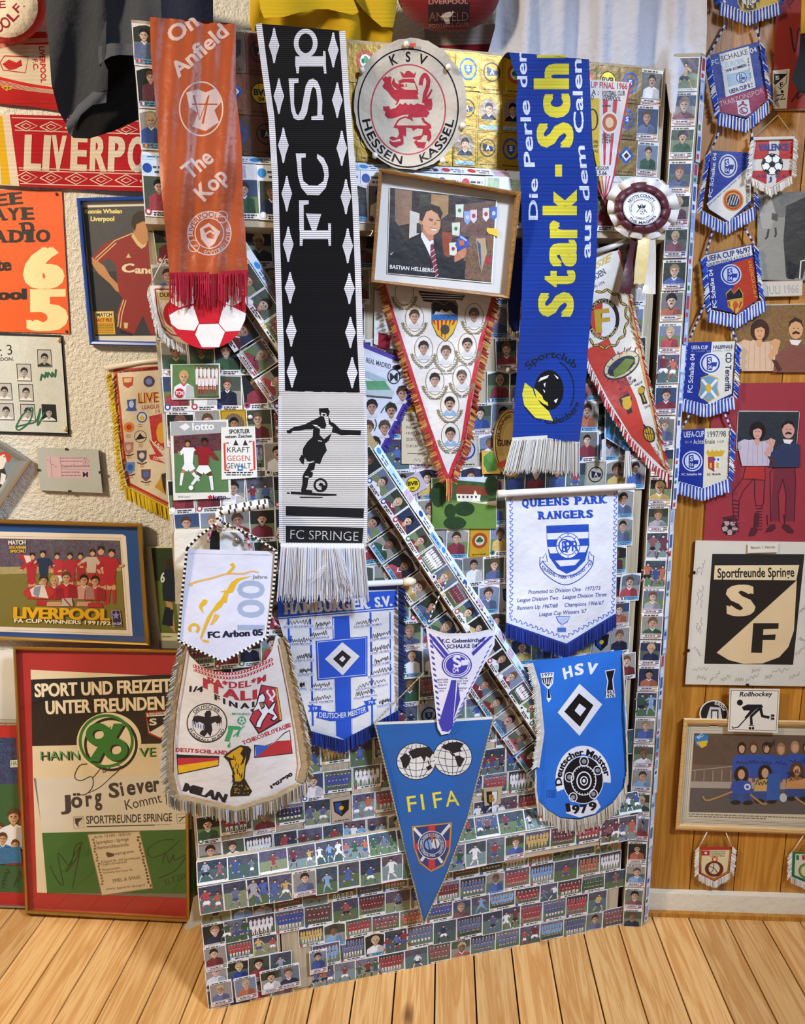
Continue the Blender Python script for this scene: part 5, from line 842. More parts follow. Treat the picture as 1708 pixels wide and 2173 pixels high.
A.line([(640,470),(770,350),(890,300)],7,f_,5); A.line([(650,485),(780,365)],7,f_,5)
A.poly([(895,300),(905,200),(960,180),(1010,220),(1010,330),(960,390),(920,370)],sk,5); A.poly([(880,240),(890,180),(940,150),(1020,160),(1060,230),(1010,230),(960,220),(915,240),(905,290)],'2e1e12',6); A.poly([(880,320),(920,380),(950,405),(975,390),(990,360),(960,380),(925,350),(895,300)],f_,6)
A.text('C',818,565,905,560,60,'e6d8b8',l=6,b=.05); A.text('andy',905,568,1085,575,52,'e6d8b8',l=6,b=.04); A.poly([(845,465),(862,435),(880,465)],f_,6); A.poly([(830,900),(860,902),(855,940),(835,938)],f_,6)
A.text('Ronnie Whelan',568,168,820,166,30,'ecdc8a',l=5,b=.04); A.text('Liverpool',608,218,768,218,32,'ecdc8a',l=5,b=.04)
A.poly([(630,825),(762,822),(775,978),(640,980)],'d8a820',5); A.poly([(638,830),(756,828),(760,862),(642,865)],'f0e0a0',6); A.text('MATCH',648,860,752,858,26,'2a2018',l=7,b=.03); A.text('FACT FILE',644,894,750,892,22,'a8221c',l=7,b=.03); [A.words(646,912+k*11,760,5,'7a5a18',6,k) for k in range(6)]
T.part('page',A,PAPER); pane(T,S,I_,.006)
# --- black and white sheet of portraits
S=WALL.at(.004); T=Thing('poster','grey poster with small black and white player portraits and green signatures, under the orange poster','poster',S(60,712))
A=sheet(S,CE,[(-150,960),(415,985),(468,1662),(-150,1640)],'1d1d24',.002); T.part('backing_card',A,PAPER)
A=sheet(WALL.at(.0065),CE,[(-150,982),(408,1000),(455,1642),(-150,1625)],'c6cac6',.001,.22)
A.text(': 3',5,1125,85,1112,72,'1f1f24',b=-.005); A.text('NDON.',-25,1158,92,1155,24,'2a2a30')
for i,(x0,y0,x1,y1) in enumerate(((248,1080,348,1200),(110,1175,212,1295),(-25,1305,82,1422),(122,1312,226,1430),(-15,1440,95,1556),(134,1446,238,1562),(278,1448,380,1566))):
    dx=6; A.poly([(x0,y0),(x1-dx,y0+2),(x1+dx*.5,y1),(x0+dx,y1-2)],'17171b',2); A.poly([(x0+5,y0+5),(x1-dx-4,y0+7),(x1-1,y1-5),(x0+dx+4,y1-7)],'1c1c20' if i==6 else 'b4b4b4',3)
    A.bust((x0+x1)/2,(y0+y1)/2-2,25,'1c1c20' if i==0 else 'dcdcdc','b0aca8','1a1a1e','9c9c9c',l=4,w=2.5,dep=2.15,vol=1.0)
g='1f6a4a'; A.scribble(270,1270,375,1235,34,g,11,n=9,w=9,seed=3); A.curve([(105,1600),(150,1520),(215,1470),(200,1560),(130,1620),(110,1600),(180,1580),(240,1560),(270,1475),(250,1590),(300,1500)],8,g,11); T.part('print',A,PAPER)
for x,y in ((125,721),(139,910)): pin(T,WALL.at(.008),x,y,5,'d8c8a0')
# --- champions pennant
S=WALL.at(0,lambda x,y:.016+.003*math.sin(x/22+y/60)); T=Thing('shield_pennant','cream pennant with small club crests and yellow fringe, half behind the door','pennant',S(300,780))
A=Art(S,14,CE); out=[(705,1205),(1150,1150),(1320,1160),(1320,2160),(1128,2150),(860,2010),(830,1930),(800,1700),(750,1260)]; A.slab(out,'dccdb4'); r_='b4301c'
A.line([(765,1225),(1150,1200)],26,r_,2); A.line([(772,1225),(800,1500),(830,1800),(865,1985),(1128,2120)],26,r_,2); A.line([(768,1235),(798,1500),(826,1800),(860,1990),(1128,2125)],4,'e0a030',3); A.text('12 TIMES LEAGUE CHAMPIONS',800,1238,1060,1212,16,'2a1410',l=4)
A.text('LIVE',935,1440,1070,1432,70,'e0b020',b=.05,l=2); A.text('LIVE',930,1442,1065,1434,72,'9a2018',b=.0,l=3); A.text('LEAGUE',952,1482,1072,1475,28,'b05a40',l=2,serif=True); A.text('19',1045,1510,1075,1508,26,'b05a40')
A.poly([(820,1268),(895,1265),(890,1320),(858,1340),(828,1322)],'b8402c',2); A.poly([(830,1275),(886,1273),(880,1300),(835,1303)],'e0c080',3); A.ell(1000,1295,38,38,'5a3a5c',2); A.ell(1000,1295,22,22,'6a8ac0',3)
A.poly([(850,1420),(912,1412),(910,1470),(920,1490),(880,1495),(842,1490),(858,1470)],'3a5cb0',2); A.ell(882,1448,16,24,'c0ccd8',3); A.ell(952,1535,34,36,'d8dce0',2); A.ring(952,1535,34,36,8,'3a5cb0',3); A.ell(952,1540,15,15,'e0b830',4)
A.ell(865,1602,36,34,'d88a30',2); A.ell(865,1602,18,18,'c03828',3); A.poly([(1000,1530),(1040,1520),(1130,1500),(1130,1760),(1085,1760),(1020,1690)],'b82c2c',2); A.ell(1085,1640,36,70,'dca030',3)
A.o=CI; A.ell(1272,113,56,56,'1f1c20',2); A.ell(1272,113,51,51,'dccdb4',3); A.poly([(1225,145),(1270,80),(1290,110),(1330,125),(1280,135)],'1f1c20',4)
for x,y,c,c2 in ((1165,215,'b8807a','d8b4a8'),(1285,290,'5a4a5c','d8d8d8'),(1178,395,'5a8ad0','3a5cb0'),(1322,460,'6a4a60','4a6ab8')): A.poly([(x-44,y-50),(x+44,y-52),(x+40,y+25),(x,y+62),(x-40,y+25)],c,2); A.ell(x,y-5,24,28,c2,3); A.line([(x-45,y+58),(x,y+72),(x+45,y+56)],10,'4a3a4a',3)
A.poly([(1350,135),(1480,290),(1420,300),(1500,360),(1360,320),(1350,280),(1410,270),(1360,170)],'b82c2c',3); A.text('LIVER',1385,180,1480,280,44,'e8dcd0',l=4,b=.02); A.text('FOOTBA',1388,322,1500,338,32,'e8dcd0',l=4,b=.02); A.poly([(1400,570),(1440,510),(1470,440),(1500,450),(1500,640)],'c8962c',3); A.poly([(1460,460),(1500,440),(1500,640),(1475,560)],'2a2420',4)
for x,y in ((1270,15),(1162,112),(1275,200),(1168,300),(1288,380),(1185,480),(1330,545)): A.words(x-18,y-8,x+22,9,'c07a68',2,x); A.words(x-18,y+10,x+22,9,'c07a68',2,y)
T.part('cloth',A,SATIN); A=Art(WALL.at(.02),o=CE); y_=['d8b818','c8a410','e6cc3a']; A.fringe([(745,1230),(780,1500),(805,1800),(845,2010)],-34,26,80,11,y_,.4,0,.006,seed=91); A.fringe([(835,2000),(865,2015),(1128,2150),(1240,2170)],12,86,74,12,y_,.15,0,.006,seed=92); A.line([(845,2005),(1128,2145)],16,'d8b81c',l=20); T.part('fringe',A,YARN)
A=Art(None); s_=WALL.at(.02); A.tube([s_(224,781),s_(300,768),s_(420,755)],.006,'e0d6c8',8); T.part('rod',A,PLAST)
# --- clip frame with ticket
S=WALL.at(.016); T=Thing('clip_frame','small clip frame holding a pink match ticket on grey card, on the white wall','picture frame',S(148,955)); q=[(330,213),(890,230),(930,625),(365,600)]
A=sheet(S,CI,q,'b4b8b4',.012); A.poly([(415,290),(800,305),(822,492),(435,487)],'d0b4bc',1)
A.line([(455,292),(472,488)],3,'8a6a80',2); A.line([(545,300),(560,488)],3,'8a6a80',2); A.text('England-Deutschland',560,390,805,388,24,'5a3a58',b=0); A.words(535,312,790,9,'9a7a90',2,1); A.words(550,340,740,8,'9a7a90',2,2); A.line([(555,405),(812,412)],3,'8a6a80'); A.ring(775,340,26,26,3,'6a4a68'); A.text('2',765,352,782,352,24,'6a4a68'); A.text('M',750,478,798,478,46,'3a2a4c',b=.03); A.words(560,440,720,9,'8a6a80',2,4); A.words(560,470,730,9,'8a6a80',2,5); [A.words(425+k*24,330+k*20,440+k*24,8,'9a7a90',2,k) for k in range(4)]
T.part('backing_card',A,PAPER); pane(T,S,[(77,950),(208,954),(218,1046),(85,1040)],.001); A=Art(WALL.at(.0185),o=CI)
for x,y in ((600,225),(350,415),(905,435),(628,608)): B=Art(WALL.at(.019),o=CI); B.slab([(x-12,y-10),(x+12,y-10),(x+12,y+10),(x-12,y+10)],'5a5a50',.004); T.part('clip',B,STEEL)
# --- tilted silver frame at the edge
S=WALL.at(.014); T=Thing('picture_frame','silver picture frame hung on its corner at the far left edge of the photo','picture frame',S(-10,940)); O_=[(-95,1000),(-10,929),(66,978),(-20,1105)]; I_=[(-70,1000),(-12,944),(40,978),(-22,1068)]; frame(T,S,O_,I_,.014,'c8c8c4',STEEL)
A=sheet(S,CI,[(-300,430),(-50,185),(175,335),(-90,720)],'7d8a90',.004); A.poly([(-30,260),(60,250),(105,290),(80,350),(20,310)],'c8402c',2); A.poly([(-60,320),(40,270),(60,330),(20,420),(-30,430)],'e0dcd4',3); A.poly([(-80,430),(40,400),(60,470),(40,560),(-40,600)],'2a2a2c',3); A.poly([(10,440),(55,460),(40,560),(0,540)],'e0dcd4',4); A.line([(30,290),(45,300)],8,'2a2a2c',5); T.part('print',A,PAPER); pane(T,S,I_,.005)
# --- cup winners frame
S=WALL.at(.016); T=Thing('picture_frame','gold frame with blue mount around a crowded team celebration poster, left of the door latch','picture frame',S(150,1105)); c=lambda p:(p[0]/4.27,900+p[1]/4.27)
O_=[c(p) for p in ((-420,848),(1290,900),(1362,2012),(-420,1942))]; I_=[c(p) for p in ((-380,888),(1243,935),(1312,1978),(-380,1905))]; frame(T,S,O_,I_,.02,'b0883c',GOLD)
A=sheet(S,CI,[(-400,870),(1265,918),(1335,1992),(-400,1922)],'1d4c8c',.004); A.poly([(-330,965),(1115,1000),(1140,1018),(1202,1920),(-280,1872)],'e6dac8',1); A.line([(-300,1010),(1100,1035)],3,'b08a60'); A.line([(1095,1030),(1170,1895)],3,'b08a60'); A.line([(60,1865),(1185,1905)],3,'b08a60'); T.part('mount',A,PAPER)
A=sheet(WALL.at(.0175),CI,[(-300,1030),(1082,1055),(1140,1865),(-250,1825)],'7a7030',.001,.1); A.poly([(-300,1030),(1082,1055),(1097,1290),(-290,1300)],'5c5260',1,.95); A.poly([(-290,1295),(1097,1285),(1100,1330),(-290,1370)],'a89868',2,.3)
for i,(x,y,h,j,sh) in enumerate(((285,1590,430,'b02430','b02430'),(395,1560,420,'20304c','20304c'),(525,1560,400,'b43038','e0d8d0'),(640,1560,400,'b02834','b02834'),(735,1560,400,'a82430','a82430'),(830,1540,410,'c8b8a8','b02834'),(925,1640,540,'b02834','b02834'),(1000,1625,500,'b02430','b02430'))): A.man(x,y,h,j,sh,'b02834',hair='2a1c14',l=3+(i%2)*5,seed=i,run=False); 
for i,(x,y,h,j) in enumerate(((395,1640,310,'b03038'),(490,1650,320,'b02834'),(600,1650,360,'b42430'),(760,1650,330,'c89a90'),(860,1660,330,'b02834'))): A.bust(x,y-h*.72,h*.12,j,'d0a078',('3a2418','b0904c','5a3a20','241812','2a1c14')[i],'e8dcd0',l=14,w=3.2,dep=4.4); A.poly([(x-60,y-40),(x+60,y-40),(x+75,y),(x-70,y)],'c89878' if i%2 else 'b02834',15)
A.poly(A.epts(355,1525,140,65,0,20),'b8302c',20); A.poly([(270,1500),(330,1460),(400,1460),(440,1580),(290,1560)],'d8ccc0',21); A.poly([(310,1480),(370,1465),(350,1580),(300,1540)],'8a8a98',22); A.poly([(560,1580),(650,1575),(660,1650),(560,1650)],'b8b0a8',21); A.line([(580,1580),(640,1650)],12,'b02430',22)
A.poly([(150,1190),(230,1180),(300,1260),(270,1290)],'b02430',12); A.poly([(215,1190),(270,1190),(285,1240),(240,1260)],'e0ccc0',13)
A.text('MATCH',75,1092,232,1088,38,'eee4d0',l=20,b=.03); A.text('SOUVENIR',82,1130,242,1130,26,'e0b428',l=20,b=.04); A.text('SPECIAL!',92,1164,236,1162,26,'e0b428',l=20,b=.04)
A.text('LIVERPOOL',128,1765,1004,1788,104,'5a3a10',l=22,b=.05); A.text('LIVERPOOL',118,1756,996,1776,104,'dca818',l=23,b=.05); A.text('FA CUP WINNERS 1991/92',128,1795,1002,1820,34,'ece0c0',l=23,b=.03)
A.poly([(1012,1690),(1085,1685),(1105,1830),(1025,1835)],'241f4c',22); A.line([(1012,1690),(1085,1685),(1105,1830),(1025,1835),(1012,1690)],4,'d8d0d8',23); A.poly([(1050,1690),(1060,1720),(1085,1720),(1065,1740),(1072,1770),(1050,1750),(1030,1770),(1035,1740),(1018,1722),(1042,1720)],'8a8ac0',23); A.text('FA CUP',1028,1820,1098,1818,22,'ece4e8',l=23,b=.02)
T.part('print',A,PAPER); pane(T,S,I_,.008)
# --- player card no. 6
S=WALL.at(.006); T=Thing('photo_card','pale card with a photo of a footballer in dark blue number 6','photo card',S(340,1160)); A=sheet(S,CI,[(1322,1105),(1760,1108),(1800,2040),(1440,2030)],'cfcaa0',.003); A.poly([(1370,1122),(1750,1122),(1790,1900),(1452,1890)],'2c3a22',1,.2); A.poly([(1400,1420),(1760,1420),(1790,1900),(1452,1890)],'5a6a2c',2,.1); A.poly([(1440,1960),(1800,1968),(1800,2040),(1445,2030)],'8a8a78',1)
A.poly([(1480,1340),(1520,1290),(1600,1310),(1640,1560),(1600,1610),(1480,1600),(1470,1500)],'1c2636',3); A.poly([(1500,1600),(1560,1620),(1590,1900),(1540,1830),(1520,1700)],'b88a68',3); A.line([(1520,1660),(1490,1820)],50,'1c2230',4); A.line([(1545,1680),(1540,1830)],50,'1c2230',4); A.ell(1540,1265,34,50,'3a2418',4); A.text('6',1452,1430,1492,1432,90,'dcdcdc',l=5,b=.03); A.words(1470,1930,1560,8,'5a5a48',2,2); T.part('card',A,PAPER)
# --- big framed poster standing on the floor
lean=Surf((0,1.562,0),(0,-.9925,.122)); S=lean.at(0); T=Thing('picture_frame','large gold frame with red mount and handmade green 96 poster, standing on the floor','picture frame',S(220,1945)); c=lambda p:(p[0]/3.505,1340+p[1]/3.505)
O_=[c(p) for p in ((95,112),(1392,137),(1412,2165),(190,2098))]; I_=[c(p) for p in ((122,140),(1362,162),(1388,2135),(212,2070))]; frame(T,S,O_,I_,.018,'b08a3a',GOLD)
A=sheet(S,CN,[(110,128),(1378,150),(1400,2150),(200,2085)],'ac2c26',.006); T.part('mount',A,PAPER)
A=sheet(lean.at(.0015),CN,[(228,285),(1380,340),(1425,1470),(1452,1985),(275,1942),(245,1080)],'e0cda8',.001); k_='221c18'; c_='ead8b4'; g='2f7a30'
A.poly([(230,358),(1370,318),(1385,830),(240,852)],k_,1); A.poly([(250,1090),(315,1490),(350,1945),(1452,1985),(1450,1950),(360,1940),(300,1100)],'7a7468',1)
A.text('SPORT UND FREIZEIT',258,486,1275,448,100,c_,l=3,b=.04); A.text('UNTER FREUNDEN',340,614,1225,578,100,c_,l=3,b=.04)
A.ell(810,822,240,218,c_,3,n=44); A.ring(790,815,205,200,22,g,5,n=48); A.ring(825,840,200,200,20,k_,4,n=48)
for x0,x1,rot in ((640,800,0),(785,948,1)):
    for col,o,l in ((k_,14,6-rot*.5),(g,0,7)):
        cx=(x0+x1)/2
        if not rot: A.ring(730+o,765+o*.7,92,84,50,col,l); A.poly([(765+o,800+o),(822+o,700+o),(825+o,790+o),(735+o,970+o),(660+o,960+o)],col,l)
        else: A.ring(860+o,878+o*.7,90,84,48,col,l); A.poly([(845+o,685+o),(925+o,685+o),(830+o,850+o),(775+o,880+o)],col,l)
A.text('HANN',312,962,600,958,68,k_,l=3,b=.01); A.text('HANN',302,956,588,950,68,'4a9a50',l=4,b=-.005); A.text('VE',1042,935,1165,930,68,k_,l=3,b=.01); A.text('VE',1034,930,1157,926,68,'4a9a50',l=4,b=-.005)
A.poly([(1080,600),(1300,585),(1300,800),(1190,800),(1100,760)],'a83024',3); A.poly([(1090,610),(1300,595),(1300,790),(1190,788),(1108,750)],'e4d8c4',4); A.poly([(1092,635),(1300,620),(1300,640),(1112,750)],k_,5); A.text('S',1112,698,1168,694,50,'e4d8c4',l=6,b=.03); A.text('Sportfreunde',1100,624,1220,616,16,k_,l=5)
A.poly([(268,1095),(1330,1060),(1425,1080),(1425,1472),(312,1498)],'d8d0bc',3)
A.curve([(650,985),(590,1000),(555,1080),(600,1110),(680,1080),(690,1150),(640,1210),(575,1215)],7,'2a2624',5); A.curve([(690,1090),(740,1030),(770,1000),(770,1050),(840,1000),(900,1010),(830,1080),(740,1160),(660,1200)],6,'2a2624',5)
for ch,x,y,x1,h in (('J',450,1325,530,110),('ö',530,1310,615,120),('r',640,1300,690,120),('g',705,1290,760,130),('S',810,1235,890,110),('i',905,1222,925,110),('e',945,1215,1010,120),('v',1015,1205,1075,120),('e',1080,1195,1140,120),('r',1145,1190,1190,120)): A.text(ch,x,y,x1,y-4,h,'3a3438',l=5,b=.035)
A.text('Kommt',938,1328,1205,1270,78,'3a3438',l=5,b=.0); A.text('SPORTFREUNDE SPRINGE',642,1432,1280,1410,62,'3a3434',l=5,b=.015); A.line([(645,1452),(1152,1440)],8,'3a3434',5); A.words(1160,1440,1270,6,'a8a090',5,3)
A.line([(545,1380),(622,1375),(625,1460),(550,1465),(545,1380)],4,'8a8478',5); A.poly([(555,1390),(615,1385),(600,1440),(580,1455),(560,1430)],'3a3434',5); A.poly([(585,1420),(610,1395),(600,1438),(582,1450)],'d8d0bc',6); A.line([(1312,1360),(1388,1355),(1390,1420),(1318,1428),(1312,1360)],4,'8a8478',5); A.line([(1330,1415),(1375,1375)],6,'3a3434',6); A.line([(1325,1385),(1375,1380)],5,'3a3434',6)
A.poly([(312,1498),(1425,1472),(1450,1950),(350,1945)],'35692c',4)
A.curve([(370,1740),(420,1840),(470,1880),(430,1650),(520,1740),(560,1600),(610,1575),(560,1650),(490,1790),(560,1700),(600,1600),(560,1800),(540,1910)],7,'24301c',6); A.curve([(1300,1550),(1200,1555),(1100,1620),(1130,1680),(1240,1640),(1340,1550)],6,'24301c',6); A.curve([(1210,1720),(1230,1650),(1260,1720),(1290,1660),(1300,1700),(1385,1665),(1300,1780),(1180,1835)],7,'24301c',6); A.text('31.7.2012',1230,1890,1412,1825,46,'24301c',l=6,b=0)
A.poly([(648,1505),(1040,1482),(1142,1912),(755,1968)],'8a7454',6); A.poly([(655,1512),(1034,1490),(1134,1906),(760,1960)],'d4c4a4',7)
for t,x0,y0,x1,y1,h in (('Am Fr. 7.8.1992 - 18.00 Uhr',700,1540,978,1515,22),('Sportplatz - Springe',715,1582,958,1555,26),('Harmsmühlenstraße',722,1622,958,1595,26),('Rahmenprogramm',790,1672,995,1645,24),('A-Jugend 96 - JSG Sportfreunde',750,1722,1046,1690,18),('F-Jugend (Einlagespiel)',752,1742,945,1720,17),('Elfmeterschießen',760,1782,896,1765,17),('Verlosung Farb-Poster 96',765,1802,985,1780,17),('SPIEL & SPASS',838,1868,1045,1838,26),('Eintritt: Spende für die Jugend',792,1925,1078,1892,18)): A.text(t,x0,y0,x1,y1,h,'4a3c34',l=8,b=.004)
for k in range(16): rk=random.Random(k); A.ell(1025+k*6+rk.uniform(-6,6),1530+k*24,12,9,'6a5434',8,n=7,rot=k*30); A.ell(690+k*5+rk.uniform(-6,6),1550+k*22,11,8,'8a7048',8,n=7,rot=k*50)
A.poly([(790,1640),(840,1650),(850,1672),(800,1680)],'5a4632',9); T.part('print',A,PAPER); pane(T,S,I_,.010)
# --- neighbouring red frame cut by the photo edge
S=Surf((0,1.585,0),(0,-.99,.12)); T=Thing('picture_frame','red mounted crowd photograph cut off by the left photo edge, on the floor','picture frame',S(20,1920)); O_=[(-160,1528),(52,1532),(70,1928),(-160,1920)]; I_=[(-152,1534),(48,1538),(66,1922),(-152,1914)]; frame(T,S,O_,I_,.012,'b8b4a8',STEEL)
A=sheet(S,CN,[(-540,690),(172,700),(230,2050),(-540,2025)],'ac2c26',.004); A.poly([(-400,790),(118,790),(175,1945),(-400,1925)],'3c5a34',1,.15); A.poly([(-400,790),(118,790),(132,1130),(-400,1150)],'3a4260',2,.95); A.poly([(75,960),(128,955),(132,1008),(78,1012)],'dcdcd0',3); A.text('HA',84,1000,128,996,36,'4a9a50',l=4)
for i,(x,y,h,j) in enumerate(((-10,1700,330,'2a3a78'),(100,1660,400,'dcd6d0'),(20,1750,300,'3a7aa8'),(112,1760,250,'a83038'),(-80,1760,330,'dcd6d0'))): A.bust(x,y-h*.7,h*.12,j,'c89a70','5a3a20','e8dcd0',l=5+i*6,w=3,dep=5)
A.poly([(-100,1620),(150,1600),(165,1720),(-100,1740)],'3a6a8c',36,.3); A.scribble(10,1900,60,1760,30,'1c2418',38,n=10,w=4,seed=2); A.scribble(110,1900,150,1780,20,'1c2418',38,n=10,w=4,seed=4); T.part('print',A,PAPER)
S=WALL.at(.008); A=sheet(S,CN,[(-300,130),(112,142),(125,655),(-300,650)],'dedcd4',.006); A.line([(-300,660),(128,668)],20,'c8c4ba',2); single('mounting_board','plain white board on the wall above the red mounted crowd photograph','board',A,PAPER,S(0,1440))
# ================= garments and scarves above
def gar(P,bump): return Surf((0,P,0),(0,-1,0),0,bump)
# --- beret
S=gar(1.66,lambda x,y:.05*math.sqrt(max(0,1-((x-12)/88)**2-((y-12)/86)**2))); T=Thing('fan_cap','round cream and red cloth cap with red lettering, top left corner','cap',S(20,80)); A=Art(S,10,CA); A.slab(A.epts(55,40,255,255,0,48),'a82420',.004); A.poly(A.epts(50,45,205,208,0,40),'d8ccb8',2); A.arc('POOL F.C.',45,30,150,150,-95,35,62,'8a2a34',l=3,b=.03) if 0 else None
for ch,x,y,x1,y1,h in (('O',-20,222,30,205,78),('O',30,200,82,165,78),('L',88,150,130,105,70),('F',120,90,150,60,60),('.',158,50,168,40,40)): A.text(ch,x,y,x1,y1,h,'8a2a34',l=3,b=.02)
A.text('E',-10,55,40,52,50,'8a2a34',l=3,b=.02); T.part('crown',A,FELT)
# --- upper red scarf with crest
S=gar(1.70,lambda x,y:.012+.004*math.sin(y/24)+.002*math.sin(x/20)); T=Thing('knitted_scarf','red knitted scarf with white crest panel, upper of the two on the left wall','scarf',S(50,80),'red scarves on the left wall'); A=Art(S,14,CA); A.slab([(-60,225),(310,212),(350,420),(395,745),(200,715),(-60,690)],'b01c1c',.008)
w='d8c8b0'; A.poly([(-60,300),(60,290),(180,265),(335,262),(360,610),(200,590),(80,560),(-60,520)],'c8261e',2); A.poly([(-60,340),(40,320),(130,300),(330,300),(358,585),(220,565),(100,540),(-60,500)],w,3); 
for k in range(5): A.line([(-60,292+k*10),(60,282+k*8),(180,262+k*6),(335,255+k*6)],3,w,3); A.line([(-60,560-k*8),(80,590-k*8),(200,610-k*6),(360,628-k*6)],3,w,3)
A.line([(30,375),(190,382),(170,490),(20,470)],7,'b82020',4); A.poly([(15,430),(60,400),(110,420),(140,400),(150,440),(100,465),(60,470),(40,455)],'b82020',4); A.line([(30,375),(0,420),(20,470)],6,'b82020',4)
A.text('LIVERPOOL',262,310,275,555,38,'b82020',l=4,b=.03,up=(1,0)); A.text('F.C.',218,395,226,470,34,'b82020',l=4,b=.03,up=(1,0))
for x,y in ((25,262),(45,590)): A.ell(x,y,36,12,'c89a20',4,rot=10); A.ell(x,y,14,20,'c89a20',4); A.ell(x-10,y,6,5,'201010',5); A.ell(x+12,y,6,5,'201010',5)
T.part('knit',A,KNITH)
# --- lower red scarf
S=gar(1.70,lambda x,y:.016+.004*math.sin(x/33)+.003*math.sin(y/30)); T=Thing('knitted_scarf','red knitted scarf with large white letters and yellow stripe, just above the orange poster','scarf',S(150,250),'red scarves on the left wall'); A=Art(S,16,CA); A.slab([(-60,765),(60,768),(440,778),(1010,800),(1030,1288),(500,1268),(130,1250),(-60,1238)],'b21420',.008); w='dcccb8'
A.poly([(-60,765),(65,768),(130,1250),(-60,1238)],w,2); A.poly([(-60,775),(15,778),(70,1240),(10,1238),(-60,1232)],'d8ac18',3); A.poly([(-60,775),(-20,776),(10,1238),(-60,1234)],w,4)
for y0,y1,x0 in ((798,815,80),(882,900,100),(1135,1150,125),(1150,1170,128),(1240,1255,135)): A.line([(x0,y0-8),(500,(y0+y1)/2-4),(1010,y1)],6,w,3)
for k in range(7):
    x=175+k*168; 
    for y,sc in ((845+k*6,.9),(1190+k*5,1)): A.line([(x-75,y),(x,y-38*sc),(x+75,y),(x,y+38*sc),(x-75,y)],7,w,4); A.line([(x-34,y),(x,y-18),(x+34,y),(x,y+18),(x-34,y)],6,w,4)
for ch,x0,x1 in (('L',158,275),('I',282,330),('V',338,440),('E',470,582),('R',600,715),('P',722,835),('O',852,985)): A.text(ch,x0,1128+x0*.02,x1,1130+x1*.02,236,w,l=4,b=.05)
T.part('knit',A,KNITH)
# --- dark sweatshirt
S=gar(1.50,lambda x,y:.012*math.sin(x/17+y/120)+.009*math.sin(x/41+1)+.012*math.sin(y/60)); T=Thing('sweatshirt','dark slate sweatshirt hanging with two hemmed sleeve openings, top left beside the orange scarf','sweatshirt',S(250,5)); A=Art(S,7,CA)
A.slab([(300,-80),(720,-80),(710,330),(700,420),(725,470),(722,600),(600,640),(520,710),(450,800),(440,830),(390,740),(345,560),(320,200)],'2f3238',.004); T.part('left_sleeve',A,FELT,label='left sleeve of the sweatshirt')
S2=gar(1.48,lambda x,y:.014*math.sin(x/24+y/90)+.006*math.sin(x/11)); A=Art(S2,7,CA); A.slab([(648,-80),(1075,-80),(1085,115),(1000,240),(890,292),(740,292),(660,310)],'383b43',.004); T.part('right_sleeve',A,FELT)
A=Art(gar(1.55,None),7,CA); A.slab([(440,830),(520,690),(700,560),(680,400),(900,270),(960,400),(960,790),(760,880),(600,930),(490,925)],'0d0d10',.004); T.part('hollow_shade',A,FELT)  # near-black sheet: the shade inside the open sleeves, put into the colour
A=Art(gar(1.475,lambda x,y:.004*math.sin(x/9)),7,CA); A.slab([(655,312),(740,290),(895,292),(895,372),(800,368),(740,380),(690,410),(664,440)],'4a4d55',.006); T.part('cuff',A,FELT)
A=Art(gar(1.495,lambda x,y:.004*math.sin(x/9+y/9)),7,CA); A.slab([(440,832),(520,708),(620,618),(722,602),(712,690),(620,705),(545,770),(500,850),(480,915),(460,900)],'4a4d55',.006); T.part('cuff',A,FELT)
S=gar(1.60,lambda x,y:.012*math.sin(x/20)); A=Art(S,8,CA); A.slab([(1040,-80),(1430,-80),(1432,300),(1060,300)],'1c2238',.004); single('jersey','navy jersey on the wall just above the orange scarf','jersey',A,FELT,S(395,0))
# --- yellow shirt
S=gar(1.63,lambda x,y:.014*math.sin(x/27)+.006*math.sin(x/12+y/30)); T=Thing('football_shirt','yellow football shirt hanging above the black and white scarf','shirt',S(690,0)); A=Art(S,8,CB); A.slab([(100,-80),(1085,-80),(1062,150),(1045,290),(740,300),(400,280),(130,260),(95,160)],'cfa80c',.004); T.part('body',A,CLOTH)
S2=gar(1.585,lambda x,y:.010*math.sin(x/30+.5)); A=Art(S2,8,CB); A.slab([(150,-80),(760,-80),(800,20),(826,82),(790,100),(720,85),(620,62),(520,62),(420,85),(330,112),(190,122),(165,60)],'d8b81a',.005); T.part('front_hem',A,KNITH); A=Art(gar(1.60,lambda x,y:.012*math.sin(x/18)),8,CB); A.slab([(740,-80),(1090,-80),(1075,90),(1056,185),(980,180),(920,130),(850,60)],'d4b418',.005); T.part('sleeve_hem',A,KNITH)
# --- knit hat
S=gar(1.62,lambda x,y:.07*math.sqrt(max(0,1-((x-952)/112)**2-((y+20)/95)**2))); T=Thing('knit_hat','dark red knitted hat with an embroidered crest, top centre above the cloth badge','hat',S(952,60)); A=Art(S,8); A.slab([(p[0],min(p[1],70)) for p in A.epts(952,-20,110,90,0,44)],'7a1418',.004); A.o=CB
A.poly([(1290,20),(1570,15),(1568,150),(1430,172),(1295,158)],'2c1014',2); A.text('LIVERPOOL',1295,28,1560,25,32,'b88a7c',l=4,b=.02); A.text('ANFIELD',1298,140,1562,140,62,'8a5a4c',l=4,b=.0); A.text('FOOTBALL CLUB',1300,188,1562,172,26,'a8746a',l=4,b=.01); A.poly([(1400,90),(1440,75),(1455,100),(1430,120),(1440,160),(1410,160),(1395,130),(1375,110)],'d8c8c0',5); A.line([(1440,110),(1460,75)],10,'d8c8c0',5); T.part('knit',A,KNITH)
S=gar(1.68,lambda x,y:.006*math.sin(x/15)); A=Art(S,10); A.slab([(900,58),(1070,50),(1066,130),(905,140)],'8c1820',.006); A.poly([(900,58),(1070,50),(1068,92),(902,98)],'a89a94',1); single('folded_scarf','red and grey folded cloth lying below the knitted hat, mostly behind the door top','scarf',A,KNITH,S(985,95))
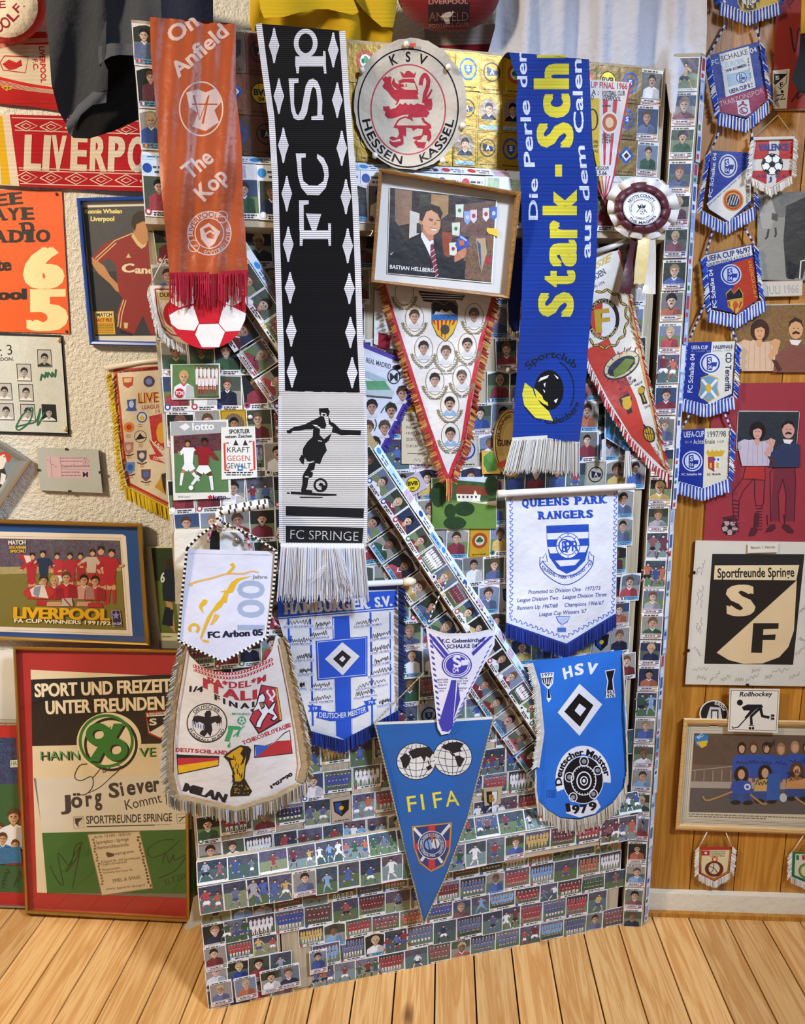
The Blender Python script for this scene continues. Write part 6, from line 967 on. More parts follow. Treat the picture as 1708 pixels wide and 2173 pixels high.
# --- white shirt
def bw(x,y): return .015*math.sin(x/29+y/260)+.009*math.sin(x/12.5+y/140)+.003*math.sin(x/6.3)+ .062*lerp(0,1,(x-1404)/12)*lerp(0,1,(y-90)/60)*lerp(1,0,(x-1444)/30)
S=gar(1.634,bw); T=Thing('shirt','white cotton shirt hanging in soft folds above the blue scarf','shirt',S(1260,0)); A=Art(S,7); A.slab([(1058,-30),(1500,-30),(1500,60),(1496,150),(1456,150),(1441,165),(1437,205),(1432,238),(1426,243),(1421,236),(1417,205),(1414,178),(1404,172),(1390,240),(1200,260),(1038,230),(1036,110),(1050,60)],'c2c5d2',.003); T.part('cotton_body',A,FELT)
# ================= right wall
def schalke(label,S,crop,out,base,extra,fr,loc,side=True,cord=None,grp='pennant chain on the panelling'):
    T=Thing('mini_pennant',label,'pennant',loc,grp); A=Art(S,0,crop); A.slab(out,base); extra(A); T.part('cloth',A,VINYL)
    n=len(out); B=Art(S.at(S.off+.002),o=crop); s_=4.3 if crop is CD else 3.5; k=s_/4.3; c=['1f48b4','d8d8dc']
    bot,l,r=fr
    L=sum(math.hypot(b[0]-a[0],b[1]-a[1]) for a,b in zip(bot,bot[1:])); B.fringe(bot,0,118*k,int(L/(15*k)),15*k,c,.06,.001,.004,loop=True,seed=3,fan=20)
    for e,sx in ((l,-1),(r,1)):
        L=sum(math.hypot(b[0]-a[0],b[1]-a[1]) for a,b in zip(e,e[1:])); B.fringe(e,sx*42*k,46*k,int(L/(13*k)),15*k,['1f48b4','2a58c8','d8d8dc','16348c'],.3,.001,.004,seed=5)
    pts=l+bot+r[::-1]; [B.line([(a[0]+(b[0]-a[0])*t/8,a[1]+(b[1]-a[1])*t/8),(a[0]+(b[0]-a[0])*(t+.55)/8,a[1]+(b[1]-a[1])*(t+.55)/8)],7*k,'e4e4ea',18) for a,b in zip(pts,pts[1:]) for t in range(8)]
    T.part('fringe',B,YARN)
    if cord:
        for a,b in cord:
            B=Art(None); q=S.at(S.off+.001); B.tube([q(*Art(None,o=crop).P(a)),q(*Art(None,o=crop).P(b))],.0022,['d8d8e0','1c2c78'],6,seg=.006); T.part('cord',B,YARN)
    return T
def logo(A,cx,cy,r,c='1c2f86',w='d4d6e4',ry=None,l=3):
    ry=ry or r; A.ell(cx,cy,r,ry,w,l,n=28); A.ell(cx,cy,r*.88,ry*.88,c,l+1,n=28); A.ell(cx,cy,r*.74,ry*.76,w,l+2,n=28); A.poly(A.epts(cx,cy,r*.66,ry*.68,0,24),w,l+3)
    A.poly([(cx-r*.35,cy-ry*.55),(cx+r*.1,cy-ry*.62),(cx+r*.15,cy-ry*.1),(cx+r*.62,cy-ry*.1),(cx+r*.55,cy+ry*.3),(cx+r*.2,cy+ry*.3),(cx+r*.15,cy+ry*.66),(cx-r*.35,cy+ry*.6)],c,l+4); A.text('S',cx-r*.24,cy+ry*.0,cx+r*.08,cy-ry*.01,ry*.5,w,l=l+5,b=.03); A.text('04',cx-r*.26,cy+ry*.52,cx+r*.1,cy+ry*.52,ry*.36,w,l=l+5,b=.01)
S=WOODW.at(.012); NV='20328c'
def e1(A):
    A.poly([(800,-80),(1200,-80),(1190,20),(1050,70),(900,110),(830,90)],'d0aa18',2); A.ell(910,0,110,105,'b89a30',3); A.ell(910,0,98,95,'1a1a1c',4); [A.poly([(840+k*45,20),(862+k*45,20),(862+k*45,80),(842+k*45,70)],'d0aa18',5) for k in range(4)]; A.ell(910,-20,70,70,'d8d4c8',5); A.text('TJC',870,40,960,40,50,'2a2a2a',l=6,b=.02); A.text('F',690,30,720,-30,30,'d8d8e0',l=4)
schalke('blue and yellow club pennant at the very top of the chain on the pine wall',S,CD,[(620,-120),(1200,-120),(1195,20),(900,115),(640,20)],'2038a0',e1,([(640,20),(900,118),(1195,15)],[(622,-110),(640,20)],[(1200,-110),(1195,15)]),S(1588,0))
def e2(A):
    A.poly([(635,500),(905,425),(970,805),(695,895)],'d4d6d8',1); A.poly([(635,915),(1065,790),(1085,890),(1040,950),(900,1075),(800,1060),(640,1035)],'8c2444',2)
    A.text('FC',572,600,635,582,46,'d8d8e4',l=3); A.text('SCHALKE',658,565,902,498,50,'26304c',l=3,b=0); A.text('04',922,492,985,474,46,'d8d8e4',l=3); A.text('EUROPA',695,622,875,580,52,'a8c4d8',l=3,b=.03); A.text('WIR KOMMEN',700,668,888,610,28,'2a3a78',l=4,b=.02); A.poly([(705,690),(915,635),(925,740),(720,800)],'9ab8d0',3); logo(A,838,715,58,'26408c','b8cce0'); A.text('UEFA CUP II',735,865,922,805,40,'2a3a78',l=4,b=.03); A.text('1. RUNDE UEFA CUP',690,860,660,600,14,'3a4058',l=4,b=0); A.text('15. 10. 1996',945,800,905,530,14,'3a4058',l=4,b=0)
    A.text('TRABZONSPOR',645,985,1050,855,50,'c8a8b8',l=4,b=0); A.poly([(795,930),(905,915),(925,1040),(870,1070),(810,1050)],'c0ccdc',4); A.ell(852,945,14,14,'8c2444',5); A.curve([(810,985),(850,960),(890,975)],16,'8c2444',5); A.ring(860,1020,40,34,10,'8c2444',5); A.curve([(840,1000),(850,1030),(875,1040)],14,'8c2444',5)
schalke('blue pennant with white ticket panel and wine red base, second down the chain',S,CD,[(545,510),(1000,380),(1085,880),(905,1090),(640,1040)],NV,e2,([(625,1040),(885,1105),(1090,925)],[(545,510),(640,1040)],[(1010,390),(1090,920)]),S(1570,110),cord=[((545,500),(700,205)),((1010,375),(970,240))])
def e3(A):
    A.poly([(930,1530),(925,1850),(720,2040),(545,1930),(530,1900)],'d4d2cc',1); A.line([(530,1905),(930,1535)],8,'d4d2cc',2); A.line([(525,1890),(915,1545)],26,'c8ccd4',2); A.warp('UEFA CUP 96/97 - ACHTELFINALE - 19.11./3.12.96',lambda u,v:(535+375*u-v*9,1905-345*u-v*11),'2a3050',3,.01,1)
    logo(A,715,1530,88,'20328c','c8ccd8',108); A.text('FC Schalke 04',565,1820,612,1410,34,'d8d8e4',l=4,b=.02); A.text('CLUB BRUGGE K.V.',880,1640,895,1940,30,'2a2a34',l=4,b=.0,up=(1,0)) if 0 else A.text('CLUB BRUGGE K.V.',882,1650,885,1940,30,'2a2a34',l=4,b=0,up=(1,0))
    A.ell(763,1845,96,100,'c88a24',3,n=28); A.ell(763,1845,84,88,'a83a24',4,n=28); A.ell(763,1845,66,70,'d09a30',5,n=28); A.ell(763,1850,58,60,'20264c',6); [A.line([(715+k*24,1890),(745+k*24,1800)],9,'b8b4a8',7) for k in range(4)]
schalke('blue and white pennant with a red and gold round crest, third down the chain',S,CD,[(560,1385),(940,1410),(925,1880),(720,2050),(530,1920)],NV,e3,([(470,1940),(690,2055),(960,1905)],[(555,1390),(470,1930)],[(945,1420),(960,1900)]),S(1545,320),cord=[((565,1375),(640,1195)),((945,1390),(935,1230))])
S=WOODW.at(.014)
def e4(A):
    A.poly([(415,215),(750,140),(760,215),(425,305)],'d4d0c8',2); A.text('UEFA CUP 96/97',422,265,750,190,42,'26306c',l=3,b=.03); A.text('VIERTELFINALE 4.3./18.3.97',430,302,748,222,24,'26306c',l=3,b=.015)
    A.poly([(600,280),(765,230),(800,540),(650,650),(570,600),(620,450)],'a83418',2); logo(A,600,360,78,'20328c','b8c0d8'); A.text('FC Schalke 04',495,605,462,320,32,'d8d8e4',l=4,b=.02); A.text('VALENCIA C.de F.',725,255,775,540,28,'d8a030',l=4,b=0,up=(1,0))
    A.poly([(560,500),(600,460),(620,500),(660,455),(690,500),(690,590),(640,655),(580,600)],'b8903c',3); A.poly([(566,505),(600,470),(620,505),(660,462),(684,505),(686,530),(570,550)],'16161c',4); [A.poly([(575+k*24,560),(587+k*24,558),(594+k*18,[600,625,645,640,610][k]),(585+k*18,[595,620,640,640,610][k])],'c8b02c' if k%2 else 'a8281c',5) for k in range(5)]; A.ell(635,585,20,24,'b84a2c',6)
schalke('blue and orange pennant with a white band on top, fourth down the chain',S,CH,[(410,210),(765,130),(815,530),(660,655),(460,610)],NV,e4,([(435,620),(640,665),(850,535)],[(410,215),(450,615)],[(770,140),(815,530)]),S(1560,520),cord=[((410,210),(470,10)),((770,130),(700,15))])
def e5(A):
    A.poly([(458,860),(630,855),(605,1245),(430,1330),(430,1120)],'d4d2c8',2); A.text('UEFA CUP',306,916,428,914,28,'d8d8e4',l=4,b=.03); A.text('HALBFINALE',468,912,612,908,28,'26306c',l=4,b=.02); A.text('8. UND 22. APRIL 1997',306,938,608,930,14,'8a90b8',l=4,b=0)
    logo(A,447,1020,80,'26408c','d4d6e4'); A.text('FC Schalke 04',310,1240,332,950,36,'d8d8e4',l=4,b=.02); A.text('CD Teneriffa',562,940,555,1230,44,'2a2a4c',l=4,b=.02,up=(1,0))
    A.poly([(375,1125),(440,1105),(505,1130),(500,1200),(515,1260),(430,1312),(355,1260),(372,1200)],'c8a440',4); A.poly([(382,1132),(440,1113),(498,1137),(492,1200),(505,1255),(430,1302),(365,1255),(380,1200)],'6a94b4',5); A.line([(385,1140),(495,1280)],20,'dcdcd8',6); A.line([(495,1140),(375,1280)],20,'dcdcd8',6); A.ell(432,1205,22,36,'c8a440',7); A.text('D',420,1285,440,1285,20,'c8a440',l=7)
schalke('blue and white pennant with a pale blue crossed shield, fifth down the chain',S,CH,[(280,865),(635,855),(610,1260),(400,1345),(235,1270)],NV,e5,([(235,1280),(410,1330),(620,1265)],[(275,870),(240,1270)],[(640,865),(620,1260)]),S(1510,725),cord=[((285,855),(410,560)),((640,850),(600,760))])
def e6(A):
    A.poly([(405,1505),(590,1500),(575,1880),(390,1950)],'d2cdb8',2); A.text('UEFA-CUP',250,1572,400,1566,46,'d8d8e4',l=4,b=.01); A.text('1997/98',428,1570,562,1566,46,'26304c',l=4,b=.0); A.text('Achtel',320,1622,402,1618,38,'d8d8e4',l=4,b=0); A.text('finale',405,1620,480,1618,38,'26304c',l=4,b=0); A.text('25.11.97',255,1615,310,1615,18,'b8b8cc',l=4,b=0); A.text('9.12.97',498,1612,548,1610,18,'5a5a6c',l=4,b=0)
    logo(A,312,1748,76,'20328c','d4d6e4'); A.text('FC Schalke 04',232,1855,380,1852,17,'d8d8e4',l=4,b=.02); A.text('SC Braga',422,1855,522,1850,17,'2a2a34',l=4,b=.02)
    A.poly([(415,1680),(555,1670),(535,1710),(432,1715)],'c8a030',4); [A.poly([(415+k*32,1685),(428+k*32,1660),(442+k*32,1683)],'c8a030',4) for k in range(4)]; A.poly([(428,1718),(525,1712),(522,1790),(475,1828),(430,1800)],'a83030',4); A.poly([(476,1715),(525,1712),(522,1790),(476,1826)],'d8d4d0',5); [A.quad(440+k*50,1760,458+k*50,1800,'c8a030',6) for k in range(2)]; [A.ell(450+k*27,1735,9,10,'3a5cb0',6) for k in range(3)]
schalke('blue and cream pennant with a crowned shield, lowest of the chain on the pine wall',S,CH,[(230,1515),(595,1498),(580,1890),(370,1960),(205,1890)],NV,e6,([(195,1895),(385,1950),(590,1880)],[(228,1520),(205,1890)],[(598,1505),(585,1880)]),S(1495,905),cord=[((235,1505),(300,1385)),((595,1495),(545,1380))])
# --- small red and white pennant with football
S=WOODW.at(.022); T=Thing('mini_pennant','small red and white cross pennant with a football and white fringe, on a thin string','pennant',S(1640,290)); A=Art(S,0,CD); A.slab([(955,1270),(1320,1260),(1300,1620),(1105,1735),(930,1640)],'d2cdc6'); r_='b02c24'
A.poly([(975,1300),(1095,1298),(1090,1465),(950,1470)],r_); A.poly([(1190,1295),(1315,1290),(1310,1465),(1185,1465)],r_); A.poly([(945,1575),(1075,1572),(1070,1700),(935,1635)],r_); A.poly([(1165,1570),(1305,1568),(1298,1615),(1160,1690)],r_); A.ball(1123,1515,100); A.text('VALENCE',1000,1388,1275,1382,62,'2a4488',l=6,b=.04); A.text('J',1088,1668,1120,1668,40,'24408c',l=4,b=.04); [A.text('AEG'[k%3],980+k*58+(60 if k>1 else 0),1640,1018+k*58+(60 if k>1 else 0),1632,30,'24408c',l=4) for k in range(4)]; T.part('cloth',A,VINYL)
B=Art(S.at(.024),o=CD); w=['e2deda','cfc9c4','eceae6']; B.fringe([(930,1640),(1105,1740),(1300,1625)],10,75,44,14,w,.15,0,.005,seed=7); B.fringe([(955,1290),(930,1640)],-40,30,44,13,w,.3,0,.005,seed=8); B.fringe([(1325,1270),(1302,1620)],40,30,44,13,w,.3,0,.005,seed=9); B.line([(950,1278),(1330,1268)],26,'d8d2cc',l=14); T.part('fringe',B,YARN)
B=Art(None); q=WOODW.at(.024); P_=lambda x,y:q(1380+x/4.345,y/4.345); B.tube([P_(960,1265),P_(1175,1060),P_(1320,1255)],.001,'c8b890',5); T.part('string',B,YARN)
# --- red signed poster top right
S=WOODW.at(.005); T=Thing('poster','red poster with black pen strokes and a small club sticker, top right corner','poster',S(1680,232)); A=sheet(S,CD,[(1165,-100),(1800,-100),(1800,1010),(1120,1020)],'933029',.003); A.line([(1120,1018),(1800,1006)],10,'8a7a60',2); A.curve([(1290,250),(1330,480),(1370,260),(1420,420)],16,'3a1a20',2); A.curve([(1300,940),(1370,840),(1350,910),(1420,860)],12,'3a1a20',2); A.curve([(1280,50),(1340,-20)],10,'3a1a20',2)
A.poly([(1128,650),(1285,635),(1255,1000),(1130,1005)],'cfc6b4',3); A.poly([(1140,665),(1260,655),(1255,760),(1200,825),(1135,770)],'17151a',4); A.poly([(1255,690),(1250,760),(1200,815),(1150,785)],'d0c8b8',5); A.text('S',1155,735,1190,732,36,'d0c8b8',l=6,b=.03); A.text('F',1195,800,1225,798,40,'17151a',l=6,b=.03); A.quad(1142,655,1255,680,'d0c8b8',6); A.ell(1215,845,14,14,'17151a',4); A.line([(1165,880),(1230,870),(1200,920),(1245,910)],14,'17151a',4); A.line([(1150,940),(1190,905)],8,'17151a',4); T.part('print',A,PAPER)
S=gar(1.60,lambda x,y:.01*math.sin(y/24)); A=Art(S,8,CD); A.slab([(1395,-80),(1600,-80),(1600,900),(1400,860),(1365,850),(1300,730),(1370,500),(1385,300)],'141416',.01); A.poly([(1395,-80),(1600,-80),(1600,280),(1385,310)],'c89a10',2); single('sleeve','black and yellow sleeve hanging at the right photo edge','sleeve',A,CLOTH,S(1710,10))
# --- grey photo, July 1966
S=WOODW.at(.006); T=Thing('photo_print','black and white photo print with a year lettered strip, right edge beside the chain','photo',S(1660,420)); A=sheet(S,CH,[(800,-250),(1300,-262),(1300,405),(790,400)],'87847a',.003); A.poly([(800,-250),(1300,-262),(1300,-80),(800,-60)],'6a6860',1,.2); A.poly([(1010,-150),(1180,-230),(1240,-100),(1200,150),(1130,390),(1010,380),(990,100)],'34302a',2,.1); A.poly([(1020,250),(1110,300),(1070,395),(1020,390)],'1c1a18',3); A.line([(1110,390),(1120,260),(1200,240)],10,'d0ccc0',3); A.poly([(810,-80),(860,-200),(900,-210),(930,-100),(900,20),(830,20)],'9a968c',2); A.ell(880,-225,24,28,'6a645a',3); A.line([(880,20),(870,80),(855,95)],14,'3a3630',3); A.line([(930,10),(935,60),(925,80)],14,'3a3630',3); A.poly([(905,-100),(950,-90),(945,-40),(900,-50)],'4a463e',3); T.part('print',A,GLOSS)
A=sheet(WOODW.at(.009),CH,[(805,410),(1135,398),(1130,520),(800,528)],'c0b8a8',.002); A.line([(805,412),(1133,400),(1128,518),(802,526),(805,412)],6,'8a6a58',2); A.text('JULI 1966',865,505,1105,492,60,'8a8478',l=2,b=0); A.text('JULI 1966',868,503,1102,490,54,'d2ccc0',l=3,b=-.03); T.part('caption_strip',A,PAPER)
# --- sepia photo
def twomen(A,x0,y0,s,sep):
    p=lambda x,y:(x0+x*s,y0+y*s); w='c8a888' if sep else 'b4a8b4'; j='7a4a3c' if sep else '2c3450'; sk='c89468' if sep else 'c09080'; hr='3c2014' if sep else '1c1414'
    P=lambda pts,c,l,a=0: A.poly([p(*q) for q in pts],c,l,a)
    P([(0,210),(60,180),(110,190),(160,170),(200,200),(330,180),(300,420),(40,420),(20,330)],w,3); P([(0,215),(60,190),(60,240),(0,270)],w,3); [A.line([p(100+k*40,200),p(90+k*45,410)],2*s if s>1 else 2,'a08070' if sep else '8a80a0',4) for k in range(5)]
    P([(300,300),(380,230),(420,205),(480,210),(560,230),(560,430),(280,430)],j,4); P([(250,200),(300,170),(340,190),(330,230),(300,300),(260,330),(240,300),(290,230)],sk,6)
    A.ell(*p(180,110),72*s,88*s,hr,5,n=18); A.ell(*p(178,120),40*s,60*s,sk,6,n=16); P([(138,100),(150,60),(200,55),(222,100),(190,82),(160,90)],hr,7); P([(150,180),(200,180),(190,230),(165,230)],sk,6); A.line([p(160,112),p(172,112)],5*s,'3a2418',8); A.line([p(186,112),p(198,112)],5*s,'3a2418',8); A.line([p(166,152),p(190,152)],5*s,'8a4a3a',8)
    A.ell(*p(455,95),56*s,80*s,sk,6,n=18); P([(400,90),(405,40),(450,8),(500,30),(512,90),(490,50),(455,38),(420,55)],hr,7); P([(430,125),(455,112),(485,125),(486,138),(455,132),(428,140)],hr,8); A.line([p(436,92),p(448,92)],5*s,'3a2418',8); A.line([p(468,92),p(480,92)],5*s,'3a2418',8); P([(405,180),(500,185),(470,225),(420,215)],'d8d0c8',7)
    P([(270,330),(310,340),(350,410),(320,425)],'4a2c20',8)
S=WOODW.at(.006); T=Thing('photo_print','sepia photo of two seated men before a hedge, right edge beside the chain','photo',S(1640,652)); A=sheet(S,CH,[(595,585),(1300,572),(1300,1052),(600,1062)],'b4ac9c',.003); A.poly([(605,595),(1300,580),(1300,1046),(610,1054)],'7a5a34',1,.5); twomen(A,640,670,1.0*.97,True); T.part('print',A,GLOSS)
# --- red drawing with snapshot
S=WOODW.at(.005); T=Thing('drawing','red paper drawing of two pairs of legs with a snapshot of two men glued above','drawing',S(1600,815)); A=sheet(S,CH,[(470,1170),(1300,1160),(1300,2360),(395,2345)],'8c2c34',.002); k_='3a1420'
A.poly([(715,1760),(850,1760),(855,1890),(770,1875),(685,1880)],'a02c28',2); 
for L,w_ in (([(712,1680),(715,1760),(690,1870),(610,1980),(612,2080),(620,2170)],6),([(770,1875),(690,1970),(660,2040),(655,2170)],6),([(850,1760),(855,1890),(685,1880)],5),([(850,1680),(848,1760),(715,1765)],5),([(775,1880),(775,2010),(785,2080)],6),([(850,1885),(842,2060),(825,2100)],6),([(905,1670),(915,1800),(890,1830),(895,2200)],6),([(1085,1700),(1075,1800),(1080,1900),(1070,2200)],6),([(985,1880),(950,2000),(960,2200)],6),([(985,1880),(1010,2000),(1000,2200)],6),([(915,1800),(1075,1795)],6)): A.line(L,w_,k_,3)
A.poly([(918,1805),(1072,1800),(1070,2195),(1010,2195),(1008,2000),(985,1885),(952,2000),(955,2195),(897,2195)],'6a2430',2); A.poly([(905,1660),(1090,1650),(1075,1795),(915,1800)],'74303c',2)
for k in range(9): A.line([(612,2040+k*28),(660,2045+k*28)],6,k_,3); A.line([(785,2080+k*22),(832,2078+k*22)],6,k_,3)
A.o=CM
for x,y in ((405,5),): A.poly([(385,-5),(440,-15),(470,0),(465,20),(400,15)],'4a1a24',4)
A.ball(426,47,46,'a88a8a','241418'); 
for pts in ([(525,90),(540,50),(570,45),(575,70),(560,92),(530,98)],[(615,70),(640,35),(668,30),(672,55),(650,72),(620,76)],[(710,30),(740,35),(770,65),(765,82),(735,78),(705,50)],[(560,-30),(585,-30),(580,45),(553,50)]): A.poly(pts,'4a1a24',4)
A.line([(560,-20),(555,45)],4,k_,5); A.line([(625,-20),(628,38)],5,k_,5); A.line([(715,-20),(722,34)],5,k_,5); T.part('paper',A,PAPER)
A=sheet(WOODW.at(.007),CH,[(650,1385),(660,1372),(1100,1375),(1112,1385),(1085,1668),(1075,1678),(640,1670),(636,1655)],'b8b0a8',.001); A.poly([(655,1380),(1108,1382),(1082,1672),(642,1666)],'2a2e34',1,.25); twomen(A,648,1435,.83,False); T.part('snapshot',A,GLOSS)
# --- signed sheet with black shield sign
S=WOODW.at(.009); T=Thing('clip_frame','clip framed white sheet with faint signatures around a black and cream letter shield','picture frame',S(1600,1150)); A=sheet(S,CM,[(242,118),(900,128),(900,902),(186,890)],'d0c8b8',.006); k_='1a1614'; c_='d8bc90'
A.poly([(332,190),(826,192),(765,785),(288,780)],k_,1); A.poly([(345,252),(798,250),(782,332),(340,328)],'dcc69c',2); A.text('Sportfreunde Springe',360,318,772,312,52,k_,l=3,b=.02)
A.poly([(785,332),(770,600),(740,690),(690,745),(600,778),(500,780),(420,760),(355,720)],c_,2); A.text('S',408,520,565,515,165,c_,l=3,b=.055); A.poly([(552,562),(688,562),(686,592),(606,594),(604,625),(672,622),(668,652),(602,652),(598,722),(540,720)],k_,3)
for i,(x,y,x1,y1) in enumerate(((270,300,295,225),(250,300,262,260),(265,480,285,360),(250,460,262,380),(270,620,275,530),(250,560,258,610),(235,690,275,740),(225,812,310,800),(250,850,300,856),(315,880,375,820),(375,865,430,850),(455,865,500,860),(510,870,580,840),(545,820,590,810),(615,855,655,845),(650,825,745,805),(745,855,800,835),(780,730,826,690),(800,500,828,480),(800,640,828,660))): A.scribble(x,y,x1,y1,16,'9a948c',2,n=7,w=2.5,seed=i)
T.part('sheet',A,PAPER); pane(T,S,[A.P(p) for p in [(242,118),(900,128),(900,902),(186,890)]],.0015)
for x,y in ((234,290),(203,708),(520,893)): B=Art(WOODW.at(.012),o=CM); B.slab([(x-6,y-7),(x+8,y-7),(x+8,y+7),(x-6,y+7)],'3a302a',.004); T.part('clip',B,STEEL)
A=sheet(WOODW.at(.0135),CM,[(522,135),(686,132),(684,182),(520,186)],'cdc4b2',.001); A.text('Besuch 1. Herren.',540,164,670,160,16,'4a4038',b=0); single('caption_card','small typed caption card between the red drawing and the black shield sheet','card',A,PAPER,WOODW.at(.0135)(1618,1162))
# --- framed hockey team
S=WOODW.at(.008); T=Thing('picture_frame','pale pine frame with a photo of a hockey team in blue, low on the panelling','picture frame',S(1580,1525)); c=lambda p:(1380+p[0]/2.527,1100+p[1]/2.527)
O_=[c(p) for p in ((178,1070),(960,1088),(960,1700),(133,1670))]; I_=[c(p) for p in ((200,1105),(940,1118),(940,1668),(160,1640))]; frame(T,S,O_,I_,.012,'808080',PINEF)
A=sheet(S,CM,[(190,1090),(950,1104),(950,1684),(148,1655)],'d2c6a8',.004)
for k,c0 in enumerate(('8a8478','a8a090','8a8478','b0a898')): d=k*10; A.line([(205+d*.9,1115+d),(900,1128+d)],2.5,c0); A.line([(205+d,1115+d),(168+d,1630-d*.6)],2.5,c0); A.line([(168+d,1628-d*.7),(900,1655-d*.7)],2.5,c0)
A.poly([(235,1152),(900,1165),(900,1590),(206,1575)],'6f5c4c',1); A.poly([(235,1152),(900,1165),(900,1330),(228,1320)],'5e4a3c',2,.25); A.poly([(216,1410),(900,1418),(900,1455),(214,1445)],'a89a8a',2); A.poly([(214,1445),(900,1455),(900,1590),(206,1575)],'5a5450',2,.1)
for k in range(5): A.line([(240+k*48,1350),(238+k*48,1410)],3,'b0a8a0',3); 
A.line([(225,1352),(440,1330)],3,'b0a8a0',3)
for i,(x,y) in enumerate(((490,1230),(553,1228),(622,1228),(700,1235),(775,1225),(840,1228))):
    A.poly([(x-48,y+165),(x-50,y+70),(x-34,y+38),(x+34,y+38),(x+50,y+70),(x+46,y+165)],'2c4f9c',4,.25); A.ell(x,y+2,24,34,('2a1a14','5a3a24','3a2418','9a7a4c','a8845c','3a2418')[i],5,n=14); A.ell(x,y+6,16,24,'c89a78',6,n=14); A.poly([(x-18,y-6),(x-8,y-24),(x+10,y-24),(x+18,y-6),(x,y-14)],('2a1a14','5a3a24','3a2418','9a7a4c','a8845c','3a2418')[i],7); A.line([(x-18,y+165),(x-16,y+200)],18,'c09070',5); A.line([(x+18,y+165),(x+16,y+200)],18,'c09070',5); A.scribble(x-30,y+75,x+30,y+85,16,'1c2440',8,n=6,w=2.5,seed=i)
for i,(x,y,j) in enumerate(((488,1365,'2c4f9c'),(615,1358,'c8a060'),(785,1345,'c89058'))):
    A.ell(x,y+10,38,48,('1c1410','1f1612','5a3418')[i],9,n=16); A.ell(x,y+8,19,27,'c89a78',10,n=14); A.poly([(x-62,y+110),(x-50,y+50),(x,y+38),(x+50,y+50),(x+62,y+110)],j,10,.2); A.poly([(x-60,y+105),(x+62,y+105),(x+50,y+160),(x-58,y+155)],'2a4a8c' if i else '34508c',11,.3); A.line([(x-30,y+110),(x-40,y+165)],30,'2a4a7c',11); A.line([(x+28,y+110),(x+40,y+165)],30,'2a4a7c',11); A.ell(x-30,y+158,26,12,'1c1a1c',12); A.ell(x+36,y+160,26,12,'1c1a1c',12)
A.poly([(630,1370),(700,1365),(690,1510),(620,1512)],'2a5aa0',13); A.ell(520,1440,18,18,'d8d4d8',13); A.ell(520,1440,9,9,'3a5cb0',14); A.ell(712,1498,20,24,'c0bcc0',13)
for L in ([(280,1490),(300,1512),(350,1500),(440,1465)],[(535,1480),(600,1530),(625,1528)],[(775,1495),(830,1535)]): A.curve(L,10,'b08450',14)
A.text('Steffi',738,1385,800,1368,26,'1c1a20',l=15,b=0); A.text('Schade',742,1410,828,1395,26,'1c1a20',l=15,b=0); A.scribble(610,1220,668,1205,26,'1c1a20',15,n=9,w=3,seed=8); A.scribble(565,1420,628,1415,22,'1c1a20',15,n=7,w=3,seed=9)
A.poly([(236,1170),(275,1152),(312,1165),(308,1205),(275,1230),(245,1215)],'2c78b4',3); A.poly([(245,1200),(308,1190),(300,1220),(275,1232)],'d8b830',4); A.text('SC',255,1185,285,1165,16,'e4e0d8',l=4,b=.02)
A.words(205,1588,880,6,'7a7064',2,1,24); A.words(205,1600,620,6,'7a7064',2,2,14); T.part('mounted_photo',A,PAPER); pane(T,S,I_,.005)
S=WOODW.at(.012)
A=sheet(WOODW.at(.010),CM,A.epts(340,1048,78,73,0,36),'cfc8bc',.006); A.ell(340,1048,70,66,'1f1d20',1,.6,n=32); A.poly([(300,1075),(320,1010),(375,1015),(385,1075)],'b8b4b0',2); A.quad(325,1025,365,1075,'2a2a2c',3); A.quad(332,1035,358,1075,'c8c4c0',4); A.arc('EUROCUP',340,1048,52,50,85,15,15,'e0dcd4',l=4,b=.02); single('button_badge','round black and white tin badge tucked behind the hockey pictogram card','badge',A,GLOSS,WOODW.at(.01)(1515,1505))
A=sheet(WOODW.at(.022),CM,[(425,912),(694,915),(682,1150),(415,1142)],'d6cdbc',.0015); k_='17141a'; A.line([(433,922),(686,925),(674,1140),(424,1132),(433,922)],3,k_,1); A.text('Rollhockey',478,955,652,953,26,k_,b=.02,up=(.2,-1))
A.ell(480,988,16,16,k_,2); A.poly([(490,1012),(520,998),(600,998),(560,1030),(515,1075),(505,1068),(535,1030),(500,1030)],k_,2); A.line([(515,1070),(470,1120),(440,1125),(438,1115)],6,k_,2); A.line([(608,1002),(535,1060)],5,'d6cdbc',3); A.line([(600,1005),(540,1062),(542,1108)],14,k_,4); A.line([(588,1010),(600,1060),(638,1068)],16,k_,2); A.line([(528,1112),(558,1112)],4,k_,2); A.line([(648,1050),(648,1082)],4,k_,2)
for x,y in ((534,1125),(550,1125),(658,1058),(658,1074)): A.ell(x,y,7,7,k_,2)
single('pictogram_card','white card with a black roller hockey player pictogram, overlapping the pale pine frame','card',A,PAPER,WOODW.at(.022)(1600,1465))
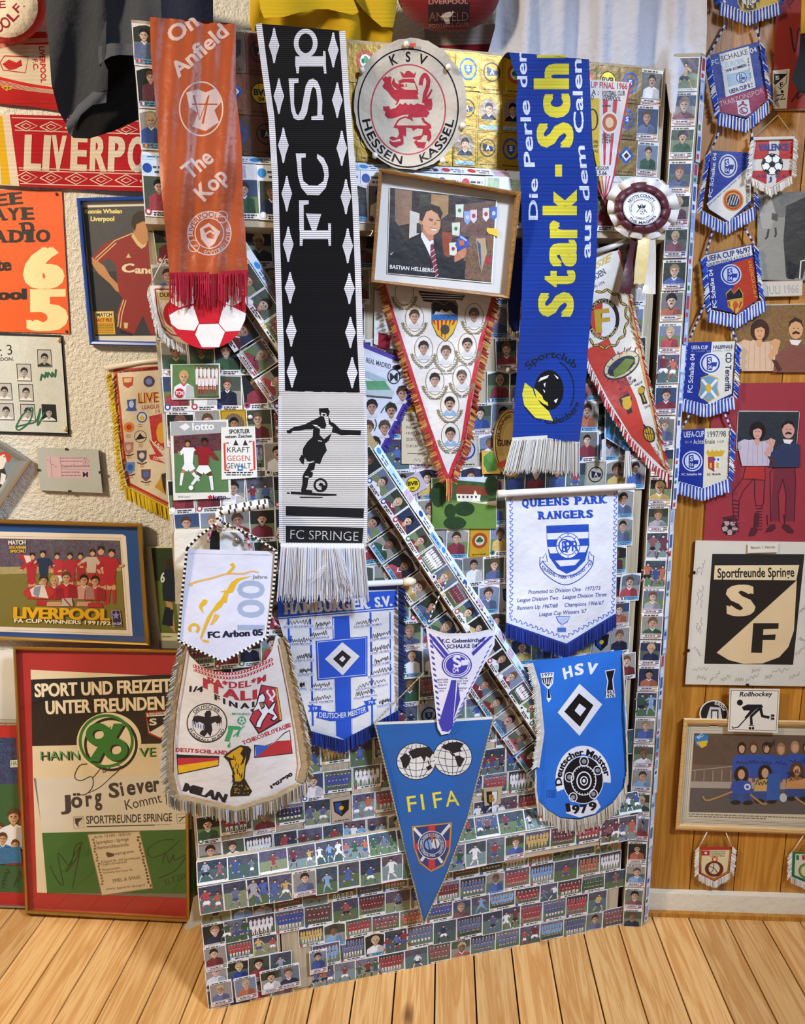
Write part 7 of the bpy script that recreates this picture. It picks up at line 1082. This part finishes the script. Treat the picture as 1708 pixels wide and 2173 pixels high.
# --- two tiny pennants at the bottom
for k,(out,lab,e) in enumerate((([(262,1762),(440,1762),(425,1900),(342,1948),(258,1905)],'tiny red and gold pennant with a brown ball crest, lower left on the panelling',0),([(760,1790),(900,1795),(900,1930),(850,1960),(755,1920)],'tiny green and white pennant cut by the right photo edge, low on the panelling',1))):
    S=WOODW.at(.010); T=Thing('mini_pennant',lab,'pennant',S(*Art(None,o=CM).P(out[0])),'tiny federation pennants'); A=sheet(S,CM,out,'b03030' if not e else '2a7a48',.0015)
    if not e:
        A.poly([(276,1780),(425,1778),(412,1892),(342,1930),(272,1898)],'d8cc9c',1); A.quad(276,1782,318,1808,'b02c2c',2); A.ell(297,1795,7,7,'e0d8d0',3); [A.text(t,322,1793+i*11,400,1791+i*11,8,'4a3a30',b=.01) for i,t in enumerate(('FEDERATION','TUNISIENNE','DE FOOTBALL'))]; A.ell(345,1828,16,16,'c84a30',2); A.ell(345,1828,9,9,'d8cc9c',3); A.ell(342,1880,50,42,'6a2a1c',2); A.ell(342,1878,30,30,'d0c8b0',3); A.curve([(318,1865),(345,1880),(362,1905)],4,'6a2a1c',4); A.curve([(340,1850),(338,1880),(325,1900)],4,'6a2a1c',4); A.line([(268,1775),(274,1900),(342,1938),(418,1895),(430,1775)],5,'c8a030',2)
    else:
        A.poly([(778,1800),(900,1804),(900,1925),(850,1945),(772,1912)],'d8d0b8',1); A.quad(782,1806,828,1832,'d8d4c8',2); A.quad(782,1806,797,1832,'2a7a48',3); A.quad(813,1806,828,1832,'b83030',3); A.ring(838,1890,44,42,14,'3a8a50',3); A.ring(838,1890,34,32,5,'d8b830',4); A.text('MEXICO',795,1938,840,1940,9,'4a4a30',b=.01)
    T.part('cloth',A,VINYL); B=Art(WOODW.at(.012),o=CM); w=['dcd4cc','c8bfb6','e8e4de']; b0=out[2:] if not e else out[2:]; b1=b0[::-1]
    B.fringe(b1,0,38,40,8,w,.15,0,.004,seed=k); B.fringe([out[0],out[-1]],-22,20,34,8,w,.3,0,.004,seed=k+3); B.fringe([out[1],out[2]],22,20,34,8,w,.3,0,.004,seed=k+6); T.part('fringe',B,YARN)
    B=Art(None); q=WOODW.at(.012); P_=lambda x,y:q(1380+x/2.527,1100+y/2.527)
    for a,b in ((((262,1762),(305,1680)),((436,1762),(404,1682))) if not e else (((762,1790),(820,1700)),)): B=Art(None); B.tube([P_(*a),P_(*b)],.0013,'e0d8cc',5); T.part('string',B,YARN)
# ================= the stickers pasted on door and post
def proj(p): v=p-CAM; k=v.dot(FW); return (W/2+F*v.dot(RT)/k,H/2-F*v.dot(UP)/k)
def inside(pt,poly):
    x,y=pt; c=False; j=len(poly)-1
    for i in range(len(poly)):
        (xi,yi),(xj,yj)=poly[i],poly[j]
        if (yi>y)!=(yj>y) and x<(xj-xi)*(y-yi)/(yj-yi)+xi: c=not c
        j=i
    return c
OB=[(min(p[0] for p in q),max(p[0] for p in q),min(p[1] for p in q),max(p[1] for p in q),q) for q in OCC]
STK=[]   # (visible area, kind, art)
SR=random.Random(11)
JER=['8a4a50','4a5a88','9a98a0','6a3040','5a6a90','7a1c28','a02430','b43038','24489c','d8d8d8','d8d8d8','6a9ccc','2a5a38','c8a428','1c2a50','3a5cae','b85a28','8a2030']
HAIR=['1c1410','2a1c12','3a2416','5a3c20','8a6a38','b8985a','4a2e1a','6a4426']; SKIN=['d0a07c','c8946c','d8ac8a','b8845c','c89a78','8a5c3c']
BGS=['3a4632','5a6878','22304e','6a6a64','2c3828','6a7a94','44503e','1c2028','8a8478','28426a','928a7c','1e2420']
CARD='dad6d0'
def player(A,w,h,r,style,top=True):
    jer=r.choice(JER if style!='A' else ['7a1c28','8a2030','d8d4d0','a02430','c8a428','d8d8d8','7a1c28','1c2440','2a5a38']); bg=r.choice(BGS); hs=r.choice(HAIR); sk=r.choice(SKIN)
    A.slab([(0,0),(w,0),(w,h),(0,h)],CARD,.0005); m=1.7; b=h-(10 if style!='C' else 13)
    if style=='B':
        A.poly([(m,m+5),(w*.3,m+1.5),(w*.5,m),(w*.7,m+1.5),(w-m,m+5),(w-m,b+2),(m,b+2)],bg,1,.25)
    else: A.quad(m,m+(4 if style=='C' else 0),w-m,b,bg,1,.25)
    if r.random()<.6: A.quad(m,m+(b-m)*.5,w-m,b,r.choice(['5a7a3a','6a7a4a','8a8474','4a5a4a']),1.4,.2)
    cx=w*.5+r.uniform(-3,3); rr=9.6*w/49*r.uniform(.9,1.15); cy=m+(5 if style=='C' else 3)+rr*1.45
    A.bust(cx,cy,rr,jer,sk,hs,r.choice(['e4e4e4',jer,'1c1c24','e4e4e4','c8a428']),l=2,vol=r.uniform(.95,1.18),must=r.random()<.22,w=2.7,dep=(b-cy)/rr)
    if style=='A':
        A.ell(6.5,b+2,5.6,5.6,r.choice(['b02430','24489c','2a7a48','d8d8d8','b02430']),8,n=14); A.ell(6.5,b+2,3,3,r.choice(['e8e4dc','1c2a60','e8e4dc']),9,n=8); A.words(15,h-5.5,w-6,2.1,'3a3634',8,r.randint(0,999)); A.words(15,h-2,w-12,2.1,'3a3634',8,r.randint(0,999))
    elif style=='B':
        A.quad(m+1,b-1,w-m-1,h-3,'4aa0c4',8); A.words(w*.36,b+3,w-7,2,'1c4a6a',9,r.randint(0,999)); A.words(w*.42,b+6.5,w-12,2,'1c4a6a',9,r.randint(0,999)); f=r.choice([('2a8a48','e4e4e4','b83030'),('1c1c1c','b83030','d8a820'),('b83030','e4e4e4','24489c'),('b83030','d8a820','b83030')])
        for k in range(3): A.quad(m+2+k*3.4,b+.5,m+5.4+k*3.4,h-4.5,f[k],9)
    else:
        A.words(m+4,m+3,w-12,2.6,'5a4a40',3,r.randint(0,99)); A.line([(m+1,b+1.5),(w-m-1,b+1.5),(w-m-1,h-5),(m+1,h-5),(m+1,b+1.5)],.7,'8a3a3c',8); A.words(m+8,b+6,w-16,2,'4a3a38',9,r.randint(0,999)); A.quad(w-m-9,b+2.2,w-m-1.5,h-5.5,r.choice(['b03038','24489c','2a7a48','d8a820']),8.5); A.quad(w-m-9,b+4.4,w-m-1.5,h-7.6,'e0dcd4',9); A.words(m+5,h-2,w-8,1.4,'a0504c',8,r.randint(0,99))
def emblem(A,w,h,r,base):
    A.slab([(0,0),(w,0),(w,h),(0,h)],base,.0005); d=lin(base); k='3a2c14'
    A.line([(2,2),(w-2,2),(w-2,h-2),(2,h-2),(2,2)],.8,r.choice(['5a4418','2c2414','7a6430']),1); t=r.randint(0,6); cx,cy=w/2,h*.44; R=w*.36
    if t==0: A.ell(cx,cy,R,R,'1c1a14',2); A.ell(cx,cy,R*.9,R*.9,'d8b820',3); A.text('BVB',cx-R*.75,cy+R*.2,cx+R*.75,cy+R*.2,R*.6,'1c1a14',l=4,b=.04); A.text('09',cx-R*.3,cy+R*.72,cx+R*.3,cy+R*.72,R*.36,'1c1a14',l=4,b=.03)
    elif t==1: A.ell(cx,cy,R,R,'a84a24',2); A.ell(cx,cy,R*.62,R*.62,'d8d4c8',3); [A.ell(cx+q*R*.22,cy+z*R*.2,R*.24,R*.24,'2a6a3a',4,n=10) for q,z in ((-1,0),(1,0),(0,-1.2))]; A.line([(cx,cy),(cx+1,cy+R*.5)],1.4,'2a6a3a',4)
    elif t==2: A.ring(cx,cy,R,R,R*.14,'2c2414',2); A.poly([(cx-R*.6,cy-R*.5),(cx+R*.8,cy-R*.1),(cx+R*.7,cy+R*.3),(cx-R*.5,cy+R*.4)],'1c2440',3); A.text('A',cx-R*.2,cy+R*.25,cx+R*.3,cy+R*.25,R*.55,'d8d4c8',l=4,b=.03)
    elif t==3: A.ell(cx,cy,R,R*1.1,'24489c',2); A.ell(cx,cy,R*.8,R*.88,base,3); A.poly([(cx-R*.5,cy-R*.4),(cx+R*.5,cy-R*.4),(cx+R*.4,cy+R*.3),(cx,cy+R*.65),(cx-R*.4,cy+R*.3)],'24489c',4); A.text('S',cx-R*.2,cy+R*.2,cx+R*.2,cy+R*.2,R*.5,'d8d4c8',l=5,b=.03)
    elif t==4: A.poly([(cx,cy-R),(cx+R,cy),(cx,cy+R),(cx-R,cy)],'24489c',2); A.poly([(cx,cy-R*.6),(cx+R*.6,cy),(cx,cy+R*.6),(cx-R*.6,cy)],'d8d4c8',3); A.poly([(cx,cy-R*.35),(cx+R*.35,cy),(cx,cy+R*.35),(cx-R*.35,cy)],'1c1a1c',4)
    elif t==5: A.poly(A.epts(cx,cy,R*1.1,R*1.25,0,20),'7a6a58',2,.3); A.bust(cx,cy-R*.2,R*.5,'1c1c20','b88a68','1c1410','e4e4e4',l=3,w=2.4,dep=2.4); A.quad(5,h-10,w-5,h-3,'7a98b0',3); A.scribble(9,h-5,w-9,h-6,3,'2a3a4a',4,n=6,w=.6,seed=r.randint(0,99))
    else: A.poly([(cx-R,cy-R),(cx+R,cy-R),(cx+R*.9,cy+R*.4),(cx,cy+R*1.2),(cx-R*.9,cy+R*.4)],'1c1a20',2); A.poly([(cx-R*.8,cy-R*.8),(cx,cy-R*.8),(cx,cy+R),(cx-R*.72,cy+R*.3)],r.choice(['a83030','24489c','d8d4c8']),3); A.ell(cx,cy,R*.3,R*.3,'d8b820',4)
    if t!=5: A.words(8,h-5,w-8,2.2,k,2,r.randint(0,999))
def action(A,w,h,r):
    A.slab([(0,0),(w,0),(w,h),(0,h)],CARD,.0005); m=1.8; sky=r.choice(['3a4258','4a4a58','2c3a4a','6a6a78','54506a','384a58','5a4a58']); gr=r.choice(['4a6a3c','3c5c40','5a7a4a','6a8a8a','3a5a54','4a6a6a','7a8a5a'])
    cut=h*r.uniform(.3,.6); A.quad(m,m,w-m,cut,sky,1,.85); A.quad(m,cut,w-m,h-m-r.choice([0,0,4]),gr,1,.15)
    n=r.choice([1,1,2,2,3]); js=[r.choice(JER),r.choice(JER)]
    for k in range(n): A.man(w*(k+.5)/n+r.uniform(-3,3),h-m-r.uniform(1,5),h*r.uniform(.68,.9),js[k%2],r.choice(['e4e4e4','1c2440','24489c',js[k%2]]),seed=r.randint(0,9999),l=2+k*5)
    if r.random()<.5: A.ell(r.uniform(.2,.8)*w,h-m-3,1.6,1.6,'ece8e0',15,n=8)
def team(A,w,h,r):
    A.slab([(0,0),(w,0),(w,h),(0,h)],CARD,.0005); m=1.8; A.quad(m,m,w-m,h*.4,r.choice(['3c3a48','5a5468','4a5a4a','6a7080','2c3440']),1,.8); A.quad(m,h*.4,w-m,h-m-5,r.choice(['4a6a3c','5a7a4a','6a7a5a','3c5c40']),1,.15); j=r.choice(JER); A.team(m+2,m+3,w-m-2,h-8,r.randint(6,8),j,r.choice(['e4e4e4','1c2440',j]),l=2,seed=r.randint(0,999))
    A.words(w*.3,h-2.2,w*.8,2.8,'3a3634',2,r.randint(0,99)); A.ell(6,h-5,3.6,3.6,r.choice(['b03038','24489c','d8b030']),12,n=10)
def strip(A,w,h,r):
    A.slab([(0,0),(w,0),(w,h),(0,h)],r.choice(['d6dae4','dcdce0','c4d4ea','d8d8dc']),.0004); q=r.random()
    if q<.5: A.words(w*.4,h*.5,w*.9,h*.14,'4a5068',1,r.randint(0,99)); A.words(w*.45,h*.8,w*.85,h*.14,'4a5068',1,r.randint(0,99)); A.ell(w*.2,h*.5,h*.3,h*.3,r.choice(['24489c','b83a48','3a8ac8']),1,n=12)
    elif q<.75: A.quad(0,h*.35,w,h*.9,r.choice(['8ab8dc','6aa0d0','a8c4e0']),1); A.words(w*.2,h*.7,w*.8,h*.15,'34507a',2,r.randint(0,99))
    else: A.quad(w*.1,h*.1,w*.6,h*.9,r.choice(['b8a0b0','8a9ac0','a8b8a0']),1,.6)
SI=[0]
def put(kind,fn,O,ex,ey,n,w,h,*args,dest=None,rot=0,off=None):
    """paste one card of w x h millimetres with its top-left corner at O"""
    SI[0]+=1; r=random.Random(SI[0]*17+3); rot+=r.uniform(-.02,.02); e1=ex*math.cos(rot)+ey*math.sin(rot); e2=ey*math.cos(rot)-ex*math.sin(rot)
    o_=.0012+(SI[0]%7)*.00045 if off is None else off
    mp=lambda x,y,d:O+e1*(x*.001)+e2*(y*.001)+n*(o_+d)
    pts=[proj(mp(w*i/4,h*j/4,0)) for i in range(5) for j in range(5)]
    pts=[p for p in pts if 0<p[0]<W and 0<p[1]<H]; vis=0
    for p in pts:
        for x0,x1,y0,y1,q in OB:
            if x0<=p[0]<=x1 and y0<=p[1]<=y1 and inside(p,q): break
        else: vis+=1
    if vis==0: return
    A=Art(mp,ls=.00008); A.da={'label_strip':0,'emblem_sticker':.15}.get(kind,.38); A.fade={'label_strip':0,'emblem_sticker':0}.get(kind,.28); fn(A,w,h,r,*args); (dest if dest is not None else STK).append((vis*w*h,kind,A))
UX=DE; DZ=V((0,0,-1))
def door_card(kind,fn,u,z,w,h,*a,d=0,rot=0,dest=None): put(kind,fn,dpt(u,z,d),UX,DZ,DN,w,h,*a,rot=rot,dest=dest)
# top panel: foil club crests
for row in range(3):
    u=.002
    while u<.985:
        w=SR.uniform(44,49); z=1.955-row*.0655
        if u<.035: door_card('player_sticker',player,u,z,42,64,'B'); u+=.0435; continue
        if u>.93: door_card('player_sticker',player,u,z,min(48,(1.0-u)*1000),64,'C'); u+=.05; continue
        base=SR.choice(['7a4a34','6a3430','8a5a30','5a4438']) if u<.3 else SR.choice(['a07c14','967414','a8861a','98781f']) if u<.78 else SR.choice(['6e5526','7a602c','7a6230','6a5428'])
        door_card('emblem_sticker',emblem,u,z,w,64.5,base); u+=w/1000+.0008
# upper ledge
LU=[]; LB=[]; LL=[]
b1=(DN*.023+V((0,0,-.017))).normalized(); nb=(DN*.017+V((0,0,.023))).normalized()
u=.003
while u<.98: w=SR.uniform(40,60); put('label_strip',strip,dpt(u,1.752,.012),UX,b1,nb,w,28,dest=LU); u+=w/1000
u=.003
while u<.975: w=SR.uniform(44,50); door_card('label_strip',strip,u,1.736,w,26,d=.035,dest=LU); u+=w/1000+.0005
u=.003
while u<.97: w=SR.uniform(46,50); door_card('player_sticker',player,u,1.712,w,66,SR.choice('AAB'),d=.0352,dest=LU); u+=w/1000+.001
# planks between the ledges
z=1.636
while z>.40:
    u=.001+SR.uniform(0,.01)
    while u<.965:
        low=z<.70 and u>.10; q=SR.random(); w=SR.uniform(47,50); h=65
        x,y=proj(dpt(u+.024,z-.03)); bare=(985<x<1055 and 745<y<865) or (795<x<850 and 600<y<700)
        if bare: u+=.05; continue
        if (low and q<.72) or q<.1:
            if SR.random()<.5: w=SR.uniform(60,65); door_card('team_sticker',team,u,z,w,h-SR.uniform(8,16))
            else: w=SR.uniform(46,62); door_card('action_sticker',action,u,z,w,h)
        elif q>.95 or (.3<u<.7 and q>.88): door_card('emblem_sticker',emblem,u,z,w,h,SR.choice(['b8b0a0','c8a030','a8a8a8','d0ccc0']))
        else: door_card('player_sticker',player,u,z,w,h,'A' if u<.32 and q<.8 else SR.choice('BBBAC') if u>.66 else SR.choice('ABBC'),rot=SR.choice([0,0,0,.03,-.04]))
        u+=w/1000+SR.uniform(-.002,.001)
    z-=.0645
# diagonal brace
t=-.02
BDv=DE*BD[0]+V((0,0,BD[1])); BQv=DE*BQ[0]+V((0,0,BQ[1]))
while t<1.36:
    w=SR.uniform(44,52); O=bpt(t,-.0145,.0352)
    if SR.random()<.72: put('player_sticker',player,O,BDv,-BQv,DN,w,46,'A',dest=LB)
    else: put('team_sticker',team,O,BDv,-BQv,DN,w,46,dest=LB)
    t+=w/1000+.0005
be=(BQv*-.017+DN*.019).normalized(); bn=(BQv*.019+DN*.017).normalized(); t=-.02
while t<1.36: w=SR.uniform(38,56); put('label_strip',strip,bpt(t,.0022,.016),BDv,be,bn,w,24,dest=LB); t+=w/1000
# side of the brace
for t0 in range(24):
    t=-.02+t0*.056; put('player_sticker',player,bpt(t,-.068,.008),BDv,-BQv,DN,52,58,SR.choice('ABC'))
# lower ledge
b2=(DN*.023+V((0,0,-.041))).normalized(); nb2=(DN*.041+V((0,0,.023))).normalized(); u=.002
while u<.975: w=SR.uniform(56,66); put('action_sticker',action,dpt(u,.379,.012),UX,b2,nb2,w,47,dest=LL); u+=w/1000-.001
u=.002
while u<.975:
    w=SR.uniform(46,51); q=SR.random(); O=(u,.336)
    if q<.7: door_card('action_sticker',action,u,.336,w,67,d=.0355,dest=LL)
    elif q<.85: door_card('player_sticker',player,u,.336,w,64,'C',d=.0355,dest=LL)
    else: door_card('team_sticker',team,u,.336,w+14,54,d=.0355,dest=LL); w+=14
    u+=w/1000-.0005
# foot of the door
z=.266
for h in (52,58,50,62,58):
    u=.001
    while u<.965:
        q=SR.random(); x,y=proj(dpt(u+.02,z-.03)); w=SR.uniform(46,50)
        if 600<x<652 and y>1998: u+=.046; continue
        if x<590 and (z<.15 or q<.3): door_card('player_sticker',player,u,z,w,64,SR.choice('CCA'),rot=SR.uniform(-.04,.02))
        elif q<.5: w=SR.uniform(58,66); door_card('team_sticker',team,u,z,w,h-2)
        elif q<.92: w=SR.uniform(46,64); door_card('action_sticker',action,u,z,w,h)
        else: door_card('player_sticker',player,u,z,w,62,SR.choice('BC'))
        u+=w/1000-.001
    z-=h/1000-.002
for k,(x,y,rt) in enumerate(((443,2083,-.03),(495,2073,-.03),(550,2058,-.06),(588,2048,-.05),(655,2015,.0))):
    q=DOOR.at(.004)(x,y); put('player_sticker',player,q,UX,DZ,DN,48 if k<4 else 40,62,'C',rot=rt,off=.006)
def big_card(name,pts,fn,off=.006,crop=(0,0,1),mt=GLOSS,col='d8d4cc'):
    A=Art(DOOR.at(off),o=crop); A.slab(pts,col,.001); fn(A); DR.part(name,A,mt)
def f_lotto(A):
    A.quad(363,895,480,925,'a0a0a0',1,.1); A.text('lotto',408,913,455,911,16,'dedede',l=2,b=.03); A.poly([(380,906),(394,898),(404,906),(392,914)],'dedede',2); A.poly([(368,925),(480,918),(485,1044),(372,1046)],'54764a',2); A.poly([(368,925),(480,918),(481,955),(369,962)],'5a3438',3,.9); A.man(400,1030,98,'e0e0e0','e0e0e0','e0e0e0','b07850',seed=3,l=4); A.man(432,1040,112,'8a1c24','e0e0e0','d8d8d8','5a3420',hair='140e0c',seed=8,l=9); A.ell(405,1035,5,5,'e8e4dc',15); A.text('RUUD GULLIT',378,1056,404,1056,4,'3a3a3a',l=2,b=0); A.poly([(440,1055),(446,1050),(452,1055),(446,1060)],'b02834',2); A.text('lotto',452,1059,480,1058,8,'3a1c4a',l=2,b=.04)
big_card('photo_card',[(360,895),(484,890),(491,1056),(368,1062)],f_lotto)
def f_kraft(A):
    A.text('SPORTLER',486,920,530,919,9,'22242c',l=1,b=.03); A.text('setzen Zeichen',478,930,535,928,7,'22242c',l=1,b=.03)
    for t,x0,y,x1,c in (('KRAFT',482,960,530,'23242c'),('GEGEN',482,978,530,'c03a24'),('GEWALT',480,994,532,'23242c')): A.text(t,x0,y,x1,y,12,c,l=1,b=0)
    A.line([(485,940),(476,941),(478,998),(486,998)],4,'c83a28',1); A.line([(528,937),(538,937),(540,996),(530,998)],4,'c83a28',1); A.quad(504,988,515,999,'2c6ab0',2); A.ell(509.5,993.5,3,3,'d8d8d8',3); A.words(476,1004,537,2.5,'3a3c44',1,1); A.words(480,1009,535,2.5,'3a3c44',1,2); [A.poly([(495+k*20,945),(500+k*20,933),(506+k*20,945)],'23242c',1) for k in range(2)]
big_card('notice',[(469,907),(541,904),(546,1013),(470,1018)],f_kraft,.0075,mt=PAPER,col='dcdad2')
def f_fcn(A):
    A.quad(366,774,413,845,'5a7a4a',1,.2); A.bust(390,800,11,'dcdcdc','d0a07c','b89858','b02430',l=2,w=2.6,dep=4); A.ell(381,834,10,10,'b02430',9); A.text('FCN',373,838,389,838,8,'e4e0dc',l=10,b=.03); A.quad(413,774,464,845,'5a6a4a',1,.3); A.team(414,776,464,838,6,'dcd0d0','b02430',l=2,seed=4); A.text('FORTUNA DÜSSELDORF',420,844,466,843,4,'2a2a2a',l=9,b=0)
big_card('player_card',[(361,773),(467,771),(468,846),(364,848)],f_fcn,.006)
def f_post(A):
    A.poly([(917,1015),(1053,1015),(1053,1062),(917,1078)],'54683c',1,.5); A.poly([(930,1012),(1053,1012),(1053,1028),(960,1030)],'b8c4cc',2); A.poly([(925,1028),(960,1018),(1053,1026),(1053,1060),(917,1062)],'35502a',2,.4); A.poly([(968,1034),(980,1028),(1036,1034),(1034,1052),(968,1050)],'7a3c28',4); A.poly([(968,1048),(1020,1050),(1018,1064),(970,1064)],'d8d0bc',5); A.poly([(1000,1064),(1008,1040),(1020,1064)],'dcd6c4',6); [A.quad(972+k*9,1052,976+k*9,1057,'3a3a3a',6) for k in range(5)]; A.poly([(917,1072),(980,1064),(1053,1070),(1053,1122),(917,1122)],'5c7c38',3); A.line([(985,1062),(1053,1072)],3,'c8c0a8',4)
    for x,y,rx,ry in ((955,1085,12,16),(985,1080,22,15),(965,1110,24,14),(1043,1030,14,22),(930,1050,16,26)): A.ell(x,y,rx,ry,'22381e',6,.4)
big_card('postcard',[(915,1014),(1054,1012),(1054,1121),(918,1123)],f_post,.007)
def f_bvb(A): A.ell(876,1028,15,15.5,'1a1a16',1); A.ell(876,1028,13.4,14,'d8bc20',2); A.text('BVB',865,1031,887,1029,9,'1a1a16',l=3,b=.04); A.text('09',871,1039,880,1038,5,'1a1a16',l=3,b=.03)
big_card('emblem_card',[(850,1020),(889,1001),(908,1034),(866,1058)],f_bvb,.006,col='b8a8b4')
def f_sched(A):
    for t,x0,y,x1,h in (('8. Internationales',870,886,918,6),('Niedersachsen Turnier',862,894,922,6),('Freitag, den 30.12.',862,910,922,7),('19.00 Uhr  Osaki',862,922,922,6),('20.30 Uhr  HC Minsk',862,935,922,6),('21.45 Uhr  Siegerehrung',862,949,922,6)): A.text(t,x0,y,x1,y+1,h,'3a3634',l=1,b=.005)
    A.line([(864,962),(922,964)],1,'3a3634'); A.scribble(878,975,895,976,6,'5a6a8a',2,n=5,w=.8); A.line([(908,966),(907,980)],.8,'3a3634')
big_card('schedule_sheet',[(852,874),(925,874),(928,986),(852,984)],f_sched,.0055,mt=PAPER,col='c8b89c')
def f_guin(A): A.ell(1084,940,36,70,'b89858',1); A.ring(1084,940,34,67,2,'3a2a14',2); A.ell(1086,940,20,44,'c8ac6c',2); A.text('GUINNESS',1055,946,1112,946,13,'3a1c10',l=3,b=.03); A.arc('GUINNESS',1084,940,24,54,175,90,7,'3a2a14',l=3); A.poly([(1056,982),(1090,970),(1090,985),(1058,994)],'b04020',4)
big_card('beer_mat',Art(None).epts(1084,940,38,73,0,30),f_guin,.009,mt=PAPER,col='8a6a38')
def f_map(A): A.poly([(1027,968),(1040,958),(1054,960),(1060,980),(1054,998),(1034,1002),(1026,985)],'4a7a38',1); A.poly([(1027,968),(1040,958),(1054,960),(1060,980),(1054,998)],'568a40',2)
big_card('map_sticker',[(1022,956),(1062,958),(1062,1005),(1023,1006)],f_map,.008,col='c89a48')
def f_vfl(A): A.poly([(974,1794),(1008,1790),(1008,1812),(991,1828),(976,1814)],'5a2a80',1); A.text('VFL',978,1812,1005,1809,14,'dcd8e4',l=2,b=0)
big_card('emblem_card',[(971,1787),(1011,1782),(1012,1832),(967,1838)],f_vfl,.006)
def f_s(A): A.poly([(1031,1786),(1046,1804),(1031,1824),(1017,1806)],'c8a040',1); A.poly([(1031,1789),(1043,1804),(1031,1821),(1020,1806)],'3a3a8a',2); A.text('S',1027,1810,1036,1809,14,'dcd8e4',l=3,b=.03)
big_card('emblem_card',[(1013,1782),(1050,1778),(1049,1826),(1013,1831)],f_s,.006)
def f_b(A): A.poly([(1032,1680),(1056,1678),(1055,1700),(1044,1712),(1033,1702)],'1a1a1c',1); A.poly([(1044,1680),(1055,1679),(1054,1700),(1044,1711)],'d8d4cc',2); A.text('B',1038,1702,1050,1701,16,'1a1a1c' if 0 else 'a87830',l=3,b=.05)
big_card('emblem_card',[(1026,1672),(1066,1668),(1062,1706),(1028,1710)],f_b,.008,col='b0a080')
A=Art(DOOR.at(.012)); A.slab([(410,1905),(432,1888),(437,1905),(428,1960),(395,1975),(390,1968),(402,1950)],'a89c84',.001); DR.part('loose_tape',A,VINYL)
for x,y in ((531,885),(1078,785)): pin(DR,DOOR.at(.006),x,y,5,'d8d4c8')
A=Art(DOOR.at(.004)); A.slab([(795,615),(852,630),(850,745),(793,730)],'d8d4cc',.001); A.poly([(803,705),(830,712),(826,742),(802,735)],'8a2430',1); DR.part('paper_scrap',A,FELT)
# hand the cards to the door: the hundred that show most of each kind as parts, the rest as one
def hand_over(T,lst,limit=100,parent=None):
    kinds={}
    for v,k,A in lst: kinds.setdefault(k,[]).append((v,A))
    for k,L in kinds.items():
        L.sort(key=lambda t:-t[0]); mt=FOIL if k.startswith('emblem') else GLOSS
        for v,A in L[:limit]: T.part(k,A,mt,parent)
        if L[limit:]:
            B=Art(None)
            for v,A in L[limit:]:
                n=len(B.v); B.v+=A.v; B.uv+=A.uv; B.f+=[[i+n for i in f] for f in A.f]; B.c+=A.c
            T.part(k+'_rest',B,mt,parent,kind='stuff').name=k.replace('_sticker','')+'_sticker_layer'
hand_over(DR,STK); hand_over(DR,LU,parent=LEDGES[0]); hand_over(DR,LL,parent=LEDGES[1]); hand_over(DR,LB,parent=BRACE)
# the post
PL=[]; z=1.978; YX=V((1,0,0)); PN=V((0,-1,0))
while z>.04:
    q=SR.random(); h=SR.uniform(60,66)
    if q<.94: put('player_sticker',player,V((.4503,1.60,z)),YX,DZ,PN,SR.uniform(46,49),h,'C',dest=PL)
    else: put('action_sticker',action,V((.4503,1.60,z)),YX,DZ,PN,48,h,dest=PL)
    z-=h/1000+SR.uniform(-.001,.004)
ce=V((.0125,.012,0)).normalized(); cn=V((.012,-.0125,0)).normalized(); z=1.98
while z>.04: h=SR.uniform(38,62); put('label_strip',(lambda A,w,h,r:(A.slab([(0,0),(w,0),(w,h),(0,h)],r.choice(['ccd4e8','b8c4dc','d4d4dc','8aa4cc']),.0004),A.quad(2,h*.1,w-4,h*.6,r.choice(['3a5a9c','b8c4dc','8a9ab8','a83a48','d8d8e0','4a6a8a']),1,.4),A.quad(2,h*.72,w-6,h*.9,r.choice(['b83a48','d8d8e0','2a7a48','24489c']),1))),V((.5003,1.60,z)),ce,DZ,cn,17,h,dest=PL); z-=h/1000
hand_over(PO,PL)
